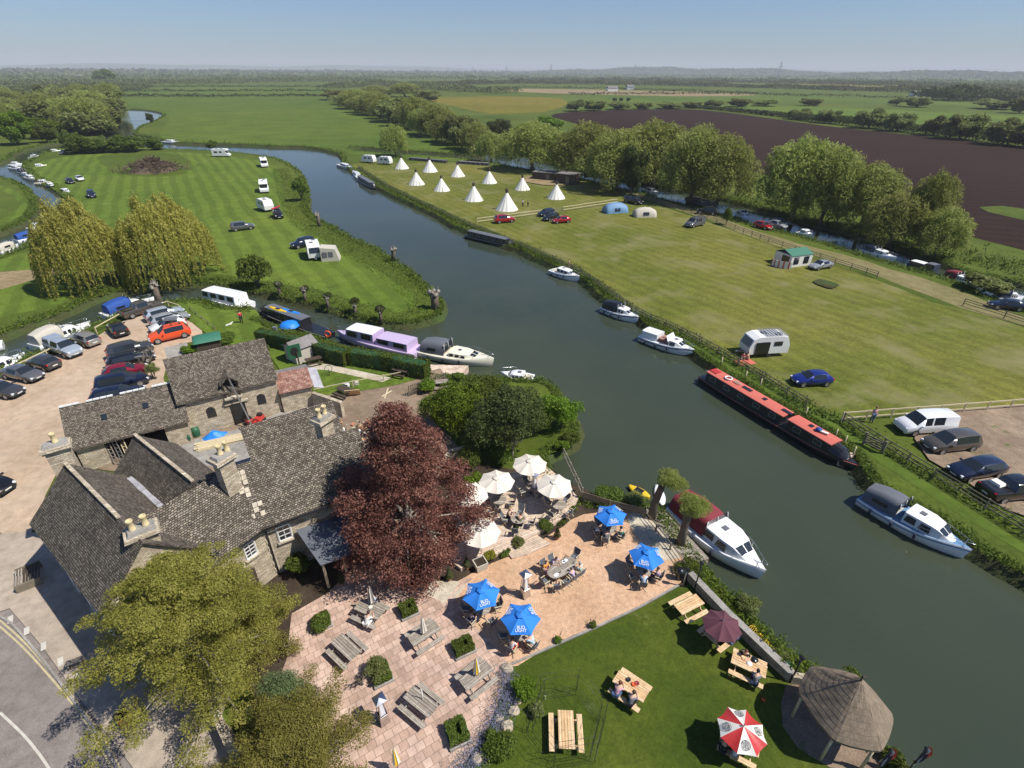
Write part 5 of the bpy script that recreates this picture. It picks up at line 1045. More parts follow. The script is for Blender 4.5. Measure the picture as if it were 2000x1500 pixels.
def make_car(style, label="", canopy=False, rack=False):
    L, st = CARS[style]; t = thing({'van': 'parked_van', 'pickup': 'pickup_truck'}.get(style, 'parked_car'), label, {'van': 'van', 'pickup': 'pickup'}.get(style, 'car')); P = []
    for (x, hw, zs, zr, rw, k) in st:
        u = L / 2 - x; zb = .26 if 0 < x < L else .38
        half = [(0, zb), (hw * .85, zb), (hw * .97, zb + .12), (hw, (zb + zs) / 2), (hw * .985, zs - .06), (hw * .95, zs), (rw, zr - .05), (rw * .82, zr), (0, zr + .025)]
        P.append([Vector((u, y, z)) for y, z in half] + [Vector((u, -y, z)) for y, z in half[-2:0:-1]])
    n = len(P[0]); body = MB(); ws = MB(); rg = MB(); sg = (MB(), MB())
    for i in range(len(P) - 1):
        k = st[i][5]
        for j in range(n):
            jj = (j + 1) % n; q = [P[i][j], P[i + 1][j], P[i + 1][jj], P[i][jj]]; tgt = body; side = None
            if k == 'w' and j in (6, 7, 8, 9): tgt = ws
            elif k == 'r' and j in (6, 7, 8, 9): tgt = rg
            elif k == 's' and j == 5: tgt = sg[0]
            elif k == 's' and j == n - 6: tgt = sg[1]
            tgt.face(q[::-1], X['carpaint'] if tgt is body else X['glass'], True)
    body.face(P[0][::-1], X['carpaint']); body.face(P[-1], X['carpaint'])
    bo = body.build("body", t, weld=True, angle=38, uv=False)
    for m, nm in ((ws, "windscreen"), (rg, "rear_window"), (sg[0], "side_window"), (sg[1], "side_window")):
        if m.f: m.build(nm, t, weld=True, uv=False)
    for wx in WHX[style]:
        for sy in (-1, 1):
            hw = max(s[1] for s in st); r = .33 if style in ('hatch', 'saloon', 'estate') else .38
            w = bpy.data.objects.new("wheel", None); COL.objects.link(w); setpar(w, t); mb = MB(); c = Vector((L / 2 - wx, sy * (hw - .10), r))
            mk = lambda prof, mat, nn=16: mb.grid([[(c.x + rr * math.cos(a), c.y + yy * sy, c.z + rr * math.sin(a)) for a in [q * 2 * PI / nn for q in range(nn)]] for rr, yy in prof], mat, closed=True)
            mk([(r * .66, .12), (r * .95, .12), (r, .06), (r, -.1), (r * .6, -.12)], X['rubber']); mb.build("tyre", w, uv=False); mb = MB(); mk([(r * .67, .105), (r * .5, .09), (r * .15, .11), (.01, .115)], X['rim']); mb.build("rim", w, uv=False)
            mb = MB(); mk([(r * 1.16, .03), (.01, .03)], X['rubber']); mb.v = [(x, y - .0 * sy, z) for x, y, z in mb.v]; mb.v = [(x, (c.y + (.085 if abs(y) else 0) * sy) - .03 * sy, z) for x, y, z in mb.v]; mb.build("wheel_arch", t, uv=False)
    x0, hw0, zs0 = st[1][0], st[1][1], st[1][2]
    for sy in (-1, 1):
        mb = MB(); mb.box((L / 2 - .12, sy * hw0 * .78, zs0 - .04), (.22, .26, .14), X['lamp'], sy * -.35, .8); mb.build("headlight", t)
        mb = MB(); mb.box((-L / 2 + .09, sy * .68, st[-2][2] - .12), (.14, .2, .22), X['tail'], sy * .3); mb.build("tail_light", t)
        k = [s for s in st if s[5] == 'w'][0]; mb = MB(); mb.box((L / 2 - k[0] - .45, sy * (k[1] + .1), k[2] + .06), (.14, .2, .13), X['carpaint']); mb.build("wing_mirror", t)
    mb = MB(); mb.box((L / 2 - .0, 0, .46), (.05, .5, .11), X['plate']); mb.box((L / 2 - .01, 0, .36), (.1, 1.2, .12), X['rubber']); mb.build("number_plate", t)
    mb = MB(); mb.box((-L / 2, 0, .62), (.05, .5, .11), X['plate']); mb.build("number_plate", t)
    if style == 'pickup' and not canopy:
        mb = MB(); mb.box((-L / 2 + .85, 0, 1.118), (1.35, 1.45, .02), X['black']); mb.build("load_bed", t)
    if canopy:
        mb = MB(); mb.box((-L / 2 + .82, 0, 1.43), (1.55, 1.66, .62), X['carpaint'], 0, .86); mb.build("load_canopy", t); mb = MB(); mb.box((-L / 2 + .82, 0, 1.42), (1.2, 1.70, .30), X['glass'], 0, .88); mb.build("canopy_window", t)
    if rack:
        mb = MB(); zr = max(s[3] for s in st)
        for y in (-.5, .5): mb.tube([(.6, y, zr + .08), (-1.6, y, zr + .08)], .025, X['black'], 5)
        for x in (.4, -.5, -1.4): mb.beam((x, -.55, zr + .07), (x, .55, zr + .07), .06, .04, X['black'])
        mb.build("roof_rack", t)
    return t
PROTO = {}
def carpaint(name, col, metal=.35):
    if name not in X: X[name] = plain(name, col, .22, metal, coat=.7, var=.02)
    return X[name]
PC = {'silver': (.36, .37, .38), 'darkgrey': (.06, .06, .065), 'black': (.012, .012, .014), 'navy': (.012, .018, .045), 'blue': (.01, .025, .2), 'red': (.42, .012, .015), 'crimson': (.25, .01, .025), 'white': (.75, .75, .75), 'orange': (.75, .085, .02), 'midgrey': (.13, .13, .135), 'paleblue': (.42, .47, .52), 'bronze': (.1, .085, .07), 'beigegrey': (.27, .255, .22)}
def car(style, colour, fpx, rpx, label, group, canopy=False, rack=False, scale=1.0):
    key = (style, canopy, rack); m, a = frame(G(*fpx, 0), G(*rpx, 0)); z = .12 if group.startswith("cars on the gravel") else .02
    pm = carpaint("car_paint_" + colour, PC[colour], 0 if colour in ('white', 'orange') else .3)
    if key not in PROTO: PROTO[key] = make_car(*key[:1], canopy=canopy, rack=rack); o = PROTO[key]; o.location = (m.x, m.y, z); o.rotation_euler = (0, 0, a); o["label"] = label; o["group"] = group; repaint_later.append((o, {"car_paint": pm})); o.scale = (scale,) * 3; return o
    return dup(PROTO[key], (m.x, m.y, z), a, label, group, scale, {"car_paint": pm})
repaint_later = []
g1 = "cars on the gravel car park"
car('estate', 'beigegrey', (148, 664), (190, 679), "silver beige estate parked against the rail, top of the left row", g1)
car('pickup', 'paleblue', (160, 702), (100, 679), "silver pickup with hard top in the left row", g1, canopy=True)
car('hatch', 'darkgrey', (68, 712), (112, 724), "dark grey hatchback below the silver pickup", g1)
car('saloon', 'midgrey', (86, 747), (14, 733), "grey saloon in the left row, second from the bottom", g1)
car('saloon', 'darkgrey', (44, 776), (-30, 768), "dark grey saloon cut by the left edge, lowest of the row", g1)
car('hatch', 'black', (222, 640), (246, 664), "black hatchback standing alone in the car park", g1)
car('pickup', 'bronze', (312, 603), (246, 624), "grey brown double cab pickup at the top of the car park", g1)
car('estate', 'paleblue', (352, 613), (294, 628), "pale silver estate just below the grey brown pickup", g1)
car('estate', 'silver', (364, 624), (303, 640), "silver estate, second below the grey brown pickup", g1)
car('hatch', 'white', (300, 652), (360, 636), "white hatchback half hidden behind the orange off-roader", g1)
car('suv', 'orange', (300, 671), (368, 655), "bright orange off-roader with loaded roof rack", g1, rack=True)
car('suv', 'darkgrey', (284, 688), (232, 702), "dark grey off-roader, top of the right row behind the bare tree", g1)
car('estate', 'black', (294, 704), (224, 722), "black estate between dark off-roader and red hatchback", g1)
car('hatch', 'crimson', (284, 728), (212, 743), "dark red hatchback in the right row", g1)
car('mpv', 'navy', (284, 748), (200, 768), "navy people carrier just below the red hatchback", g1)
car('estate', 'navy', (284, 772), (184, 790), "navy estate right behind the cart shed ridge", g1)
car('hatch', 'black', (3, 962), (-40, 955), "black car nose entering at the left edge", g1)
g2 = "cars on the island"
car('suv', 'navy', (574, 486), (612, 478), "dark pickup like off-roader behind the awning caravan", g2)
car('suv', 'midgrey', (490, 447), (459, 451), "grey off-roader alone on the striped island meadow", g2)
car('suv', 'black', (548, 431), (540, 418), "black off-roader with a red kayak on its roof", g2, rack=True)
car('suv', 'navy', (183, 390), (177, 380), "small navy car near the left weeping willow", g2); car('hatch', 'white', (163, 356), (151, 350), "white car near the left channel moorings", g2); car('hatch', 'black', (143, 361), (133, 355), "black car beside the white one near the left channel", g2); car('hatch', 'darkgrey', (118, 303), (132, 299), "dark car in front of the bush thicket", g2)
g3 = "cars on the camping meadow"
car('suv', 'red', (1002, 433), (968, 436), "bright red pickup like off-roader at the tipi fence", g3); car('estate', 'navy', (1052, 424), (1080, 417), "navy estate, upper of three cars at the tipi gate", g3); car('estate', 'black', (1062, 433), (1088, 425), "black estate, middle of three cars at the tipi gate", g3); car('hatch', 'red', (1083, 436), (1109, 434), "small red open car, lowest of three at the tipi gate", g3)
car('van', 'midgrey', (1338, 446), (1374, 438), "grey van on the camping meadow above the fence", g3); car('van', 'black', (1248, 400), (1226, 395), "black van beside the tents", g3); car('suv', 'black', (1364, 417), (1396, 420), "black off-roader under the willows by the channel", g3); car('hatch', 'red', (1500, 449), (1478, 443), "red car beside the channel moorings", g3); car('hatch', 'silver', (1535, 449), (1500, 440), "silver car next to the red car at the channel", g3)
car('saloon', 'silver', (1584, 527), (1618, 521), "silver convertible with open boot beside the frame tent", g3); car('hatch', 'navy', (1934, 600), (1990, 606), "dark blue car at the right edge on the channel track", g3); car('hatch', 'blue', (1548, 750), (1616, 748), "bright blue hatchback alone on the camping meadow", g3)
g4 = "vehicles parked on the bare earth by the right bank"
car('van', 'white', (1748, 843), (1852, 838), "white camper van with black bonnet stripes by the new fence", g4); car('mpv', 'bronze', (1803, 880), (1898, 870), "grey brown people carrier below the white van", g4); car('estate', 'navy', (1852, 934), (1950, 918), "dark blue estate, third car of the earth car park", g4); car('pickup', 'black', (2030, 962), (1915, 973), "black pickup with loaded bed at the right edge", g4)
for o, d in repaint_later: repaint(o, d)
# open boot lid of the convertible, kayak on the roof, load on racks
def part_box(name, label, cat, c, d, mat, rz=0, group=None, taper=1): mb = MB(); mb.box((0, 0, 0), d, mat, rz, taper); return tag(mb.build(name, loc=c), label, cat, group)
def kayak(name, a, b, w, h, mat, label, cat="kayak", group=None, seat=True):
    a = Vector(a); b = Vector(b); t = thing(name, label, cat, a, 0, group); d = b - a; L = d.length; dn = d.normalized(); s = Vector((-dn.y, dn.x, 0)); rows = []
    for i in range(13):
        q = i / 12; hw = w / 2 * math.sin(PI * min(.97, max(.03, q))) ** .6; zz = h * (.2 + .8 * abs(2 * q - 1) ** 3)
        c = d * q; rows.append([c + s * hw + Vector((0, 0, h * .6 + zz * .3)), c + s * hw * .6 + Vector((0, 0, h + zz * .2)), c - s * hw * .6 + Vector((0, 0, h + zz * .2)), c - s * hw + Vector((0, 0, h * .6 + zz * .3)), c - s * hw * .5, c + s * hw * .5])
    mb = MB(); mb.grid(rows, mat, closed=True, caps=True); mb.build("hull", t, uv=False)
    if seat: m = d * .5; mb = MB(); mb.beam(m - dn * .35 + Vector((0, 0, h + .06)), m + dn * .35 + Vector((0, 0, h + .06)), w * .45, .05, X['black']); mb.build("seat", t)
    return t
c = G(543, 424, 0); kayak("kayak", (c.x - .3, c.y - 1.8, 1.95), (c.x + .2, c.y + 1.6, 1.95), .75, .3, X['red'], "red kayak on the roof of the black off-roader")
m_ = G(335, 655, 0); part_box("roof_load", "grey bundle strapped on the orange off-roader's roof rack", "luggage", (m_.x, m_.y + .8, 1.97), (1.6, 1.0, .22), X['greycanvas'], .3, None, .8)
m_ = G(1935, 965, 0); part_box("pickup_load", "white sacks in the bed of the black pickup", "sacks", (m_.x, m_.y, 1.2), (.9, 1.0, .22), X['whitecloth'], .3, None, .7)
m_ = G(1795, 838, 0)
# motorhomes, caravans
def motorhome(name, fpx, rpx, label, group, kind='mh', L=6.2):
    m, a = frame(G(*fpx, 0), G(*rpx, 0)); t = thing(name, label, "motorhome" if kind == 'mh' else "caravan", (m.x, m.y, .02), a, group); mb = MB(); w = 1.12
    if kind == 'mh':
        prof = [(-L / 2, .45), (-L / 2, 2.75), (L / 2 - 1.6, 2.8), (L / 2 - .8, 2.75), (L / 2 - .55, 2.3), (L / 2 - 1.25, 2.1), (L / 2 - .75, 1.25), (L / 2, .95), (L / 2, .4)]
    else:
        prof = [(-L / 2, .5), (-L / 2 - .05, 1.4), (-L / 2 + .35, 2.5), (-L / 2 + 1, 2.62), (L / 2 - 1.1, 2.62), (L / 2 - .35, 2.3), (L / 2 + .05, 1.3), (L / 2, .5)]
    rows = [[(x, s * w * (.96 if z > 2.2 else 1), z) for x, z in prof] for s in (-1, 1)]; mb.grid([list(r_) for r_ in rows], X['whitepaint'], closed=True, smooth=False); mb.face([p for p in rows[0]][::-1], X['whitepaint']); mb.face(rows[1], X['whitepaint']); mb.build("body", t, weld=True)
    for s in (-1, 1):
        for x, z, ww, hh in (((-1.6, 1.75, 1.2, .55), (.2, 1.75, .9, .55)) if L > 5 else ((-1.0, 1.75, 1.0, .55), (.7, 1.75, .9, .55))):
            mb = MB(); mb.box((x, s * (w + .005), z), (ww, .04, hh), X['glass']); mb.build("window", t)
    mb = MB()
    if kind == 'mh': mb.face([(L / 2 - 1.22, -w * .85, 2.07), (L / 2 - 1.22, w * .85, 2.07), (L / 2 - .74, w * .8, 1.29), (L / 2 - .74, -w * .8, 1.29)][::-1], X['glass']); mb.v = [(x + .03, y, z + .02) for x, y, z in mb.v]
    else: mb.face([(L / 2 + .05, -w * .8, 1.35), (L / 2 + .05, w * .8, 1.35), (L / 2 - .3, w * .75, 2.2), (L / 2 - .3, -w * .75, 2.2)], X['glass']); mb.v = [(x + .05, y, z) for x, y, z in mb.v]
    mb.build("front_window", t)
    for x in ((-L * .28, L * .3) if kind == 'mh' else (-.1,)):
        for s in (-1, 1): mb = MB(); mb.tube([(x, s * .85, .36), (x, s * 1.1, .36)], .36, X['rubber'], 14); mb.build("wheel", t)
    for x, y in ((-L * .25, .3), (L * .08, -.2)): mb = MB(); mb.box((x, y, 2.84 if kind == 'mh' else 2.66), (.6, .6, .1), X['greycanvas']); mb.build("roof_hatch", t)
    if kind != 'mh': mb = MB(); mb.beam((L / 2, .25, .5), (L / 2 + 1.1, 0, .5), .08, .08, X['steel']); mb.beam((L / 2, -.25, .5), (L / 2 + 1.1, 0, .5), .08, .08, X['steel']); mb.build("tow_bar", t)
    return t
gm_ = "motorhomes on the island meadow"
motorhome("motorhome", (450, 306), (418, 306), "white motorhome side on at the far end of the island", gm_); motorhome("motorhome", (521, 333), (513, 318), "white motorhome facing the camera, second from the far end", gm_); motorhome("motorhome", (518, 382), (517, 366), "white motorhome with black windscreen halfway down the island", gm_)
motorhome("caravan", (512, 407), (528, 414), "white caravan hitched near the black off-roader", "caravans on the island", 'cv', 5); motorhome("caravan", (617, 508), (612, 494), "white caravan with grey awning by the river", "caravans on the island", 'cv', 5.2)
motorhome("caravan", (706, 317), (736, 319), "left white caravan beyond the tipis", "caravans beyond the tipis", 'cv', 5); motorhome("caravan", (737, 320), (768, 322), "right white caravan beyond the tipis", "caravans beyond the tipis", 'cv', 5)
c = G(648, 506, 0); aw = thing("caravan_awning", "grey caravan awning with dark window panels", "awning", c, math.radians(12)); mb = MB(); mb.grid([[(-1.6, y, 0) for y in (-1.3, 1.3)], [(-1.6, -1.2, 2.4), (-1.6, 1.2, 2.4)], [(.9, -1.3, 2.1), (.9, 1.3, 2.1)], [(1.5, -1.4, 0), (1.5, 1.4, 0)]], X['beige'], smooth=False)
mb.face([(-1.6, -1.3, 0), (1.5, -1.4, 0), (.9, -1.3, 2.1), (-1.6, -1.2, 2.4)], X['beige']); mb.face([(-1.6, 1.3, 0), (-1.6, 1.2, 2.4), (.9, 1.3, 2.1), (1.5, 1.4, 0)], X['beige']); mb.build("canvas", aw)
for x in (-.9, .1): mb = MB(); mb.box((x, -1.33, 1.2), (.75, .06, .9), X['greycanvas']); mb.build("window_panel", aw)
# camper van with roof rack and open door
t = motorhome("camper_van", (1448, 690), (1528, 690), "white high roof camper van with dark open side and roof slats", "x", 'cv', 4.9); del t["group"]; t["category"] = "camper van"; t.rotation_euler = (0, 0, t.rotation_euler[2] + .12)
mb = MB()
for i in range(8): mb.box((-2.0 + i * .36, 0, 2.72), (.09, 2.1, .06), X['steel'])
mb.build("roof_slats", t); mb = MB(); mb.box((.9, 1.14, 1.25), (1.7, .1, 1.5), X['black']); mb.box((.9, -1.14, 1.25), (1.7, .1, 1.5), X['black']); mb.build("open_doorway", t)
# tipis
def tipi(px, py, yt, label, proto=[None]):
    b = G(px, py - 5, 0)
    if proto[0] is None:
        t = thing("tipi", label, "tipi", b, 0, "white canvas tipis"); H = 5.2; R = 3.6; n = 28; mb = MB(); rows = []
        for i in range(9):
            q = i / 8; rows.append([((R * (1 - q * .93) * (1 + (.03 if k % 2 else -.03) * (1 - q * .5))) * math.cos(k * 2 * PI / n), (R * (1 - q * .93) * (1 + (.03 if k % 2 else -.03) * (1 - q * .5))) * math.sin(k * 2 * PI / n), H * q - .12 * math.sin(PI * q)) for k in range(n)])
        mb.grid(rows, X['whitecloth'], closed=True, smooth=False); mb.build("canvas", t)
        mb = MB()
        for k in range(9): a = k * .7; mb.tube([(-.14 * math.cos(a), -.14 * math.sin(a), H - .4), (.42 * math.cos(a), .42 * math.sin(a), H + 1.15 + .15 * (k % 3))], .05, X['darkwood'], 5)
        mb.build("poles", t); mb = MB(); mb.lathe([(.26, H - .3), (.42, H + .2), (.62, H + .75), (.5, H + .95)], X['darkwood'], 10); mb.build("smoke_flap", t)
        mb = MB(); mb.grid([[(R * .99 * math.cos(a) * 1.01, R * .99 * math.sin(a) * 1.01, 0.02) for a in (-1.75, -1.6)], [(R * .62 * math.cos(a), R * .62 * math.sin(a), 2.0) for a in (-1.72, -1.66)]], X['beige'], smooth=False); mb.v = [(x * 1.03, y * 1.03, z) for x, y, z in mb.v]; mb.build("door_flap", t)
        for k in range(14): a = k * 2 * PI / 14; mb = None
        proto[0] = t; t["h0"] = 5.2; return t
    return dup(proto[0], b, random.uniform(0, 6), label, "white canvas tipis")
def tp(px, py, ytop, label):
    b = G(px, py - 3, 0); t = tipi(px, py, 0, label); h = height_at(b, ytop); t.location = b; s = h / 5.2; t.scale = (s, s, s); return t
for px, py, yt, lb in ((785, 332, 308, "tipi furthest left in the back row"), (840, 338, 312, "tipi second in the back row"), (894, 347, 322, "tipi third in the back row"), (814, 363, 336, "tipi leftmost of the front row nearest the river"), (863, 375, 348, "tipi second of the front row"),
 (956, 360, 334, "tipi in the middle between the rows"), (1020, 373, 347, "tipi in front of the brown sheds, left one"), (926, 394, 363, "tipi third of the front row"), (990, 412, 376, "nearest and lowest tipi beside the fence"), (1086, 390, 360, "rightmost tipi under the willow")): tp(px, py, yt, lb)
# tents
def tunnel_tent(px, py, rz, L, w, h, mat, label):
    t = thing("tunnel_tent", label, "tent", G(px, py, 0), rz, "tunnel tents near the willows"); mb = MB(); rows = []
    for i in range(9):
        x = -L / 2 + L * i / 8; q = 1 - .35 * abs(2 * i / 8 - 1) ** 2.5; rows.append([(x, w / 2 * math.cos(a) * (1 if i % 2 == 0 else .97), h * q * math.sin(a) * (1 if i % 2 == 0 else .96)) for a in [PI * k / 10 for k in range(11)]])
    mb.grid(rows, mat, caps=True); mb.build("canvas", t, uv=False); mb = MB()
    for s in (-1, 1): mb.face([(-.7, s * w * .47, .5), (.7, s * w * .47, .5), (.7, s * w * .4, 1.15), (-.7, s * w * .4, 1.15)][::s], X['glass']); mb.v = [(x, y * 1.03, z) for x, y, z in mb.v]
    mb.build("window_panel", t)
tunnel_tent(1201, 414, .25, 5.5, 3.2, 2.3, X['bluedeck'], "blue grey tunnel tent below the black van"); tunnel_tent(1258, 422, .1, 5, 3, 2.1, X['beige'], "grey tunnel tent beside the blue one")
c = G(1546, 514, 0); t = thing("frame_tent", "large frame tent with green ridged roof and striped windbreak", "tent", c, math.radians(20)); mb = MB(); slab(mb, [(-2.4, -2, 2.0), (2.4, -2, 2.0), (2.4, 0, 2.7), (-2.4, 0, 2.7)], .05, X['greenroof']); slab(mb, [(-2.4, 0, 2.7), (2.4, 0, 2.7), (2.4, 2, 2.0), (-2.4, 2, 2.0)], .05, X['greenroof']); mb.build("roof", t)
mb = MB(); mb.box((0, 0, 1), (4.6, 3.8, 2), X['whitecloth']); mb.build("wall", t); mb = MB(); mb.box((-1.2, -1.93, 1.1), (1.1, .06, 1.2), X['glass']); mb.box((1.0, -1.93, 1.1), (1.1, .06, 1.2), X['glass']); mb.box((-2.33, -.6, 1.0), (.06, 1.6, 1.5), X['glass']); mb.build("window_panel", t)
mb = MB()
for i in range(14): a = PI * 1.0 + i * .11; mb.box((-1.5 + 2.6 * math.cos(a), -1.2 + 2.2 * math.sin(a), .6), (.3, .05, 1.2), X['redroof'] if i % 3 == 0 else X['whitecloth'], a + PI / 2)
tag(mb.build("windbreak", loc=c), "striped windbreak curving in front of the frame tent", "windbreak")
# ---------------------------------------------------------------- boats
def hull_mb(L, B, fb, mat, deckmat, stern=.8, full=2.2, sheer=.3, stripe=None):
    """fb = freeboard at stern; bow towards +x"""
    mb = MB(); rows = []; edge = []; n = 18
    for i in range(n + 1):
        q = i / n; x = -L / 2 + L * q; hb = B / 2 * (stern + (1 - stern) * min(1, q * 4)) * (1 - max(0, (q - .45) / .55) ** full); hb = max(hb, .02); z = fb + sheer * q ** 2
        xr = x + (.0 if q < .9 else (q - .9) * 2)
        rows.append([(x - .25 * q * q * L * .08, 0, -.25), (x - .2 * q * q * L * .06, hb * .62, -.2), (x, hb * .9, .12), (xr, hb, z), (xr, hb - .05, z + .05), (xr, -hb + .05, z + .05), (xr, -hb, z), (x, -hb * .9, .12), (x - .2 * q * q * L * .06, -hb * .62, -.2)])
        edge.append((xr, hb, z))
    b = [r_[4:6] for r_ in rows]; side1 = [r_[:5] for r_ in rows]; side2 = [r_[5:] + [r_[0]] for r_ in rows]
    mb.grid([x[::-1] for x in side1], mat); mb.grid([x[::-1] for x in side2], mat); mb.grid([x[::-1] for x in b], deckmat, smooth=False); mb.face(rows[0][:9], mat)
    if stripe:
        mb.grid([[(x, y * 1.012, z - .10), (x, y * 1.012, z - .22)] for x, y, z in edge], stripe, smooth=False); mb.grid([[(x, -y * 1.012, z - .22), (x, -y * 1.012, z - .10)] for x, y, z in edge], stripe, smooth=False)
    return mb, edge
def cabin(mb, secs, mat, roofmat=None):
    """secs: (x, half width bottom, half width top, z0, z1) from stern to bow"""
    rows = [[(x, wb, z0), (x, wt, z1 - .05), (x, wt * .8, z1), (x, 0, z1 + .04), (x, -wt * .8, z1), (x, -wt, z1 - .05), (x, -wb, z0)] for x, wb, wt, z0, z1 in secs]
    n = len(rows[0]); mb.grid([r_[:2] for r_ in rows], mat, smooth=False); mb.grid([r_[1:6] for r_ in rows], roofmat or mat); mb.grid([r_[5:] for r_ in rows], mat, smooth=False); mb.face(rows[0], mat); mb.face(rows[-1][::-1], mat)
def rails(t, edge, q0, h=.55, mat='chrome', both=True, name="pulpit_rail"):
    mb = MB(); E = edge[q0:]
    top = [Vector((x, y * .93, z + h)) for x, y, z in E] + [Vector((x, -y * .93, z + h)) for x, y, z in E[::-1]]; mb.tube(top, .018, X[mat], 5)
    for k, (x, y, z) in enumerate(E):
        if k % 3 == 0: mb.tube([(x, y * .93, z), (x, y * .93, z + h)], .022, X[mat], 4); mb.tube([(x, -y * .93, z), (x, -y * .93, z + h)], .022, X[mat], 4)
    mb.build(name, t, uv=False)
def cruiser(label, bow, stern, hull='white', deck='white', cab='white', canopy=None, cpos=(-.46, -.08), B=None, roof=None, L=None, stripe=None, windows=3, rail=True, hard=False, scale=1, group="cabin cruisers", name="cabin_cruiser", fore=.30, low=False, tall=0, cz=0, mid=False):
    a, b = G(*bow, WZ + .5), G(*stern, WZ + .5); m, ang = frame(a, b); Lr = L or (a - b).length; B = B or Lr * .30 + .25; t = thing(name, label, "boat", (m.x, m.y, WZ), ang, group); k = Lr
    fb = .62 + .012 * k; mb, edge = hull_mb(k, B, fb, X[hull], X[deck], .86, 2.0, .38, X[stripe] if stripe else None); mb.build("hull", t, uv=False)
    dz = fb + .05; ch = (.55 if low else .8) + tall; hw = B / 2 * .72
    x0 = -.06 * k if canopy else -.2 * k; x1 = fore * k
    if hard: x0 = -.38 * k
    if mid:
        x0 = .1 * k; mb = MB(); cabin(mb, [(-.45 * k, hw, hw * .9, dz, dz + ch * 1.1), (-.14 * k, hw, hw * .9, dz, dz + ch * 1.15)], X[cab]); mb.build("rear_cabin", t, uv=False); mb = MB(); mb.box((-.02 * k, 0, dz + .3), (.2 * k, hw * 1.6, .45), X['redtile']); mb.build("cockpit", t)
        mb = MB(); mb.face([(x0 - .1, -hw, dz + ch * .7), (x0 - .1, hw, dz + ch * .7), (x0 - .5, hw * .85, dz + ch * 1.5), (x0 - .5, -hw * .85, dz + ch * 1.5)], X['lamp']); mb.build("windscreen_frame", t)
    secs = [(x0, hw, hw * .88, dz, dz + ch), (x0 + (x1 - x0) * .5, hw, hw * .86, dz, dz + ch), (x1 - .1 * k, hw * .86, hw * .7, dz + .04, dz + ch * .9), (x1, hw * .62, hw * .45, dz + .12, dz + ch * .45), (x1 + .07 * k, hw * .35, hw * .3, dz + .18, dz + .22)]
    mb = MB(); cabin(mb, secs, X[cab], X[roof] if roof else None); mb.build("cabin", t, angle=35, uv=False)
    for s in (-1, 1):
        for i in range(windows):
            u0 = x0 + (x1 - .12 * k - x0) * (i + .12) / windows; u1 = x0 + (x1 - .12 * k - x0) * (i + .9) / windows; mb = MB(); P = [(u0, s * (hw * 1.0 + .02), dz + ch * .32), (u1, s * (hw * .99 + .02), dz + ch * .32), (u1 - .05, s * (hw * .91 + .02), dz + ch * .82), (u0 + .08, s * (hw * .91 + .02), dz + ch * .82)]
            mb.face(P if s < 0 else P[::-1], X['glass']); mb.build("window", t, uv=False)
        mb = MB(); A = secs[2]; C = secs[3]; f = lambda q, y: (A[0] + (C[0] - A[0]) * q + .03, y, A[4] + (C[4] - A[4]) * q + .045)
        P = [f(.15, s * .06), f(.15, s * hw * .56), f(.85, s * hw * .42), f(.85, s * .05)]; mb.face(P if s > 0 else P[::-1], X['glass']); mb.build("windscreen", t, uv=False)
    # cockpit, screen, hatches, fenders
    mb = MB(); mb.box((-.28 * k, 0, dz + .02), (.34 * k, hw * 1.7, .06), X['beige'] if hull != 'cream' else X['oldwood']); mb.build("cockpit_floor", t)
    mb = MB(); mb.box((x0 + .3 * (x1 - x0), 0, dz + ch + .05), (.4, .4, .07), X['greycanvas']); mb.build("roof_hatch", t)
    for i in range(3):
        for s in (-1, 1):
            e = edge[3 + i * 4]; mb = MB(); mb.tube([(e[0], s * (e[1] + .1), e[2] - .05), (e[0], s * (e[1] + .1), e[2] - .5)], .09, X['navy'] if hull == 'white' else X['black'], 7); mb.build("fender", t, uv=False)
    if canopy:
        c0, c1 = cpos[0] * k, cpos[1] * k; H = 1.25 + cz; rows = []
        for i in range(6):
            q = i / 5; x = c0 + (c1 - c0) * q; hh = H * (1 - .28 * (1 - q) ** 2.2 - .10 * q ** 4) + (.0 if i % 2 else .03); rows.append([(x, hw * 1.08 * math.cos(a) if 0 < i else hw * math.cos(a), dz + hh * min(1, 1.25 * math.sin(a)) ** .9) for a in [PI * j / 10 for j in range(11)]])
        mb = MB(); mb.grid(rows, X[canopy]); mb.face(rows[0], X[canopy]); mb.build("canopy", t, uv=False)
        mb = MB()
        for s in (-1, 1): mb.beam(((c0 + c1) / 2 - .55, s * hw * 1.03, dz + .62), ((c0 + c1) / 2 + .55, s * hw * 1.03, dz + .62), .05, .32, X['glass'])
        mb.build("canopy_window", t)
        mb = MB(); P = [(c1, -hw, dz + ch * .9), (c1, hw, dz + ch * .9), (c1 - .02, hw * .85, dz + H * .98), (c1 - .02, -hw * .85, dz + H * .98)]; mb.face(P, X['glass']); mb.build("screen", t, uv=False)
        mb = MB()
        for y in (-hw, 0, hw): mb.tube([(c1 + .05, y * .95, dz + ch * .9), (c1, y * .85, dz + H)], .03, X['white'], 5)
        mb.build("screen_frame", t, uv=False)
    if rail: rails(t, edge, 11)
    t.scale = (scale,) * 3; return t
g = "cruisers moored along the right bank"
cruiser("long white and blue cruiser with grey canopy, nearest on the right bank", (1885, 1082), (1687, 968), canopy='greycanvas', deck='bluedeck', stripe='bluedeck', cpos=(-.47, -.12), B=2.7, group=g, fore=.33, windows=2, cz=.1, tall=.2)
cruiser("white cruiser with open brown cockpit between narrowboat and black canopied cruiser", (1352, 690), (1255, 655), B=2.6, group=g, stripe='navy', mid=True, windows=1, fore=.34)
cruiser("small white cruiser with black canopy on the right bank", (1245, 625), (1180, 600), canopy='black', B=2.4, group=g, stripe='navy', cpos=(-.46, .0))
cruiser("small white cruiser furthest upstream of the three day boats", (1130, 545), (1078, 528), B=2.3, group=g, stripe='bluedeck')
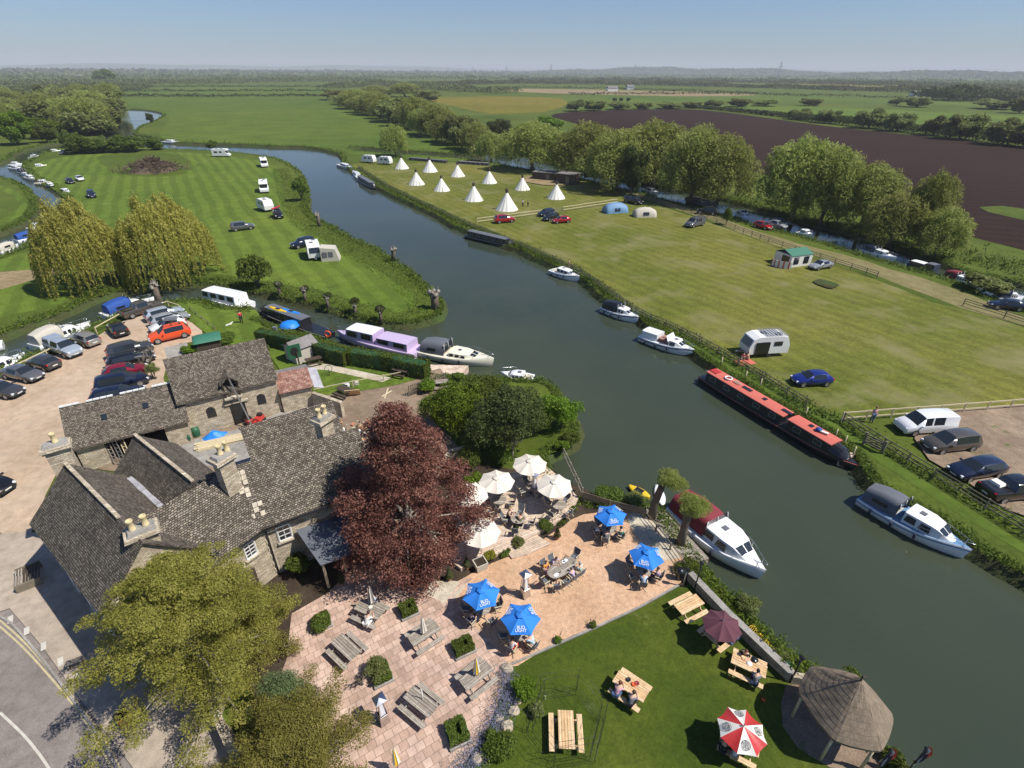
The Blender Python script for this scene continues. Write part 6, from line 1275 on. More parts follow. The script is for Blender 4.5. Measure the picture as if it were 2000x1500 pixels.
cruiser("white cruiser at the far end of the tipi field bank", (688, 330), (662, 322), B=2.5, group=g, stripe='bluedeck')
cruiser("small white cruiser just behind the black narrowboat at the tipi field", (690, 337), (705, 350), B=2.2, group=g)
cruiser("big white cruiser with burgundy roof at the jetty", (1487, 1122), (1325, 985), canopy='burgundy', B=3.3, cpos=(-.49, -.04), windows=2, group="boats on the garden side", cz=.2, fore=.34, tall=.2)
cruiser("cream cruiser with dark blue grey canopy at the landing stage", (962, 708), (826, 682), hull='cream', deck='cream', cab='cream', canopy='greycanvas', B=3.3, cpos=(-.47, -.12), windows=3, group="boats on the garden side", low=True, cz=.2)
cruiser("white day boat half hidden behind the dark tree", (982, 735), (1042, 742), B=2.1, group="boats on the garden side", low=True)
cruiser("white cruiser with bright blue canopy beside the car park", (300, 588), (202, 618), canopy='bluecanvas', B=2.9, cpos=(-.42, .02), group="boats beside the car park", cz=.3)
cruiser("white cruiser with beige canopy beside the car park rail", (176, 636), (66, 678), canopy='beige', B=2.9, cpos=(-.47, -.05), group="boats beside the car park", cz=.35)
cruiser("white cruiser bow at the left edge of the car park", (48, 698), (-55, 742), B=2.8, group="boats beside the car park", windows=3)
cruiser("white boat stern just showing at the left edge", (-80, 690), (6, 672), B=2.4, group="boats beside the car park")
cruiser("distant white cruiser at the upper river bend", (350, 279), (320, 277), B=3.4, group="distant boats")
gl_ = "small boats in the left channel"
for bx, sx, hull, can, lb in (((86, 442), (66, 446), 'white', None, "small white open boat above the blue covered one"), ((74, 462), (36, 470), 'white', 'bluecanvas', "boat under a bright blue cover in the left channel"), ((33, 483), (-2, 494), 'white', 'beige', "white boat under a pale cover at the left edge"),
 ((40, 322), (22, 322), 'white', None, "white cruiser furthest up the left channel row"), ((44, 332), (20, 328), 'white', None, "long white cruiser in the left channel row"), ((52, 342), (38, 335), 'white', 'navy', "boat with purple blue cover in the left channel row"), ((68, 352), (52, 346), 'cream', None, "cream boat in the left channel row"), ((94, 358), (76, 358), 'cream', None, "cream open boat at the lower end of the left row"),
 ((116, 296), (96, 297), 'white', None, "white cruiser near the bush thicket"), ((76, 306), (58, 309), 'white', None, "small white dinghy at the top of the left channel"), ((104, 367), (96, 362), 'darkhull', None, "dark tender below the cream open boat"), ((136, 378), (122, 374), 'white', None, "pale boat beside the navy car"), ((88, 325), (64, 327), 'cream', None, "cream speedboat lying on the island grass")):
    if hull == 'darkhull': X.setdefault('darkhull', X['navy'])
    cruiser(lb, bx, sx, hull=hull, deck=hull if hull != 'darkhull' else 'greycanvas', cab='white', canopy=can, L=max(4.2, min(8, (G(*bx, WZ) - G(*sx, WZ)).length)), B=2.0, group=gl_, rail=False, low=can is not None, name="small_boat", cpos=(-.45, .25) if can else (-.46, -.08))
gr_ = "boats in the right channel"
for bx, sx, can, lb in (((1284, 379), (1258, 370), None, "small white boat under the willows by the black van"), ((1464, 428), (1442, 420), 'beige', "cluttered white cruiser beside the red car"), ((1584, 461), (1560, 454), None, "small white boat in the channel beside the forked willow"), ((1748, 508), (1686, 488), 'greycanvas', "white cruiser with navy cover in the right channel"), ((1908, 560), (1845, 540), 'burgundy', "white cruiser with wine red canopy in the right channel"), ((1480, 447), (1528, 436), 'greycanvas', "grey covered boat behind the silver car in the channel"), ((1995, 585), (1945, 580), 'greycanvas', "dark covered boat near the right edge of the channel")):
    cruiser(lb, bx, sx, canopy=can, B=2.4, group=gr_)
# lavender cruiser and white hire boat
def widebeam(label, bow, stern, B, hull, cab, roof, secs, group, name="cabin_boat", win=4, H=1.2):
    a, b = G(*bow, WZ + .5), G(*stern, WZ + .5); m, ang = frame(a, b); k = (a - b).length; t = thing(name, label, "boat", (m.x, m.y, WZ), ang, group); mb, edge = hull_mb(k, B, .75, X[hull], X[cab], .88, 2.4, .2); mb.build("hull", t, uv=False)
    for (q0, q1, h, rf) in secs:
        hw = B * .41; mb = MB(); cabin(mb, [(q0 * k, hw, hw * .92, .8, .8 + h), ((q0 + q1) / 2 * k, hw, hw * .92, .8, .8 + h), (q1 * k - .2, hw, hw * .9, .8, .8 + h * .96), (q1 * k, hw * .95, hw * .85, .8, .8 + h * .5)], X[cab], X[rf]); mb.build("cabin", t, angle=35, uv=False)
        nw = max(1, int((q1 - q0) * k / 1.6))
        for s in (-1, 1):
            for i in range(nw):
                u0 = q0 * k + (q1 - q0) * k * (i + .15) / nw; u1 = q0 * k + (q1 - q0) * k * (i + .82) / nw; mb = MB(); P = [(u0, s * (hw + .01), .8 + h * .35), (u1, s * (hw + .01), .8 + h * .35), (u1, s * (hw * .94 + .01), .8 + h * .85), (u0, s * (hw * .94 + .01), .8 + h * .85)]; mb.face(P if s < 0 else P[::-1], X['glass']); mb.build("window", t, uv=False)
    for s in (-1, 1):
        for q in (-.3, 0, .2): mb = MB(); mb.tube([(q * k, s * (B / 2 + .06), .6), (q * k, s * (B / 2 + .06), .15)], .09, X['black'], 7); mb.build("fender", t, uv=False)
    rails(t, edge, 13); return t
widebeam("lilac and white cruiser moored along the hedge", (662, 652), (820, 688), 3.0, 'lavender', 'lavender', 'white', [(-.02, .33, 1.35, 'white'), (-.42, -.04, 1.05, 'lavender')], "boats on the garden side")
widebeam("white hire cruiser moored at the small lawn", (398, 578), (485, 598), 3.0, 'white', 'white', 'white', [(-.38, .36, 1.3, 'white')], "boats on the garden side")
widebeam("long low canal boat with white roof in the right channel", (1772, 519), (1828, 536), 2.1, 'navy', 'navy', 'whitepaint', [(-.1, .4, 1.0, 'whitepaint'), (-.45, -.12, 1.3, 'greycanvas')], gr_)
def narrowboat(label, bow, stern, hullmat, cabmat, roofmat, segs, group="narrowboats", clutter=None, B=2.1, tarp=None):
    a, b = G(*bow, WZ + .4), G(*stern, WZ + .4); m, ang = frame(a, b); k = (a - b).length; t = thing("narrowboat", label, "narrowboat", (m.x, m.y, WZ), ang, group); mb, edge = hull_mb(k, B, .55, X[hullmat], X['black'], .8, 7.0, .25); mb.build("hull", t, uv=False)
    mb = MB()
    for s in (-1, 1): mb.tube([(x, s * (y + .015), z - .05) for x, y, z in edge], .025, X['redroof'] if roofmat == 'redroof' else X['beige'], 4)
    mb.build("gunwale", t, uv=False)
    for q0, q1 in segs:
        x0, x1 = q0 * k, q1 * k; hw = B * .43; mb = MB(); rows = [[(x, hw, .6), (x, hw * .86, 1.62), (x, -hw * .86, 1.62), (x, -hw, .6)] for x in (x0, x1)]; mb.grid([rows[0][:2], rows[1][:2]], X[cabmat], smooth=False); mb.grid([rows[0][2:], rows[1][2:]], X[cabmat], smooth=False); mb.face(rows[0], X[cabmat]); mb.face(rows[1][::-1], X[cabmat]); mb.build("cabin", t)
        mb = MB(); mb.grid([[(x, hw * .90, 1.6), (x, hw * .88, 1.68), (x, hw * .45, 1.74), (x, 0, 1.76), (x, -hw * .45, 1.74), (x, -hw * .88, 1.68), (x, -hw * .90, 1.6)] for x in (x0 - .12, (x0 + x1) / 2, x1 + .12)], X[roofmat], caps=True, smooth=False); mb.build("roof", t)
        nw = max(1, int((x1 - x0) / 1.9))
        for s in (-1, 1):
            for i in range(nw):
                u = x0 + (x1 - x0) * (i + .5) / nw; mb = MB(); P = [(u - .38, s * (hw * .96 + .02), .98), (u + .38, s * (hw * .96 + .02), .98), (u + .38, s * (hw * .90 + .02), 1.42), (u - .38, s * (hw * .90 + .02), 1.42)]; mb.face(P if s < 0 else P[::-1], X['glass']); mb.build("window", t)
                mb = MB(); [mb.beam(P[j], P[(j + 1) % 4], .03, .03, X['steel']) for j in range(4)]; mb.build("window_frame", t)
    q = max(s_[1] for s_ in segs) * k; mb = MB(); mb.grid([[(x, B * .42 * math.cos(a) * w_, .6 + h_ * math.sin(a)) for a in [PI * j / 8 for j in range(9)]] for x, w_, h_ in ((q, 1, 1.1), (q + 1.0, .95, .95), (q + 1.5, .5, .35))], X[tarp or 'black'], smooth=False); mb.build("cratch_cover", t, uv=False)
    mb = MB(); mb.tube([(-k / 2 + .4, 0, .6), (-k / 2 + .1, 0, 1.3), (-k / 2 + .8, 0, 1.35)], .035, X['steel'], 5); mb.build("tiller", t, uv=False); return t
nb = narrowboat("long black narrowboat with faded red roof on the right bank", (1668, 912), (1374, 735), 'black', 'black', 'redroof', [(-.44, .10), (.14, .38)])
narrowboat("black narrowboat with plants on its roof above the day boats", (1004, 482), (912, 460), 'black', 'black', 'greycanvas', [(-.42, .36)]); narrowboat("dark narrowboat moored at the far tipi field bank", (732, 368), (702, 350), 'black', 'navy', 'greycanvas', [(-.42, .38)])
bnb = narrowboat("black narrowboat with kayaks behind the hedge", (510, 606), (645, 655), 'black', 'black', 'greycanvas', [(-.18, .34)]); narrowboat("long grey narrowboat under the willows near the black van", (1340, 392), (1398, 406), 'navy', 'greycanvas', 'greycanvas', [(-.42, .38)], gr_)
narrowboat("narrowboat moored behind the back row of tipis", (795, 314), (880, 321), 'black', 'darkwood', 'greycanvas', [(-.42, .38)], gr_); narrowboat("second narrowboat behind the tipis, towards the willows", (890, 321), (960, 326), 'black', 'navy', 'felt', [(-.42, .38)], gr_)
def child_on(name, label, cat, boat, x, y, z, mbf, group=None):
    """a loose thing resting on a boat: top level, placed in the boat's frame"""
    a = boat.rotation_euler[2]; p = Vector((boat.location.x + x * math.cos(a) - y * math.sin(a), boat.location.y + x * math.sin(a) + y * math.cos(a), boat.location.z + z)); mb = MB(); mbf(mb); o = mb.build(name, loc=p); o.rotation_euler = (0, 0, a); return tag(o, label, cat, group)
k = 17.4
child_on("life_ring", "white life ring lying on the red narrowboat roof", "life ring", nb, -5.6, 0, 1.78, lambda mb: mb.grid([[((.36 + .08 * math.cos(b_)) * math.cos(a_), (.36 + .08 * math.cos(b_)) * math.sin(a_), .08 + .08 * math.sin(b_)) for b_ in [q * PI / 3 for q in range(6)]] for a_ in [q * PI / 8 for q in range(17)]], X['white'], closed=True))
child_on("coiled_rope", "pale coiled ropes on the red narrowboat roof", "rope", nb, -4.7, .1, 1.78, lambda mb: [mb.tube([(.3 * math.cos(a_ * .5 + i) + .2 * i, .2 * math.sin(a_ * .5 + i), .05 + .02 * i) for a_ in range(13)], .03, X['rope'], 5) for i in range(3)])
child_on("roof_bundle", "blue and white bundle on the narrowboat's front roof", "bundle", nb, 5.0, 0, 1.8, lambda mb: (mb.lathe([(.01, 0), (.3, .05), (.28, .2), (.01, .28)], X['bluecanvas'], 10), mb.box((.5, .05, .1), (.7, .25, .12), X['whitecloth'], .3)))
child_on("red_hatch", "bright red hatch cover at the narrowboat's stern", "hatch", nb, -7.4, 0, 1.8, lambda mb: mb.box((0, 0, 0), (.9, .8, .06), X['red']))
for i, x in enumerate((-3.2, -1.0, 1.6, 4.2)): child_on("roof_box", ["slatted roof ladder near the ropes on the narrowboat roof", "dark vent box on the narrowboat's middle roof", "small solar panel near the narrowboat roof gap", "mushroom vent on the narrowboat's front roof"][i], "roof fitting", nb, x, .1, 1.8, lambda mb: mb.box((0, 0, 0), (1.1 if i % 2 == 0 else .4, .4, .06), X['black']))
for i, (dx, mt, lb) in enumerate(((-.6, 'yellow', "yellow kayak on the black narrowboat behind the hedge"), (.5, 'bluetarp', "blue kayak on the black narrowboat behind the hedge"))):
    c = G(543 + 26 * i, 606 + 4 * i, WZ + 1.6); kayak("kayak", (c.x - 1.5, c.y + .9, WZ + 1.5), (c.x + 1.5, c.y - .9, WZ + 1.5), .8, .3, X[mt], lb, group="kayaks on the narrowboat")
c = G(565, 634, .3); mb = MB(); mb.lathe([(1.3, 0), (1.1, .4), (.6, .6), (.01, .65)], X['bluetarp'], 9); tag(mb.build("tarpaulin", loc=(c.x, c.y, .1)), "blue tarpaulin heap between hedge and black narrowboat", "tarpaulin")
c = G(640, 652, WZ + 1.3); mb = MB(); mb.grid([[((.36 + .09 * math.cos(b_)) * math.cos(a_), .09 * math.sin(b_), (.36 + .09 * math.cos(b_)) * math.sin(a_)) for b_ in [q * PI / 3 for q in range(6)]] for a_ in [q * PI / 8 for q in range(17)]], X['orange'], closed=True); tag(mb.build("life_ring", loc=c), "orange life ring at the black narrowboat's stern", "life ring")
kayak("kayak", G(1228, 953, WZ), G(1268, 975, WZ), 1.0, .3, X['yellow'], "yellow and black kayak at the garden bank", seat=True)
kayak("paddle_board", G(1282, 950, WZ), G(1294, 990, WZ), .9, .18, X['white'], "white paddle board with orange nose beside the jetty", "paddle board", seat=False)
kayak("dinghy", G(1312, 985, WZ), G(1400, 1070, WZ), 1.3, .5, X['navy'], "slim dark tender between jetty and big cruiser", "dinghy")
# ---------------------------------------------------------------- garden furniture
def picnic(mat, L=1.8, label="", loc=(0, 0, 0), rz=0, group="picnic tables"):
    t = thing("picnic_table", label, "picnic table", loc, rz, group); mb = MB(); m = X[mat]
    for i in range(5): mb.box((0, -.32 + .16 * i, .75), (L, .145, .045), m)
    mb.build("tabletop", t)
    for s in (-1, 1):
        mb = MB(); [mb.box((0, s * .72 + d, .45), (L, .13, .04), m) for d in (-.07, .07)]; mb.build("bench", t)
        mb = MB(); x = s * (L / 2 - .3); mb.beam((x, -.62, 0), (x, -.22, .73), .05, .09, m); mb.beam((x, .62, 0), (x, .22, .73), .05, .09, m); mb.beam((x, -.8, .41), (x, .8, .41), .05, .09, m); mb.beam((x, -.35, .71), (x, .35, .71), .05, .08, m); mb.build("leg_frame", t)
    return t
pt = {}
def table(mat, px, py, deg, label, L=1.8, z=0.08, group="picnic tables"):
    c = G(px, py, z + .75); c.z = z
    if mat not in pt: pt[mat] = picnic(mat, L, label, c, math.radians(deg), group); return pt[mat]
    return dup(pt[mat], c, math.radians(deg), label, group)
gpat = "grey picnic tables on the patio"; glawn = "picnic tables on the lawn"
T = {}
T['a'] = table('oldwood', 676, 1263, -38, "grey picnic table with bare top at the patio's left edge", z=.08, group=gpat)
T['b'] = table('oldwood', 828, 1236, 38, "grey picnic table with cream folded parasol below the beech", z=.08, group=gpat)
T['c'] = table('oldwood', 930, 1318, 40, "grey picnic table with yellow striped folded parasol", z=.08, group=gpat)
T['d'] = table('oldwood', 822, 1370, -35, "grey picnic table with bare parasol pole", z=.08, group=gpat)
T['k'] = table('oldwood', 722, 1190, -25, "grey picnic table in the beech tree's shade", z=.08, group=gpat)
T['e'] = table('pine', 1106, 1424, 88, "fresh pine picnic table inside the iron frame", z=.055, group=glawn)
T['f'] = table('pine', 1346, 1180, 27, "empty fresh pine picnic table at the top of the lawn", z=.055, group=glawn)
T['g'] = table('pine', 1405, 1232, 33, "pine picnic table under the plum parasol", z=.055, group=glawn)
T['h'] = table('pine', 1463, 1298, -30, "pine picnic table by the river wall without parasol", z=.055, group=glawn)
T['i'] = table('pine', 1232, 1340, -38, "pine picnic table with two people in the middle of the lawn", z=.055, group=glawn)
T['j'] = table('pine', 1446, 1445, -30, "orange pine picnic table under the red and white parasol", z=.055, group=glawn)
T['l'] = table('darkwood', 672, 760, -30, "dark picnic table in the grass plot behind the inn", z=.07, group="dark picnic tables"); T['m'] = table('darkwood', 612, 700, 30, "dark picnic table beside the pink shed", z=.07, group="dark picnic tables"); T['n'] = table('darkwood', 782, 722, -20, "dark bench table in the hedge's shade", z=.07, group="dark picnic tables"); T['o'] = table('oldwood', 860, 745, 10, "grey picnic table beside the ivy covered post", z=.05, group="dark picnic tables")
def parasol_mesh(t, R, n, zt, zr, mats, rot=0, scallop=.93, vent=False, pole='steel', top=0.0, sub=5):
    mb = MB(); mb.tube([(0, 0, 0), (0, 0, zt + .12)], .025, X[pole], 8); mb.build("pole", t, uv=False)
    mb = MB(); N = 6
    for k in range(n):
        a0, a1 = rot + k * 2 * PI / n, rot + (k + 1) * 2 * PI / n; rows = []
        for i in range(N + 1):
            q = i / N; row = []
            for j in range(sub + 1):
                s = j / sub; e = math.sin(PI * s); A = Vector((math.cos(a0), math.sin(a0))) * (1 - s) + Vector((math.cos(a1), math.sin(a1))) * s
                rr = R * q * (1 - (1 - scallop) * e * q); row.append((A.x * rr, A.y * rr, zt - (zt - zr) * (q * .85 + .15 * q * q) - .07 * e * q))
            rows.append(row)
        mb.grid([x[::-1] for x in rows], mats[k % len(mats)])
    mb.build("canopy", t, uv=False)
    mb = MB()
    for k in range(n): a = rot + k * 2 * PI / n; mb.tube([(0, 0, zt - .06), (R * .97 * math.cos(a), R * .97 * math.sin(a), zr - .03)], .012, X['steel'], 4)
    mb.build("ribs", t, uv=False)
    if vent:
        mb = MB(); mb.lathe([(.30, -.02), (.16, .06), (.01, .10)], mats[0], n, (0, 0, zt)); mb.build("vent_cap", t, uv=False)
    mb = MB(); mb.lathe([(.03, 0), (.045, .04), (.01, .1)], X[pole], 8, (0, 0, zt + .08)); mb.build("finial", t, uv=False)
def lettering(t, lines, R, zt, zr, ang, q, size, mat):
    """words on the sloping panel whose middle faces angle ang"""
    sl = math.atan2(zt - zr, R * math.cos(PI / 6)); out = Vector((math.cos(ang), math.sin(ang), 0)); dn = (out * math.cos(sl) - Vector((0, 0, math.sin(sl)))); nrm = (out * math.sin(sl) + Vector((0, 0, math.cos(sl)))); xx = dn.cross(nrm) * -1
    cu = bpy.data.curves.new("lettering", 'FONT'); cu.body = lines; cu.size = size; cu.align_x = 'CENTER'; cu.align_y = 'CENTER'; cu.space_line = .72; cu.offset = 0; cu.extrude = .004; cu.materials.append(mat)
    o0 = bpy.data.objects.new("lettering", cu); COL.objects.link(o0); me = bpy.data.meshes.new_from_object(o0.evaluated_get(bpy.context.evaluated_depsgraph_get())); bpy.data.objects.remove(o0); o = bpy.data.objects.new("lettering", me); COL.objects.link(o); yy = -dn; xx = yy.cross(nrm)
    m = Matrix((xx, yy, nrm)).transposed().to_4x4(); m.translation = out * R * q + Vector((0, 0, zt - (zt - zr) * (q * 1.0) + .035)); setpar(o, t); o.matrix_local = m
proto_b = None
def blue_parasol(px, py, rz, label, z=.07):
    global proto_b
    c = G(px, py, z + 2.35); c.z = z
    if proto_b is None:
        t = thing("parasol", label, "parasol", c, rz, "blue parasols on the gravel terrace"); parasol_mesh(t, 1.17, 6, 2.4, 1.95, [X['parasol']], 0, .93, True)
        for k in (0, 2, 4): lettering(t, "BUD\nLIGHT", 1.17, 2.4, 1.95, PI / 6 + k * PI / 3, .66, .23, X['whitepaint'])
        proto_b = t; return t
    return dup(proto_b, c, rz, label)
BP = [(940, 1152, .32, "blue parasol nearest the paved patio"), (1017, 1200, .0, "lowest blue parasol on the gravel terrace"), (1194, 998, .12, "topmost blue parasol near the river fence"), (1264, 1078, -.4, "blue parasol furthest right beside the jetty")]
for a in BP: blue_parasol(*a)
cr = None
for px, py, lb in ((1035, 900, "topmost cream parasol on the deck"), (970, 933, "cream parasol second from the left on the deck"), (1083, 941, "rightmost cream parasol at the deck's river end"), (918, 958, "cream parasol partly behind the beech crown"), (938, 1032, "lowest cream parasol, mostly hidden by the beech")):
    c = G(px, py, .35 + 2.45); c.z = .35
    if cr is None:
        cr = thing("parasol", lb, "parasol", c, .2, "cream parasols on the deck"); parasol_mesh(cr, 1.38, 8, 2.5, 2.08, [X['creamcloth']], 0, .985, True, 'timber')
    else: dup(cr, c, random.uniform(0, 1), lb)
def parasol_at(px, py, z, R, n, zt, zr, mats, label, rot=0, **k):
    c = G(px, py, z + zt); c.z = z; t = thing("parasol", label, "parasol", c, rot, None); parasol_mesh(t, R, n, zt, zr, mats, **k); return t
pp_ = parasol_at(1413, 1212, .05, 1.12, 8, 2.2, 1.75, [X['purplecloth']], "plum coloured parasol on a lawn picnic table", .3, scallop=.95)
rw = parasol_at(1453, 1418, .05, 1.15, 8, 2.2, 1.75, [X['red'], X['whitecloth']], "red and white panelled parasol with round crests", .25, scallop=.95)
for k in range(1, 8, 2):
    a = PI / 8 + k * PI / 4; sl = .40; out = Vector((math.cos(a), math.sin(a), 0)); dn = out * math.cos(sl) - Vector((0, 0, math.sin(sl))); nr = out * math.sin(sl) + Vector((0, 0, math.cos(sl))); xx = dn.cross(nr); c = out * .72 + Vector((0, 0, 2.2 - .45 * .66 + .03))
    mb = MB(); mb.tube([c + (xx * math.cos(b_) + dn * math.sin(b_)) * .19 for b_ in [q * PI / 10 for q in range(21)]], .014, X['navy'], 4); mb.tube([c + (xx * math.cos(b_) + dn * math.sin(b_)) * .13 for b_ in [q * PI / 10 for q in range(21)]], .01, X['navy'], 4)
    for q in (-.06, 0, .06): mb.beam(c + xx * -.08 + dn * q, c + xx * .08 + dn * q, .02, .01, X['navy'])
    mb.build("crest", rw, uv=False)
def folded(px, py, z, label, mats, h=2.2):
    c = G(px, py, z + .75); c.z = z; t = thing("folded_parasol", label, "folded parasol", c, 0, "folded parasols on the patio"); mb = MB(); mb.tube([(0, 0, 0), (0, 0, h)], .022, X['oldwood'], 7); mb.build("pole", t, uv=False)
    mb = MB(); rows = [[((.03 + r_ * (1 + .22 * (-1) ** k)) * math.cos(k * PI / 8), (.03 + r_ * (1 + .22 * (-1) ** k)) * math.sin(k * PI / 8), zz) for k in range(16)] for zz, r_ in ((h - .02, .0), (h - .3, .05), (h - .7, .09), (h - 1.1, .13), (h - 1.25, .16))]
    for i in range(len(rows) - 1):
        for j in range(16): mb.face([rows[i][j], rows[i + 1][j], rows[i + 1][(j + 1) % 16], rows[i][(j + 1) % 16]], mats[(j // 2) % len(mats)], True)
    mb.build("cloth", t, uv=False); return t
folded(828, 1236, .08, "cream folded parasol on the table below the beech", [X['creamcloth']]); folded(931, 1316, .08, "yellow and white striped folded parasol", [X['yellow'], X['whitecloth']]); folded(727, 1178, .08, "grey striped folded parasol in the beech shade", [X['creamcloth'], X['greycanvas']]); folded(775, 1492, .08, "yellow and white folded parasol at the bottom edge", [X['yellow'], X['whitecloth']])
c = G(826, 1365, .83); mb = MB(); mb.tube([(0, 0, 0), (0, 0, 1.6)], .022, X['whitepaint'], 7); tag(mb.build("parasol_pole", loc=(c.x, c.y, .08)), "bare white parasol pole in the lower picnic table", "parasol pole")
# patio heaters: tapering four sided frames
for px, py, lb, z in ((1025, 1163, "steel pyramid patio heater on the orange gravel", .07), (750, 1408, "steel pyramid patio heater on the paved patio", .08), (1043, 965, "steel pyramid patio heater between the cream parasols", .35)):
    c = G(px, py, z); t = thing("patio_heater", lb, "patio heater", c, math.radians(38), "pyramid patio heaters"); s4 = lambda r_, z_: [(r_ * a, r_ * b, z_) for a, b in ((1, 1), (-1, 1), (-1, -1), (1, -1))]
    mb = MB(); mb.grid([s4(.26, 0), s4(.215, .75), s4(.20, .76)], X['chrome'], closed=True, smooth=False); mb.build("base", t); mb = MB()
    for a, b in ((1, 1), (-1, 1), (-1, -1), (1, -1)): mb.beam((.205 * a, .205 * b, .75), (.11 * a, .11 * b, 1.95), .035, .035, X['chrome'])
    mb.build("frame", t); mb = MB(); mb.grid([s4(.15, .76), s4(.07, 1.93)], X['lamp'], closed=True, smooth=False); mb.build("glass_tube", t); mb = MB(); mb.grid([s4(.01, 2.14), s4(.29, 2.02), s4(.29, 1.98), s4(.12, 1.95)][::-1], X['chrome'], closed=True, smooth=False); mb.build("hood", t)
# garden chairs, tables
def chair_proto():
    t = thing("garden_chair", "", "chair"); f = X['timber']; mb = MB(); mb.box((0, 0, .44), (.46, .44, .03), X['greycanvas']); mb.build("seat", t)
    mb = MB(); mb.box((-.26, 0, .75), (.03, .44, .5), X['greycanvas'], mx=Matrix.Rotation(-.25, 4, 'Y')); mb.build("backrest", t)
    for s in (-1, 1):
        mb = MB(); mb.beam((.24, s * .25, 0), (-.14, s * .25, .45), .03, .03, f); mb.beam((-.24, s * .25, 0), (.2, s * .25, .45), .03, .03, f); mb.beam((-.14, s * .25, .45), (-.33, s * .25, 1.02), .03, .03, f); mb.build("leg_frame", t)
        mb = MB(); mb.beam((-.22, s * .26, .66), (.22, s * .26, .66), .05, .025, f); mb.build("armrest", t)
    return t
CHP = chair_proto(); _first = [True]
def chair(p, face, label, group, z=.07):
    loc = (p[0], p[1], z)
    if _first[0]: _first[0] = False; CHP.location = loc; CHP.rotation_euler = (0, 0, face); CHP["label"] = label; CHP["group"] = group; return CHP
    return dup(CHP, loc, face, label, group)
def round_table(c, r, z, label, group, mat='oldwood'):
    t = thing("round_table", label, "table", (c.x, c.y, z), 0, group); mb = MB(); mb.lathe([(.01, .72), (r, .72), (r, .76), (.01, .765)], X[mat], 20, smooth=False); mb.build("tabletop", t)
    for k in range(4): mb = MB(); a = k * PI / 2 + .6; mb.beam((.1 * math.cos(a), .1 * math.sin(a), .7), (r * .62 * math.cos(a), r * .62 * math.sin(a), 0), .05, .05, X[mat]); mb.build("leg", t)
    return t
SEATS = {}
for i, (nm, (px, py, rz, lb)) in enumerate(zip(("near the patio", "lowest on the gravel", "near the river fence", "beside the jetty"), BP)):
    c = G(px, py, .07 + 2.35); round_table(c, .55, .07, "round table under the blue parasol " + nm, "round tables under the blue parasols"); SEATS[i] = []
    for k, ad in enumerate((-130, -50, 20, 110, 175)):
        if (i, k) in ((2, 2), (1, 2)): continue
        a = math.radians(ad + i * 9); p = (c.x + .98 * math.cos(a), c.y + .98 * math.sin(a)); SEATS[i].append((p, a + PI)); chair(p, a + PI, "garden chair under the blue parasol " + nm + ", " + ["front left side", "front right side", "right side", "back side", "left side"][k], "chairs under the blue parasols")
# oval family table
c = G(1098, 1108, .82); t = thing("oval_table", "long oval teak table with plates on the gravel terrace", "table", (c.x, c.y, .07), math.radians(38), None); OV = (c, math.radians(38))
mb = MB(); pts = [(1.15 * math.copysign(abs(math.cos(a)) ** .75, math.cos(a)), .55 * math.copysign(abs(math.sin(a)) ** .75, math.sin(a))) for a in [k * PI / 16 for k in range(32)]]; mb.prism(pts, .72, .76, X['oldwood']); mb.build("tabletop", t)
for x in (-.8, .8):
    for y in (-.35, .35): mb = MB(); mb.box((x, y, .36), (.06, .06, .72), X['oldwood']); mb.build("leg", t)
def loc_on(c, a, x, y): return (c.x + x * math.cos(a) - y * math.sin(a), c.y + x * math.sin(a) + y * math.cos(a))
OVS = []
for k, (x, y, f, w) in enumerate(((-.75, .85, -90, "back left"), (-.05, .85, -90, "back middle"), (1.5, .35, 190, "far right end"), (.85, -.85, 90, "front right"), (.25, -.85, 90, "front middle"), (-.45, -.85, 90, "front left"), (-1.5, 0, 0, "left end"), (-1.15, -.75, 55, "front left corner"))):
    p = loc_on(c, OV[1], x, y); OVS.append((p, OV[1] + math.radians(f))); chair(p, OV[1] + math.radians(f), "garden chair at the oval table, " + w, "chairs at the oval table")
for k in range(7):
    p = loc_on(c, OV[1], random.uniform(-.8, .9), random.choice((-.25, .25))); mb = MB(); mb.lathe([(.01, 0), (.11, .005), (.13, .02)] if k % 2 == 0 else [(.035, 0), (.035, .12), (.03, .13)], X['white'] if k % 2 == 0 else X['black'], 12)
    tag(mb.build("plate" if k % 2 == 0 else "drinking_glass", loc=(p[0], p[1], .835)), ("white plate" if k % 2 == 0 else "dark drink glass") + " on the oval table", "plate" if k % 2 == 0 else "glass", "tableware on the oval table")
# deck tables
for i, (px, py, lb) in enumerate(((1040, 948, "topmost cream parasol"), (975, 975, "second cream parasol"), (1092, 985, "rightmost cream parasol"), (935, 1000, "cream parasol by the beech"), (1012, 1012, "open middle of the deck"))):
    c = G(px, py, 1.1); round_table(c, .55, .35, "round green grey table under the " + lb if i < 4 else "long grey table in the open middle of the deck", "tables on the deck")
    for k in range(4):
        a = k * PI / 2 + .5 + i; chair((c.x + .95 * math.cos(a), c.y + .95 * math.sin(a)), a + PI, "deck chair " + ["one", "two", "three", "four"][k] + " round the table at the " + lb, "chairs on the deck", .35)
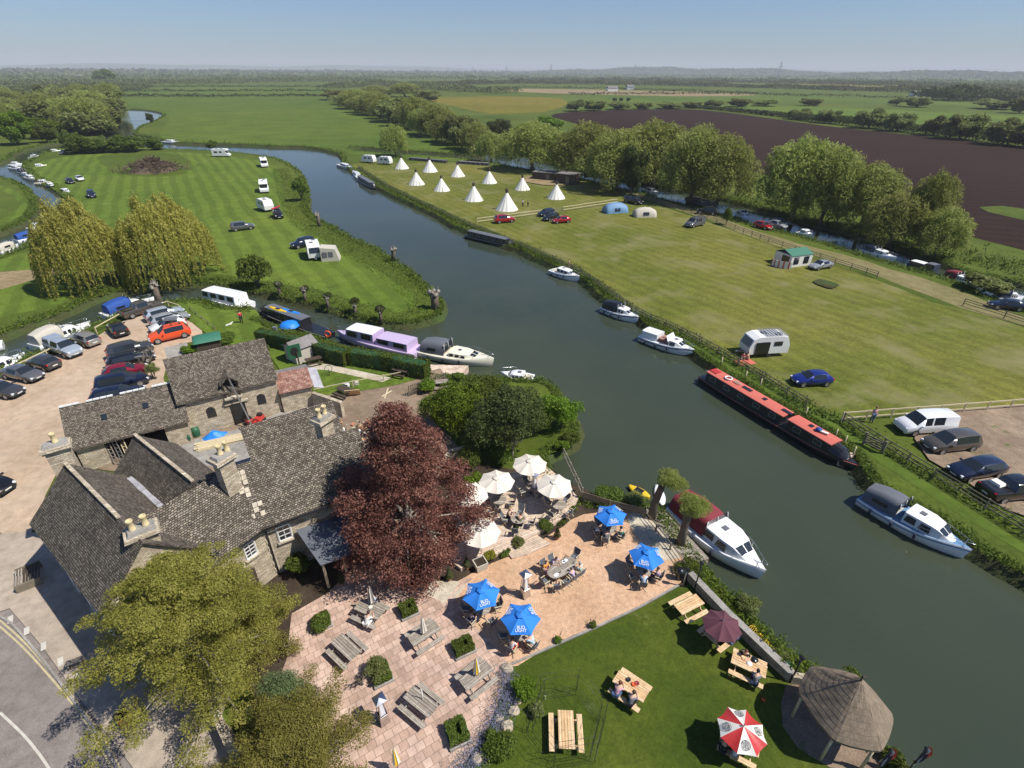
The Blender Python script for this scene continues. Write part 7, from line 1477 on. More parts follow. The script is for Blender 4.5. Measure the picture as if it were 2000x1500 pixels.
# planters, pots and edging on the deck side
def white_planter(px, py, rz, s, label, z=.08):
    c = G(px, py, z); t = thing("square_planter", label, "planter", c, rz, None); mb = MB()
    mb.grid([[(s * .42 * a, s * .42 * b, 0) for a, b in ((1, 1), (-1, 1), (-1, -1), (1, -1))], [(s * .5 * a, s * .5 * b, .6) for a, b in ((1, 1), (-1, 1), (-1, -1), (1, -1))], [(s * .42 * a, s * .42 * b, .6) for a, b in ((1, 1), (-1, 1), (-1, -1), (1, -1))], [(s * .4 * a, s * .4 * b, .45) for a, b in ((1, 1), (-1, 1), (-1, -1), (1, -1))]], X['beige'], closed=True, smooth=False); mb.build("box", t); mb = MB(); mb.box((0, 0, .5), (s * .82, s * .82, .04), X['soil']); mb.build("soil", t); return t
white_planter(938, 1108, .5, .85, "large pale square planter beside the deck")
for px, py, lb in ((912, 1110, "conical box tree in a clay pot beside the pale planter"), (1088, 1052, "conical cypress at the deck step"), (1008, 1040, "small conical cypress on the deck edge"), (878, 1132, "dark conical topiary at the pebble bed"), (668, 1140, "conical topiary by the porch post")):
    c = G(px, py, .08); t = thing("potted_topiary", lb, "topiary", c, 0, "potted cone topiaries"); mb = MB(); mb.lathe([(.13, 0), (.19, .3), (.17, .3), (.15, .24)], X['clay'], 12); mb.build("pot", t, uv=False)
    m = 1500; hh = RNG.random(m) ** .7; a = RNG.uniform(0, 6.28, m); r_ = .24 * hh + .02; P = np.stack([r_ * np.cos(a), r_ * np.sin(a), .3 + .85 * (1 - hh)], 1); link("foliage", leaves("cone_foliage", P, np.stack([np.cos(a), np.sin(a), a * 0 + .3], 1), .06, .6, X['l_dark'], None, jit=.5), t)
# fences
def fence(name, pts, h, label, mat='fence', nr=3, gap=2.2, group=None, post=.1, rail=.035, rh=.09, cat="fence", z=0.0):
    t = thing(name, label, cat, (pts[0].x, pts[0].y, z), 0, group); o = Vector((pts[0].x, pts[0].y, 0)); P = smooth_line([p.xy for p in pts], gap) if len(pts) > 2 else [pts[0].xy.lerp(pts[1].xy, i / max(1, int((pts[1] - pts[0]).length / gap))) for i in range(max(1, int((pts[1] - pts[0]).length / gap)) + 1)]
    mr_ = MB(); mp_ = MB()
    for i, p in enumerate(P):
        q = Vector((p.x, p.y, 0)) - o; mp_.box((q.x, q.y, h / 2 + .02), (post, post, h + .06), X[mat])
        if i: 
            a = Vector((P[i - 1].x, P[i - 1].y, 0)) - o
            for k in range(nr): z_ = h * (.96 - k * .36 / max(1, nr - 1) * 1.6 if nr > 1 else .96); mr_.beam(a + Vector((0, 0, z_ + random.uniform(-.015, .015))), q + Vector((0, 0, z_ + random.uniform(-.015, .015))), rail, rh, X[mat])
    mr_.build("rails", t)
    if len(P) > 9: mp_.build("posts", t)
    else:
        for p in P: q = Vector((p.x, p.y, 0)) - o; m1 = MB(); m1.box((q.x, q.y, h / 2 + .02), (post, post, h + .06), X[mat]); m1.build("post", t)
    return t
fp = lambda *p: [G(x, y, 0) for x, y in p]
fence("post_and_rail_fence", fp((700, 330), (760, 368), (880, 426), (960, 461), (1060, 502), (1150, 548), (1240, 613), (1330, 655), (1440, 716), (1572, 797)), 1.15, "long weathered post and rail fence between towpath and camping meadow", gap=2.4)
fence("post_and_rail_fence", fp((1645, 826), (1722, 876), (1820, 936), (1920, 997), (2060, 1085)), 1.15, "weathered fence between towpath and earth car park", gap=2.2)
fence("timber_fence", fp((932, 436), (1080, 416)), 1.1, "new pale timber fence left of the tipi gate", 'timber', 2, 2.6, "new pale timber fences", rail=.06, rh=.16); fence("timber_fence", fp((1100, 413), (1205, 397)), 1.1, "new pale timber fence right of the tipi gate", 'timber', 2, 2.6, "new pale timber fences", rail=.06, rh=.16); fence("timber_fence", fp((1642, 824), (2060, 792)), 1.1, "new pale timber fence above the earth car park", 'timber', 2, 2.4, "new pale timber fences", rail=.06, rh=.14)
fence("post_and_rail_fence", fp((1200, 372), (1240, 384), (1380, 430), (1500, 474), (1600, 507), (1712, 543)), 1.1, "weathered fence along the channel track, long left piece", gap=2.6); fence("post_and_rail_fence", fp((1880, 597), (1960, 622), (2100, 668)), 1.1, "weathered fence along the channel track, right piece", gap=2.6)
fence("rail_fence", fp((15, 737), (95, 698), (150, 668)), .9, "pale rail beside the lower moored boats", 'timber', 1, 3, "car park rails", rail=.1, rh=.1); fence("rail_fence", fp((190, 652), (250, 618), (330, 600), (352, 607)), .9, "pale rail beside the blue canopied boat", 'timber', 1, 3, "car park rails", rail=.1, rh=.1)
fence("picket_fence", fp((800, 775), (872, 748)), 1.3, "dark picket fence at the yard's end", 'fence', 3, .25, post=.09); fence("timber_fence", fp((605, 775), (690, 757), (798, 736)), .8, "thin pale rail fence round the grass plot", 'timber', 1, 2.4, None)
fence("terrace_fence", fp((1137, 980), (1190, 997), (1255, 1012)), 1.0, "old timber fence at the back of the gravel terrace", 'fence', 4, 1.4, None, rh=.14); fence("rope_fence", fp((1258, 1012), (1308, 1075), (1345, 1128)), .7, "low rail along the jetty side of the terrace", 'fence', 2, 1.3, None, rh=.05)
fence("deck_balustrade", fp((1100, 900), (1128, 960), (1136, 978)), 1.0, "timber balustrade at the river end of the deck", 'oldwood', 2, .9, z=.3)
fence("lawn_fence", fp((372, 606), (420, 645)), .5, "low board along the boat lawn's edge", 'fence', 1, 2)
c = G(1090, 415, 0); t = thing("field_gate", "pale timber gate in the tipi field fence", "gate", c, -.1); mb = MB(); [mb.box((0, 0, .3 + .25 * i), (2.2, .05, .1), X['timber']) for i in range(4)]; mb.build("bars", t); 
for s in (-1, 1): mb = MB(); mb.box((s * 1.15, 0, .65), (.15, .15, 1.3), X['timber']); mb.build("post", t)
a = G(1685, 868, 0); b = G(1722, 886, 0); t = thing("field_gate", "dark five bar gate beside the white camper van", "gate", (a + b) / 2, math.atan2(b.y - a.y, b.x - a.x)); L_ = (b - a).length; mb = MB(); [mb.box((0, 0, .25 + .22 * i), (L_, .05, .09), X['fence']) for i in range(5)]; mb.beam((-L_ / 2, 0, .25), (L_ / 2, 0, 1.15), .04, .08, X['fence']); mb.build("bars", t); 
for s in (-1, 1): mb = MB(); mb.box((s * L_ / 2, 0, .65), (.16, .16, 1.35), X['fence']); mb.build("post", t)
# mooring posts, lamp posts, flags
mg = "mooring posts along the towpath"
for i, (x, y) in enumerate(((1455, 740), (1484, 755), (1572, 812), (1630, 855), (1648, 868), (1665, 890), (1408, 712))): c = G(x, y, 0); mb = MB(); mb.tube([(0, 0, -.3), (.04, .02, .95)], .06, X['timber'], 7); tag(mb.build("mooring_post", loc=c), "pale mooring post on the bank, " + ["beside the ropes", "beside the roof ladder", "beside the roof gap", "beside the blue bundle", "above the platform", "at the narrowboat bow", "at the narrowboat stern"][i], "mooring post", mg)
for px, py, yt, lb in ((1357, 1150, 1103, "thin dark lamp post at the head of the lawn"), (1544, 1332, 1288, "dark lamp post beside the thatched gazebo"), (1334, 1145, 1115, "short white post by the river wall")):
    c = G(px, py, .05); h = height_at(c, yt); t = thing("lamp_post", lb, "post", c); mb = MB(); mb.tube([(0, 0, 0), (0, 0, h)], .05, X['black'] if 'white' not in lb else X['steel'], 8); mb.build("pole", t, uv=False); mb = MB(); mb.lathe([(.03, h), (.13, h + .05), (.15, h + .2), (.02, h + .3)], X['black'], 8); mb.build("lantern", t, uv=False)
def flag(px, py, L, label, seed):
    random.seed(seed); c = G(px, py, 0); t = thing("flag", label, "flag", c); mb = MB(); mb.tube([(0, 0, 0), (.25, .1, L)], .035, X['black'], 7); mb.build("pole", t, uv=False); mb = MB(); cols = [X['navy'], X['whitecloth'], X['red'], X['whitecloth'], X['navy'], X['red']]
    for j in range(6):
        rows = [[(.2 - .02 * i + .07 * math.sin(i * 1.1 + jj) + jj * .05, .08 + .12 * math.cos(jj * 1.3 + i * .6), L - .1 - i * .18) for jj in (j, j + 1)] for i in range(8)]; mb.grid(rows, cols[j])
    mb.build("cloth", t, uv=False)
flag(1700, 1515, 2.3, "draped red, white and blue flag beside the gazebo", 1); flag(1762, 1518, 2.6, "furled red, white and blue flag on a pole by the river", 2)
# hoses, paddle, iron frame, bins, table things
def hose(pts, mat, label, seed, R=.22):
    random.seed(seed); P = []
    for k in range(70): q = k / 69; i = q * (len(pts) - 1); a = pts[int(min(i, len(pts) - 2))].lerp(pts[int(min(i, len(pts) - 2)) + 1], i - int(min(i, len(pts) - 2))); P.append(a + Vector((R * math.cos(k * .9), R * math.sin(k * .9), .45 + .05 * math.sin(k * 1.7))))
    mb = MB(); mb.tube(P, .02, mat, 5); tag(mb.build("garden_hose", uv=False), label, "hose")
hose([G(1466, 1236, 0), G(1480, 1252, 0), G(1505, 1282, 0)], X['yellow'], "yellow hose tangled outside the river wall", 1); hose([G(1518, 1292, 0), G(1538, 1312, 0)], X['plasticgreen'], "green hose coiled outside the river wall", 2)
c = G(1105, 1420, .05); t = thing("iron_frame", "thin black iron marquee frame round the lawn table", "frame", (c.x, c.y, .05), math.radians(-15)); mb = MB()
for r0, z in ((2.05, .05), (2.05, .35), (1.75, .35), (1.75, .05)):
    pts = [(r0 * math.cos(a + .4), r0 * math.sin(a + .4), z) for a in [k * PI / 3 for k in range(7)]]; mb.tube(pts, .008, X['black'], 4)
for k in range(6):
    a = k * PI / 3 + .4; mb.tube([(2.05 * math.cos(a), 2.05 * math.sin(a), .0), (2.05 * math.cos(a), 2.05 * math.sin(a), 1.9)], .010, X['black'], 4); mb.tube([(1.75 * math.cos(a), 1.75 * math.sin(a), .0), (1.75 * math.cos(a), 1.75 * math.sin(a), 1.9)], .010, X['black'], 4)
    for z in (.5, 1.0, 1.5): mb.tube([(2.05 * math.cos(a), 2.05 * math.sin(a), z), (1.75 * math.cos(a), 1.75 * math.sin(a), z)], .007, X['black'], 4)
for r0 in (2.05, 1.75): mb.tube([(r0 * math.cos(k * PI / 3 + .4), r0 * math.sin(k * PI / 3 + .4), 1.9) for k in range(7)], .010, X['black'], 4)
mb.build("frame_bars", t, uv=False)
a = G(1458, 1322, 0); b = G(1490, 1368, 0); mb = MB(); mb.tube([(a.x, a.y, .7), (b.x, b.y, .12)], .018, X['darkwood'], 5); mb.lathe([(.01, 0), (.1, .02), (.12, .03), (.01, .05)], X['orange'], 8, (b.x, b.y, .08)); tag(mb.build("paddle"), "long paddle with orange blade leaning on the pine table", "paddle")
def lathe_thing(name, px, py, z, prof, mat, label, cat, group=None): mb = MB(); mb.lathe(prof, X[mat], 14); c = G(px, py, z); return tag(mb.build(name, loc=c, uv=False), label, cat, group)
lathe_thing("water_butt", 372, 862, .02, [(.3, 0), (.36, .5), (.33, .95), (.01, 1.0)], 'plasticgreen', "green water butt in the yard, left one", "water butt", "green water butts"); lathe_thing("water_butt", 385, 852, .02, [(.3, 0), (.36, .5), (.33, .95), (.01, 1.0)], 'plasticgreen', "green water butt in the yard, right one", "water butt", "green water butts")
lathe_thing("litter_bin", 1326, 1130, .07, [(.2, 0), (.25, .6), (.26, .85), (.01, .9)], 'black', "round black bin at the terrace corner by the wall", "bin"); lathe_thing("table_mat", 1474, 1288, .87, [(.01, 0), (.2, .005), (.2, .02), (.01, .02)], 'black', "round black tray on the wallside pine table", "tray")
c = G(420, 853, 0); mb = MB(); rows = [[((1.2 - .05 * i) * math.cos(a) * (1 - i * .16), .6 * math.sin(a) * (1 - i * .14), .12 * i + .05 * math.sin(a * 5 + i)) for a in [k * PI / 10 for k in range(20)]] for i in range(6)]; mb.grid(rows, X['bluetarp'], closed=True, caps=True); o = mb.build("tarpaulin", loc=c, uv=False); o.rotation_euler = (0, 0, .55); tag(o, "bright blue tarpaulin over a heap at the barn door", "tarpaulin")
mb = MB(); a = G(395, 858, 0)
for i in range(22): q = random.uniform(-.1, .1); mb.box((random.uniform(-.2, .2), (i % 8) * .16, .1 + .08 * (i // 8)), (4.0, .13, .06), X['timber'], q * .5)
o = mb.build("timber_stack", loc=(G(436, 868, 0).x, G(436, 868, 0).y - .3, 0)); o.rotation_euler = (0, 0, .45); tag(o, "stack of long pale planks in the yard", "timber")
for i, (px, py, lb) in enumerate(((366, 858, "red ride-on mower beside the barn's left window"), (508, 826, "red mower in front of the barn's right end"), (492, 832, "red garden machine with open frame at the barn"))):
    c = G(px, py, 0); t = thing("mower", lb, "mower", c, .5 + i, "red garden machines"); mb = MB(); mb.box((0, 0, .55), (1.1, .65, .35), X['red'], 0, .85); mb.box((.25, 0, .85), (.4, .5, .25), X['black'], 0, .7); mb.build("body", t); mb = MB(); mb.beam((-.5, 0, .7), (-.95, 0, 1.1), .05, .05, X['black']); mb.beam((-.95, -.25, 1.1), (-.95, .25, 1.1), .04, .04, X['black']); mb.build("handle", t)
    for x in (-.35, .35):
        for y in (-.35, .35): mb = MB(); mb.tube([(x, y - .05, .2), (x, y + .05, .2)], .2, X['rubber'], 10); mb.build("wheel", t, uv=False)
# debris of the yard
c = G(690, 775, 0); mb = MB(); mb.box((0, 0, .5), (1.5, .06, 1.0), X['pine'], .2, mx=Matrix.Rotation(.5, 4, 'X')); tag(mb.build("plywood_sheet", loc=c), "leaning sheet of orange plywood in the yard", "plywood")
for i, (px, py, mt, sz, lb) in enumerate(((678, 758, 'whitepaint', (.6, .5, .6), "white box on the plywood heap"), (698, 752, 'beige', (.6, .5, .35), "cardboard box on the heap"), (632, 785, 'black', (.9, .5, .5), "black wheelbarrow on the yard edge"), (712, 838, 'pine', (.2, .9, .5), "orange board on end in the rubble"), (690, 845, 'whitepaint', (.8, .6, .25), "white scrap in the rubble near the chimney"), (665, 850, 'steel', (1.6, .8, .2), "grey sheeting in the rubble behind the chimney"), (705, 862, 'pine', (1.2, .3, .3), "brown boards in the rubble by the beech"), (730, 845, 'greycanvas', (.7, .7, .3), "grey bag in the rubble"), (738, 825, 'clay', (.5, .4, .4), "rusty crate in the rubble"), (755, 770, 'timber', (2.6, .2, .12), "long plank lying across the yard"), (830, 760, 'redtile', (1.6, .3, .2), "reddish boards by the picket fence"), (665, 880, 'black', (1.2, .9, .5), "dark hatch box at the roof's far end"))):
    c = G(px, py, 0); mb = MB(); 
    for k in range(3): mb.box((random.uniform(-.2, .2) * sz[0], random.uniform(-.2, .2) * sz[1], sz[2] * (.25 + .3 * k)), (sz[0] * random.uniform(.5, 1), sz[1] * random.uniform(.5, 1), sz[2] * .35), X[mt], random.uniform(-.5, .5))
    o = mb.build("scrap_pile" if i > 3 else "box", loc=c); o.rotation_euler = (0, 0, random.uniform(0, 3)); tag(o, lb, "scrap")
rr_ = random.Random(9); mb = MB(); c0 = G(700, 850, 0)
for i in range(260):
    x, y = rr_.gauss(0, 1.6), rr_.gauss(0, 1.1); mb.box((c0.x + x, c0.y + y, rr_.uniform(.03, .25)), (rr_.uniform(.08, .5), rr_.uniform(.05, .25), rr_.uniform(.03, .12)), X[rr_.choice(['timber', 'beige', 'whitepaint', 'steel', 'darkwood', 'clay', 'greycanvas', 'pine'])], rr_.uniform(0, 3), mx=Matrix.Rotation(rr_.uniform(-.5, .5), 4, 'X'))
tag(mb.build("rubble"), "scattered rubble and broken boards in the yard", "rubble", kind="stuff")
c = G(644, 735, 0); t = thing("satellite_ring", "turquoise round net on a short post in the grass plot", "net", c); mb = MB(); mb.tube([(0, 0, 0), (0, 0, .9)], .04, X['darkwood'], 6); mb.build("post", t, uv=False); mb = MB(); mb.tube([(.4 * math.cos(a), .25 * math.sin(a), .95 + .3 * math.sin(a)) for a in [k * PI / 8 for k in range(17)]], .035, X['plasticgreen'], 5); mb.build("ring", t, uv=False)
c = G(543, 668, 0); t = thing("bird_box_post", "grey box on a post at the hedge's left end", "post", c); mb = MB(); mb.box((0, 0, .8), (.08, .08, 1.6), X['fence']); mb.build("post", t); mb = MB(); mb.box((0, 0, 1.8), (.5, .4, .5), X['steel']); mb.build("box", t)
# bench at the road, a-board, barrier
c = G(60, 1132, .1); t = thing("slatted_trailer", "dark slatted bench frame standing at the front of the inn", "bench", c, math.radians(-52)); mb = MB(); [mb.box((0, -.6 + .15 * i, .5), (1.7, .07, .05), X['oldwood'] if i < 3 else X['darkwood']) for i in range(9)]; mb.build("slats", t)
for s in (-1, 1): mb = MB(); mb.box((s * .85, 0, .3), (.08, 1.3, .6), X['fence']); mb.build("leg_frame", t)
c = G(253, 1418, .1); t = thing("a_board", "pink red advertising board on the footway", "sign", c, math.radians(60)); mb = MB(); mb.box((0, 0, .5), (.6, .04, .95), X['red'], mx=Matrix.Rotation(.25, 4, 'X')); mb.build("panel", t); mb = MB(); mb.box((0, .3, .5), (.6, .04, .95), X['black'], mx=Matrix.Rotation(-.25, 4, 'X')); mb.build("rear_panel", t)
c = G(150, 1300, .1); t = thing("small_bench", "small wooden stool at the footway edge", "stool", c, .5); mb = MB(); mb.box((0, 0, .42), (.8, .35, .05), X['oldwood']); mb.build("seat", t); mb = MB(); [mb.box((x, 0, .2), (.05, .3, .4), X['oldwood']) for x in (-.3, .3)]; mb.build("leg_frame", t)
# ---------------------------------------------------------------- people
SK = {n: plain("skin_tone_" + n, c, .55, var=.04) for n, c in (("a", (.62, .38, .27)), ("b", (.5, .29, .2)))}
def skin_mesh(name, joints, edges, mat, parent=None, sub=1):
    me = bpy.data.meshes.new(name); me.from_pydata([j[:3] for j in joints], edges, []); o = bpy.data.objects.new(name, me); COL.objects.link(o)
    m = o.modifiers.new("s", 'SKIN'); m.use_smooth_shade = True; sv = me.skin_vertices[0].data
    for i, j in enumerate(joints): sv[i].radius = (j[3], j[4] if len(j) > 4 else j[3]); sv[i].use_root = (i == 0)
    s = o.modifiers.new("u", 'SUBSURF'); s.levels = sub; s.render_levels = sub
    dg = bpy.context.evaluated_depsgraph_get(); ev = o.evaluated_get(dg); m2 = bpy.data.meshes.new_from_object(ev); bpy.data.objects.remove(o); bpy.data.meshes.remove(me)
    m2.materials.clear(); m2.materials.append(mat); m2.polygons.foreach_set("use_smooth", [True] * len(m2.polygons)); m2.name = name; return m2
def person_meshes(pose):
    """joint tables in metres, person faces +x; seated hip height .47"""
    if pose == 'sit':
        hip, ch, nk, hd = (0, 0, .52), (.04, 0, .82), (.09, 0, 1.03), (.12, 0, 1.13); L = lambda s: [(.0, .1 * s, .50, .095), (.42, .12 * s, .50, .075), (.46, .12 * s, .24, .055), (.44, .12 * s, .06, .04), (.56, .13 * s, .04, .035)]; A = lambda s: [(.07, .19 * s, .96, .055), (.16, .24 * s, .76, .043), (.38, .14 * s, .77, .034)]
    elif pose == 'lean':
        hip, ch, nk, hd = (0, 0, .52), (.14, 0, .80), (.27, 0, .98), (.34, 0, 1.07); L = lambda s: [(.0, .1 * s, .50, .095), (.42, .13 * s, .50, .075), (.36, .13 * s, .24, .055), (.32, .13 * s, .06, .04), (.44, .14 * s, .04, .035)]; A = lambda s: [(.24, .19 * s, .91, .055), (.34, .27 * s, .76, .043), (.54, .12 * s, .80, .034)]
    else:
        hip, ch, nk, hd = (0, 0, .95), (.0, 0, 1.25), (.02, 0, 1.47), (.04, 0, 1.56); k = .12 if pose == 'walk' else .02; L = lambda s: [(.0, .09 * s, .92, .095), (k * s + .02, .1 * s, .50, .062), (k * s * 1.3 - .03, .1 * s, .08, .04), (k * s * 1.3 + .1, .1 * s, .04, .035)]; A = lambda s: [(.0, .19 * s, 1.40, .055), (-.04 * s, .25 * s, 1.12, .043), (.1, .25 * s, .88, .034)]
    hp = Vector(hip); c = Vector(ch); n = Vector(nk); h = Vector(hd); fw = Vector((1, 0, 0))
    J = [(*hip, .125, .15), (*hp.lerp(c, .5), .115, .14), (*c, .125, .165), (*c.lerp(n, .7), .09, .12), (*n, .05), (*h, .06), (*(h + Vector((.01, 0, .1))), .088), (*(h + Vector((.0, 0, .19))), .06)]; E = [(i, i + 1) for i in range(7)]
    def chain(P, root, J, E):
        p = root
        for q in P: J.append(q); E.append((p, len(J) - 1)); p = len(J) - 1
        return p
    legs = []; 
    for s in (-1, 1):
        chain(L(s), 0, J, E); w = chain(A(s), 3, J, E); wr = Vector(J[w][:3]); el = Vector(J[w - 1][:3]); d = (wr - el).normalized(); side = Vector((0, -s, 0)); 
        J.append((*(wr + d * .06), .032, .02)); E.append((w, len(J) - 1)); pm = len(J) - 1
        for f in range(4): b = wr + d * .09 + side * (.028 - .018 * f) * 1; J.append((*b, .010)); E.append((pm, len(J) - 1)); J.append((*(b + d * (.045 + .008 * (f in (1, 2))) + Vector((0, 0, -.018))), .008)); E.append((len(J) - 2, len(J) - 1))
        tb = wr + d * .04 + side * .035; J.append((*tb, .011)); E.append((w, len(J) - 1)); J.append((*(tb + d * .035 + side * .012), .009)); E.append((len(J) - 2, len(J) - 1))
    J.append((*(h + Vector((.105, 0, .075))), .015)); E.append((6, len(J) - 1))      # nose
    for s in (-1, 1): J.append((*(h + Vector((-.005, .093 * s, .085))), .014)); E.append((6, len(J) - 1))   # ears
    body = skin_mesh("body", J, E, SK["a"])
    TJ = [(*hp, .145, .17), (*hp.lerp(c, .5), .135, .16), (*c, .145, .185), (*c.lerp(n, .72), .105, .135)]; TE = [(0, 1), (1, 2), (2, 3)]
    for s in (-1, 1): a = A(s); TJ.append((*a[0][:3], .075)); TE.append((3, len(TJ) - 1)); m = Vector(a[0][:3]).lerp(Vector(a[1][:3]), .75); TJ.append((*m, .06)); TE.append((len(TJ) - 2, len(TJ) - 1))
    shirt = skin_mesh("shirt", TJ, TE, X['whitecloth'])
    PJ = [(*hp, .15, .175)]; PE = []
    for s in (-1, 1):
        p = 0
        for q in L(s)[:-1]: PJ.append((*q[:3], q[3] + .018)); PE.append((p, len(PJ) - 1)); p = len(PJ) - 1
    trs = skin_mesh("trousers", PJ, PE, X['navy'])
    SJ = []; shoes = MB()
    for s in (-1, 1): a = Vector(L(s)[-2][:3]); b = Vector(L(s)[-1][:3]); shoes.tube([a + Vector((-.05, 0, -.01)), a + Vector((.02, 0, -.005)), b + Vector((.02, 0, 0)), b + Vector((.06, 0, -.005))], [.04, .055, .048, .025], X['black'], 8)
    so = shoes.build("shoes", uv=False); sm = so.data; bpy.data.objects.remove(so)
    hb = MB(); hc = h + Vector((-.018, 0, .105)); rows = []
    for i in range(7):
        t_ = i / 6; ph = PI * .5 - t_ * PI * .62; rows.append([(hc.x + .112 * math.cos(ph) * math.cos(a) * (.72 if math.cos(a) > .3 and i > 3 else 1), hc.y + .102 * math.cos(ph) * math.sin(a), hc.z + .118 * math.sin(ph) * (1 if not (math.cos(a) > .3 and i > 3) else .15)) for a in [q * PI / 8 for q in range(16)]])
    hb.grid(rows, X['darkwood'], closed=True); ho = hb.build("hair", uv=False); hm = ho.data; bpy.data.objects.remove(ho)
    fb = MB()
    for s in (-1, 1): e = h + Vector((.083, .032 * s, .10)); fb.lathe([(.001, -.009), (.009, 0), (.001, .009)], X['black'], 6, tuple(e))
    mth = h + Vector((.085, 0, .035)); fb.beam(mth + Vector((0, -.022, 0)), mth + Vector((0, .022, 0)), .012, .008, X['red']); fo = fb.build("face", uv=False); fm = fo.data; bpy.data.objects.remove(fo)
    return [("body", body), ("shirt", shirt), ("trousers", trs), ("shoes", sm), ("hair", hm), ("face", fm)]
PM = {p: person_meshes(p) for p in ('sit', 'lean', 'stand', 'walk')}
CL = {n: plain("cloth_" + n, c, .85, var=.08) for n, c in (("lilac", (.55, .45, .62)), ("orange", (.75, .32, .04)), ("grey", (.16, .17, .19)), ("paleblue", (.45, .58, .68)), ("mint", (.5, .66, .6)), ("white", (.75, .74, .72)), ("green", (.03, .2, .14)), ("navy", (.02, .03, .07)), ("black", (.015, .015, .017)), ("denim", (.08, .14, .26)), ("pink", (.62, .33, .38)), ("redcloth", (.6, .04, .03)), ("tan", (.42, .3, .2)), ("olive", (.12, .12, .06)))}
HR = {n: plain("hair_" + n, c, .6, var=.15) for n, c in (("brown", (.06, .03, .018)), ("black", (.012, .01, .009)), ("blond", (.35, .24, .11)), ("grey", (.3, .29, .28)), ("auburn", (.14, .04, .02)))}
def person(p, face, pose, shirt, trousers, hair, label, z=.07, skin="a", s=1.0, group=None, dz=0):
    t = thing("person", label, "person", (p[0], p[1], z + dz), face, group, s)
    for nm, me in PM[pose]:
        o = link(nm, me, t); mt = {"shirt": CL[shirt], "trousers": CL[trousers], "hair": HR[hair], "body": SK[skin]}.get(nm)
        if mt: sl_ = o.material_slots[0]; sl_.link = 'OBJECT'; sl_.material = mt
    return t
g = "diners on the gravel terrace"
S_ = OVS; person(*S_[0], 'sit', 'orange', 'pink', 'brown', "child in an orange top sitting at the oval table", s=.9, group=g); person(*S_[1], 'lean', 'lilac', 'white', 'brown', "woman in a lilac top at the back of the oval table", group=g); person(*S_[3], 'sit', 'mint', 'tan', 'grey', "person in a pale mint shirt at the right end of the oval table", group=g); person(*S_[4], 'lean', 'lilac', 'navy', 'brown', "child in pale purple leaning at the front of the oval table", s=.85, group=g)
def at_seats(i, specs):
    for k, sp in specs: person(*SEATS[i][k], *sp, group=g)
at_seats(0, [(0, ('sit', 'navy', 'navy', 'brown', "person in navy under the parasol nearest the patio, front left")), (3, ('lean', 'black', 'grey', 'black', "person in dark clothes behind the table nearest the patio"))])
at_seats(1, [(0, ('sit', 'white', 'redcloth', 'brown', "person in a white top under the lowest blue parasol, left")), (1, ('lean', 'paleblue', 'tan', 'grey', "person in a pale checked shirt under the lowest blue parasol, right"))])
at_seats(2, [(0, ('lean', 'grey', 'grey', 'brown', "person in grey under the topmost blue parasol")), (1, ('sit', 'green', 'denim', 'black', "person in a green shirt under the topmost blue parasol")), (3, ('sit', 'white', 'navy', 'brown', "person in white at the far side of the topmost blue parasol"))])
at_seats(3, [(0, ('lean', 'paleblue', 'denim', 'brown', "person in pale blue under the rightmost blue parasol, left")), (1, ('sit', 'lilac', 'navy', 'auburn', "person in lilac under the rightmost blue parasol, right"))])
def on_bench(T_, x, side, *sp, **k):
    a = T_.rotation_euler[2]; p = loc_on(T_.location, a, x, side * .74); return person(p, a + (-PI / 2 if side > 0 else PI / 2), *sp, z=T_.location.z, **k)
g = "people at the lawn picnic tables"
on_bench(T['i'], -.45, -1, 'lean', 'pink', 'denim', 'auburn', "woman in pink and denim at the middle lawn table", group=g); on_bench(T['i'], .35, -1, 'lean', 'grey', 'black', 'brown', "person in grey with bent back at the middle lawn table", group=g)
on_bench(T['g'], .2, -1, 'lean', 'white', 'denim', 'grey', "man in a white shirt under the plum parasol", group=g); on_bench(T['g'], .65, -1, 'sit', 'lilac', 'navy', 'brown', "person in violet grey under the plum parasol", group=g)
on_bench(T['h'], -.3, 1, 'lean', 'black', 'black', 'auburn', "dark haired person in black at the wallside table", group=g); on_bench(T['h'], .45, -1, 'lean', 'grey', 'navy', 'black', "person in a grey jacket at the wallside table", group=g)
on_bench(T['j'], -.1, -1, 'lean', 'white', 'tan', 'brown', "person in a white patterned top under the red and white parasol", group=g); on_bench(T['j'], -.65, -1, 'sit', 'black', 'black', 'black', "person in black under the red and white parasol", group=g)
g = "people in the beech shade"
on_bench(T['k'], .3, -1, 'lean', 'white', 'white', 'brown', "person in white at the table in the beech shade", group=g); on_bench(T['k'], -.3, 1, 'sit', 'paleblue', 'navy', 'black', "person in blue across the table in the beech shade", group=g)
c = G(1005, 1005, 1.0); person((c.x - .45, c.y), -.2, 'sit', 'tan', 'black', 'blond', "fair haired person sitting at the deck table", z=.35, group="people on the deck"); c = G(1016, 1018, 1.0); person((c.x, c.y - .1), 1.5, 'lean', 'olive', 'black', 'brown', "person in dark olive at the deck table", z=.35, group="people on the deck")
c = G(473, 632, 0); person(c.xy, 2.2, 'walk', 'redcloth', 'black', 'brown', "man in a red top and black shorts on the boat lawn", group=None); c = G(1697, 822, 0); person((c.x, c.y - .3), -1.6, 'stand', 'pink', 'denim', 'auburn', "person sitting on the new fence above the car park", skin="a")
c = G(1021, 404, 0); person(c.xy, 1, 'stand', 'white', 'navy', 'brown', "person in white beside the nearest tipi", z=.02, group="people by the tipis"); c = G(1031, 404, 0); person(c.xy, 2, 'stand', 'black', 'black', 'brown', "small figure in dark clothes by the nearest tipi", z=.02, group="people by the tipis", s=.85)
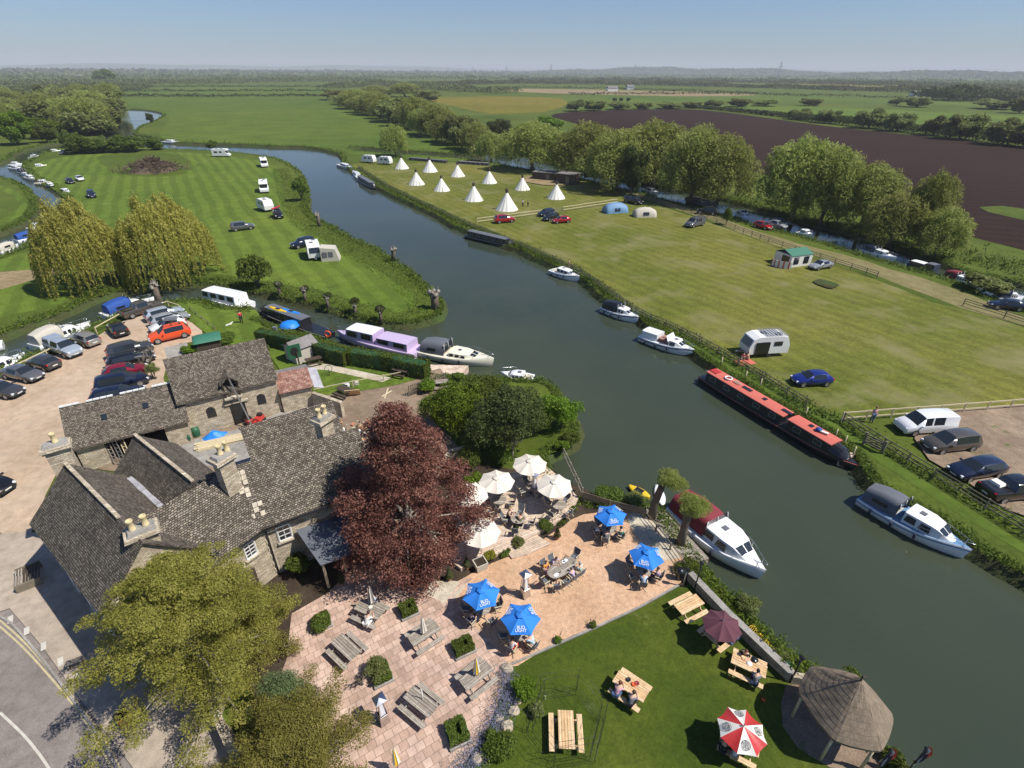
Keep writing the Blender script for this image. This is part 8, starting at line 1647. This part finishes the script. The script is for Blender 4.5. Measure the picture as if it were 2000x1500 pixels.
c = G(1451, 700, 0); person(c.xy, -2, 'lean', 'redcloth', 'tan', 'brown', "person in red sitting in front of the camper van", z=.02, group="people at the camper van", dz=-.35); c = G(1460, 703, 0); person(c.xy, 2.5, 'sit', 'tan', 'tan', 'auburn', "sunbathing person on the rug at the camper van", z=.02, group="people at the camper van", dz=-.35)
c = G(1111, 526, 0); person(c.xy, 3, 'stand', 'tan', 'tan', 'brown', "person on the bank behind the small white cruiser", z=.02)
c = G(1118, 1420, .9)
# dog on the boat lawn
c = G(447, 636, 0); t = thing("dog", "white dog lying on the boat lawn", "dog", c, .6); J = [(0, 0, .16, .11), (.28, 0, .2, .12), (.42, 0, .32, .07), (.52, 0, .40, .075), (.62, 0, .37, .035), (-.25, 0, .14, .1), (-.42, 0, .10, .03), (-.6, .08, .05, .02), (.32, .1, .06, .035), (.55, .12, .03, .03), (.32, -.1, .06, .035), (.55, -.12, .03, .03), (-.25, .13, .08, .06), (-.05, .17, .04, .035), (-.25, -.13, .08, .06), (-.05, -.17, .04, .035), (.5, .05, .48, .02), (.5, -.05, .48, .02)]
link("body", skin_mesh("dog_body", J, [(0, 1), (1, 2), (2, 3), (3, 4), (0, 5), (5, 6), (6, 7), (1, 8), (8, 9), (1, 10), (10, 11), (5, 12), (12, 13), (5, 14), (14, 15), (3, 16), (3, 17)], X['whitecloth']), t)
mb = MB(); c = G(1455, 708, 0); mb.box((c.x, c.y, .03), (2.2, 1.3, .03), X['redroof'], .3); tag(mb.build("picnic_rug"), "red picnic rug beside the camper van", "rug")
# things on the lawn tables
for i, (k, x, y, mt, lb) in enumerate((('i', .1, .15, 'orange', "orange bowl on the middle lawn table"), ('i', -.25, .2, 'black', "black tray on the middle lawn table"), ('i', .2, .3, 'burgundy', "dark pink bag on the middle lawn table"), ('h', .0, .05, 'whitecloth', "white papers on the wallside table"), ('g', -.5, .1, 'black', "dark glass on the plum parasol table"), ('k', 0, .1, 'creamcloth', "cream plates on the shaded table"))):
    p = loc_on(T[k].location, T[k].rotation_euler[2], x, y); mb = MB(); mb.lathe([(.01, 0), (.08, .01), (.13, .07), (.11, .07), (.01, .03)] if i != 3 else [(.01, 0), (.16, .0), (.16, .015), (.01, .015)], X[mt], 12); tag(mb.build("bowl" if i != 3 else "papers", loc=(p[0], p[1], T[k].location.z + .775), uv=False), lb, "tableware")
# ---------------------------------------------------------------- far landscape
def belt(name, pts, w, h, n, size, mat, label, cat="woodland", kind="stuff", hv=.35, seed=1):
    """pts in photo pixels on the ground: a line of trees w deep and h high, bumpy along its length"""
    rr = np.random.default_rng(seed); P = [G(x, y, 0) for x, y in pts]; seg = [(b - a).length for a, b in zip(P, P[1:])]; tot = sum(seg); out = []; T = []; ph = rr.uniform(0, 6.28, 6)
    for (a, b), L in zip(zip(P, P[1:]), seg):
        m = int(n * L / tot); u = rr.random(m); s = u * L + sum(seg[:0]); d = (b - a) / L; nn = Vector((-d.y, d.x, 0))
        base = np.array(a)[None] + u[:, None] * np.array(b - a)[None]
        key = base[:, 0] * .9 + base[:, 1] * .35; env = 1 + hv * (np.sin(key / (h * 1.1) + ph[0]) * .5 + np.sin(key / (h * .47) + ph[1]) * .35 + np.sin(key / (h * 2.9) + ph[2]) * .5)
        v = rr.uniform(-1, 1, m); hh = np.clip(h * env * np.sqrt(np.maximum(0, 1 - .7 * v * v)), h * .2, None); z = hh * rr.random(m) ** .45
        p = base + (v * w / 2)[:, None] * np.array(nn)[None]; p[:, 2] = z; out.append(p); T.append(.5 + .25 * np.sin(key / (h * .8) + ph[3]))
    P = np.concatenate(out); T = np.concatenate(T); Nn = np.tile([0, 0, .5], (len(P), 1)); o = link(name, leaves(name, P, Nn, size, .7, X[mat], T, jit=.8)); return tag(o, label, cat, kind=kind)
hedges = [((200, 188), (400, 189.5), (640, 188), 6, 5, "dark hedge across the wide meadow, nearest line"), ((190, 179), (420, 179), (640, 178), 6, 5, "second hedge line beyond the wide meadow"), ((180, 171), (420, 170), (640, 170), 6, 5, "third thin hedge line across the far meadow"),
 ((1340, 209), (1420, 217), (1540, 230), 6, 4, "low hedge starting at the ploughed field's far corner"), ((1110, 186), (1400, 184), (1800, 194), 8, 6, "hedge between the tan field and the pasture strip"), ((1000, 172), (1200, 174), (1480, 184), 8, 6, "hedge along the tan stubble field")]
for a, b, c, w, h, lb in hedges: belt("hedge", [a, b, c], w, h * .6, 2600, 1.5, 'l_dark', lb, "hedge", "thing", .35, int(a[0]))
belt("hedge", [(1535, 232), (1700, 250), (1850, 268), (2010, 288), (2150, 305)], 9, 4.5, 14000, .9, 'l_dark', "thick dark hedge along the top of the ploughed field", "hedge", "thing", .3, 5)
gb = "olive trees in the hedge above the ploughed field"
for i, (x0, x1, yt, yb) in enumerate(((1540, 1580, 208, 234), (1600, 1640, 210, 242), (1670, 1722, 205, 252), (1725, 1775, 214, 258), (1800, 1845, 218, 266), (1840, 1905, 213, 274), (1920, 1990, 222, 285), (1985, 2040, 225, 290))): plant_px('olive', x0, x1, yt, yb, "thin olive tree rising out of the dark hedge", "tree", gb, name="tree")
gc_ = "trees beyond the ploughed field"; r = random.Random(11)
for x0, x1, yt, yb in ((1105, 1145, 190, 218), (1140, 1180, 192, 217), (1185, 1230, 194, 215), (1240, 1275, 198, 214), (1280, 1330, 196, 213), (1335, 1370, 197, 212), (1375, 1410, 192, 210), (1420, 1462, 190, 209), (1470, 1520, 192, 208), (1560, 1600, 190, 207), (1735, 1765, 188, 206), (1765, 1815, 186, 210), (1900, 1975, 190, 214), (1970, 2010, 186, 222)): plant_px('olive', x0, x1, yt, yb, "olive tree standing beyond the ploughed field", "tree", gc_, name="tree")
for x0, x1 in ((1195, 1206), (1208, 1218), (1222, 1232)): plant_px('dark', x0, x1, 190, 198, "small dark round tree in the far pasture", "tree", "row of small round trees in the far pasture", name="tree")
belt("far_woodland", [(-120, 200), (40, 188), (200, 172)], 160, 11, 30000, 2.6, 'l_far', "olive wood filling the left background")
for i, (y0, y1, h_) in enumerate(((222, 205, 9), (240, 228, 8), (256, 252, 7))): belt("left_woodland", [(-110, y0 + 8), (60, y0 - 4) if i < 2 else (-20, y0), (215 - 12 * i, y1) if i < 2 else (5, y0)], 26, h_, 9000, 1.1, 'l_olive', ["far row of scrub under the left woodland", "middle row of scrub under the left woodland", "near row of scrub under the left woodland"][i], seed=20 + i)
belt("belt_undergrowth", [(650, 200), (700, 216), (760, 236), (840, 262), (900, 284), (950, 305)], 12, 5, 9000, .8, 'l_willow', "scrub under the middle willow belt", seed=31)
belt("far_woodland", [(-150, 168), (100, 163), (240, 165), (420, 160), (700, 158)], 300, 8, 20000, 3.4, 'l_far', "continuous wood beyond the flat meadows at left")
belt("far_woodland", [(640, 172), (760, 168), (900, 178), (1000, 182)], 60, 10, 14000, 2.4, 'l_far', "wood behind the middle willow belt")
belt("far_woodland", [(850, 166), (1000, 163), (1250, 166), (1500, 172), (1700, 178), (2100, 190)], 60, 8, 26000, 3, 'l_far', "broken line of trees beyond the tan field")
belt("far_woodland", [(-200, 154), (300, 153), (700, 153), (1100, 155), (1500, 158), (2200, 166)], 400, 10, 20000, 6, 'l_far', "long wooded belt across the plain")
belt("far_woodland", [(1000, 159), (1300, 160), (1560, 163), (1800, 170), (2100, 178)], 90, 9, 20000, 4, 'l_far', "hedgerow trees around the yellow field")
belt("far_woodland", [(-300, 147.5), (400, 147), (1000, 148), (1500, 151), (2300, 158)], 700, 12, 16000, 13, 'l_far', "thin blue green woods near the horizon")
belt("far_woodland", [(-300, 143.8), (400, 143.6), (1000, 145), (1500, 147.5), (2300, 153)], 1500, 20, 22000, 26, 'l_far', "faint woods on the horizon line")
belt("far_woodland", [(1820, 196), (1900, 196), (2060, 198)], 70, 13, 12000, 2.6, 'l_dark', "very dark wood block at the right")
# low hills on the horizon
def ridge(name, d, a0, a1, hf, depth, mat, label):
    mb = MB(); rows = []; n = 90
    for j in range(6):
        row = []
        for i in range(n + 1):
            a = math.radians(a0 + (a1 - a0) * i / n); q = j / 5; hh = hf(i / n) * math.sin(PI * min(1, q * .9 + .0)) ** .8; dd = d + depth * q; row.append((dd * math.sin(a), dd * math.cos(a), hh if 0 < j else -1))
        rows.append(row)
    mb.grid(rows, mat); return tag(mb.build(name, uv=False), label, "hills", kind="structure")
X['hill'] = ground_mat("wooded_hill", [(.03, .05, .02), (.045, .07, .025), (.08, .11, .035)], .003, .02, .1, .2, 1)
env = lambda t, s: max(0, math.sin(PI * t)) ** .6 * (1 + .15 * math.sin(t * 17 + s) + .08 * math.sin(t * 41 + s))
ridge("hills", 6200, 1, 29, lambda t: 62 * env(t, 1), 1500, X['hill'], "low wooded hill ridge right of centre on the horizon")
ridge("hills", 5200, 26, 50, lambda t: 34 * env(t, 2) + 4, 1500, X['hill'], "low wooded rise at the right end of the horizon")
ridge("hills", 12500, -50, 8, lambda t: 115 * env(t, 3), 2500, X['hill'], "faint blue hills on the left horizon")
ridge("hills", 13500, -10, 52, lambda t: 70 * env(t, 5) + 10, 2500, X['hill'], "faint far hills behind the ridge")
rr = np.random.default_rng(8); P = []
for i in range(16000):
    a = math.radians(rr.uniform(2, 49)); dd = rr.uniform(6300, 7600) if a < math.radians(28) else rr.uniform(5300, 6300); t_ = (math.degrees(a) - 1) / 28 if a < math.radians(28) else (math.degrees(a) - 26) / 24; hh = (62 * env(t_, 1) if a < math.radians(28) else 34 * env(t_, 2) + 4); P.append((dd * math.sin(a), dd * math.cos(a), hh * math.sin(PI * .9 * min(1, (dd - (6200 if a < math.radians(28) else 5200)) / 1500)) ** .8 * .95 + rr.uniform(0, 13)))
o = link("hilltop_woods", leaves("hilltop_woods", np.array(P), np.tile([0, 0, .5], (len(P), 1)), 18, .8, X['l_far'], None)); tag(o, "trees covering the low hill ridge", "woodland", kind="stuff")
# pylons
def pylon(px, ytop, d, label, proto=[None]):
    ang = math.atan2(px - 1000, F / math.cos(TH)) ; dirv = G(px, 170, 0).xy.normalized(); b = Vector((dirv.x * d, dirv.y * d, 0)); h = height_at(b, ytop)
    if proto[0] is None:
        t = thing("pylon", label, "pylon", b, 0, "electricity pylons on the horizon"); mb = MB(); W_ = .55
        for sx in (-1, 1):
            for sy in (-1, 1): mb.beam((sx * 4, sy * 4, 0), (sx * 1.2, sy * 1.2, 28), W_, W_, X['steel']); mb.beam((sx * 1.2, sy * 1.2, 28), (0, 0, 50), W_, W_, X['steel'])
        for i in range(7): z0, z1 = i * 4, i * 4 + 4; w0, w1 = 4 - 2.8 * z0 / 28, 4 - 2.8 * z1 / 28; mb.beam((-w0, -w0, z0), (w1, -w1, z1), .3, .3, X['steel']); mb.beam((w0, w0, z0), (-w1, w1, z1), .3, .3, X['steel'])
        mb.build("tower", t)
        for z, w in ((28, 8), (35, 10), (42, 7)): mb = MB(); mb.beam((-w, 0, z), (w, 0, z), .5, .6, X['steel']); mb.beam((-w, 0, z), (0, 0, z + 2.5), .4, .4, X['steel']); mb.beam((w, 0, z), (0, 0, z + 2.5), .4, .4, X['steel']); mb.build("crossarm", t)
        proto[0] = t
    else: t = dup(proto[0], b, 0, label, "electricity pylons on the horizon")
    s = h / 50; t.scale = (s, s, s); t.rotation_euler = (0, 0, .4); return t
for px, yt, d, lb in ((1516, 118, 2600, "tallest electricity pylon, right of centre"), (1237, 124, 2900, "pylon above the tan field"), (1075, 124, 3400, "pylon at the foot of the low hill"), (989, 127, 3600, "pylon just left of the hill"), (925, 128, 3900, "pylon above the yellow green field"), (878, 130, 4200, "pylon beyond the willow belt"), (842, 131, 4500, "fifth faint pylon counting from the hill"), (787, 133, 4900, "fainter pylon left of the willow belt top"), (763, 134, 5200, "faintest pylon furthest left")): pylon(px, yt, d, lb)
for px, py, w, lb in ((1195, 178, 18, "long white farm shed behind the tan field"), (1790, 189, 16, "grey barn among the far right trees"), (155, 151, 40, "long white building on the left horizon"), (1230, 175, 14, "small pale farm building behind the tan field")):
    c = G(px, py, 0); t = thing("farm_building", lb, "farm building", c, .1); mb = MB(); mb.box((0, 0, 2.5), (w, 14, 5), X['whitepaint']); mb.build("wall", t); mb = MB(); slab(mb, [(-w / 2, -7.5, 5), (w / 2, -7.5, 5), (w / 2, 0, 8), (-w / 2, 0, 8)], .2, X['felt']); slab(mb, [(-w / 2, 0, 8), (w / 2, 0, 8), (w / 2, 7.5, 5), (-w / 2, 7.5, 5)], .2, X['felt']); mb.build("roof", t)
# ---------------------------------------------------------------- haze
mb = MB(); mb.box((0, 0, 119), (36000, 36000, 242), X['white']); hz = mb.build("haze", uv=False); hm_ = bpy.data.materials.new("haze"); hm_.use_nodes = True; N = hm_.node_tree.nodes; N.clear()
out = N.new("ShaderNodeOutputMaterial"); pv = N.new("ShaderNodeVolumePrincipled"); pv.inputs["Color"].default_value = (.93, .96, 1, 1); pv.inputs["Density"].default_value = 1.25e-4; pv.inputs["Anisotropy"].default_value = 0
hm_.node_tree.links.new(pv.outputs[0], out.inputs["Volume"]); hz.data.materials.clear(); hz.data.materials.append(hm_); tag(hz, "thin pale blue haze over the plain", "haze", kind="stuff")
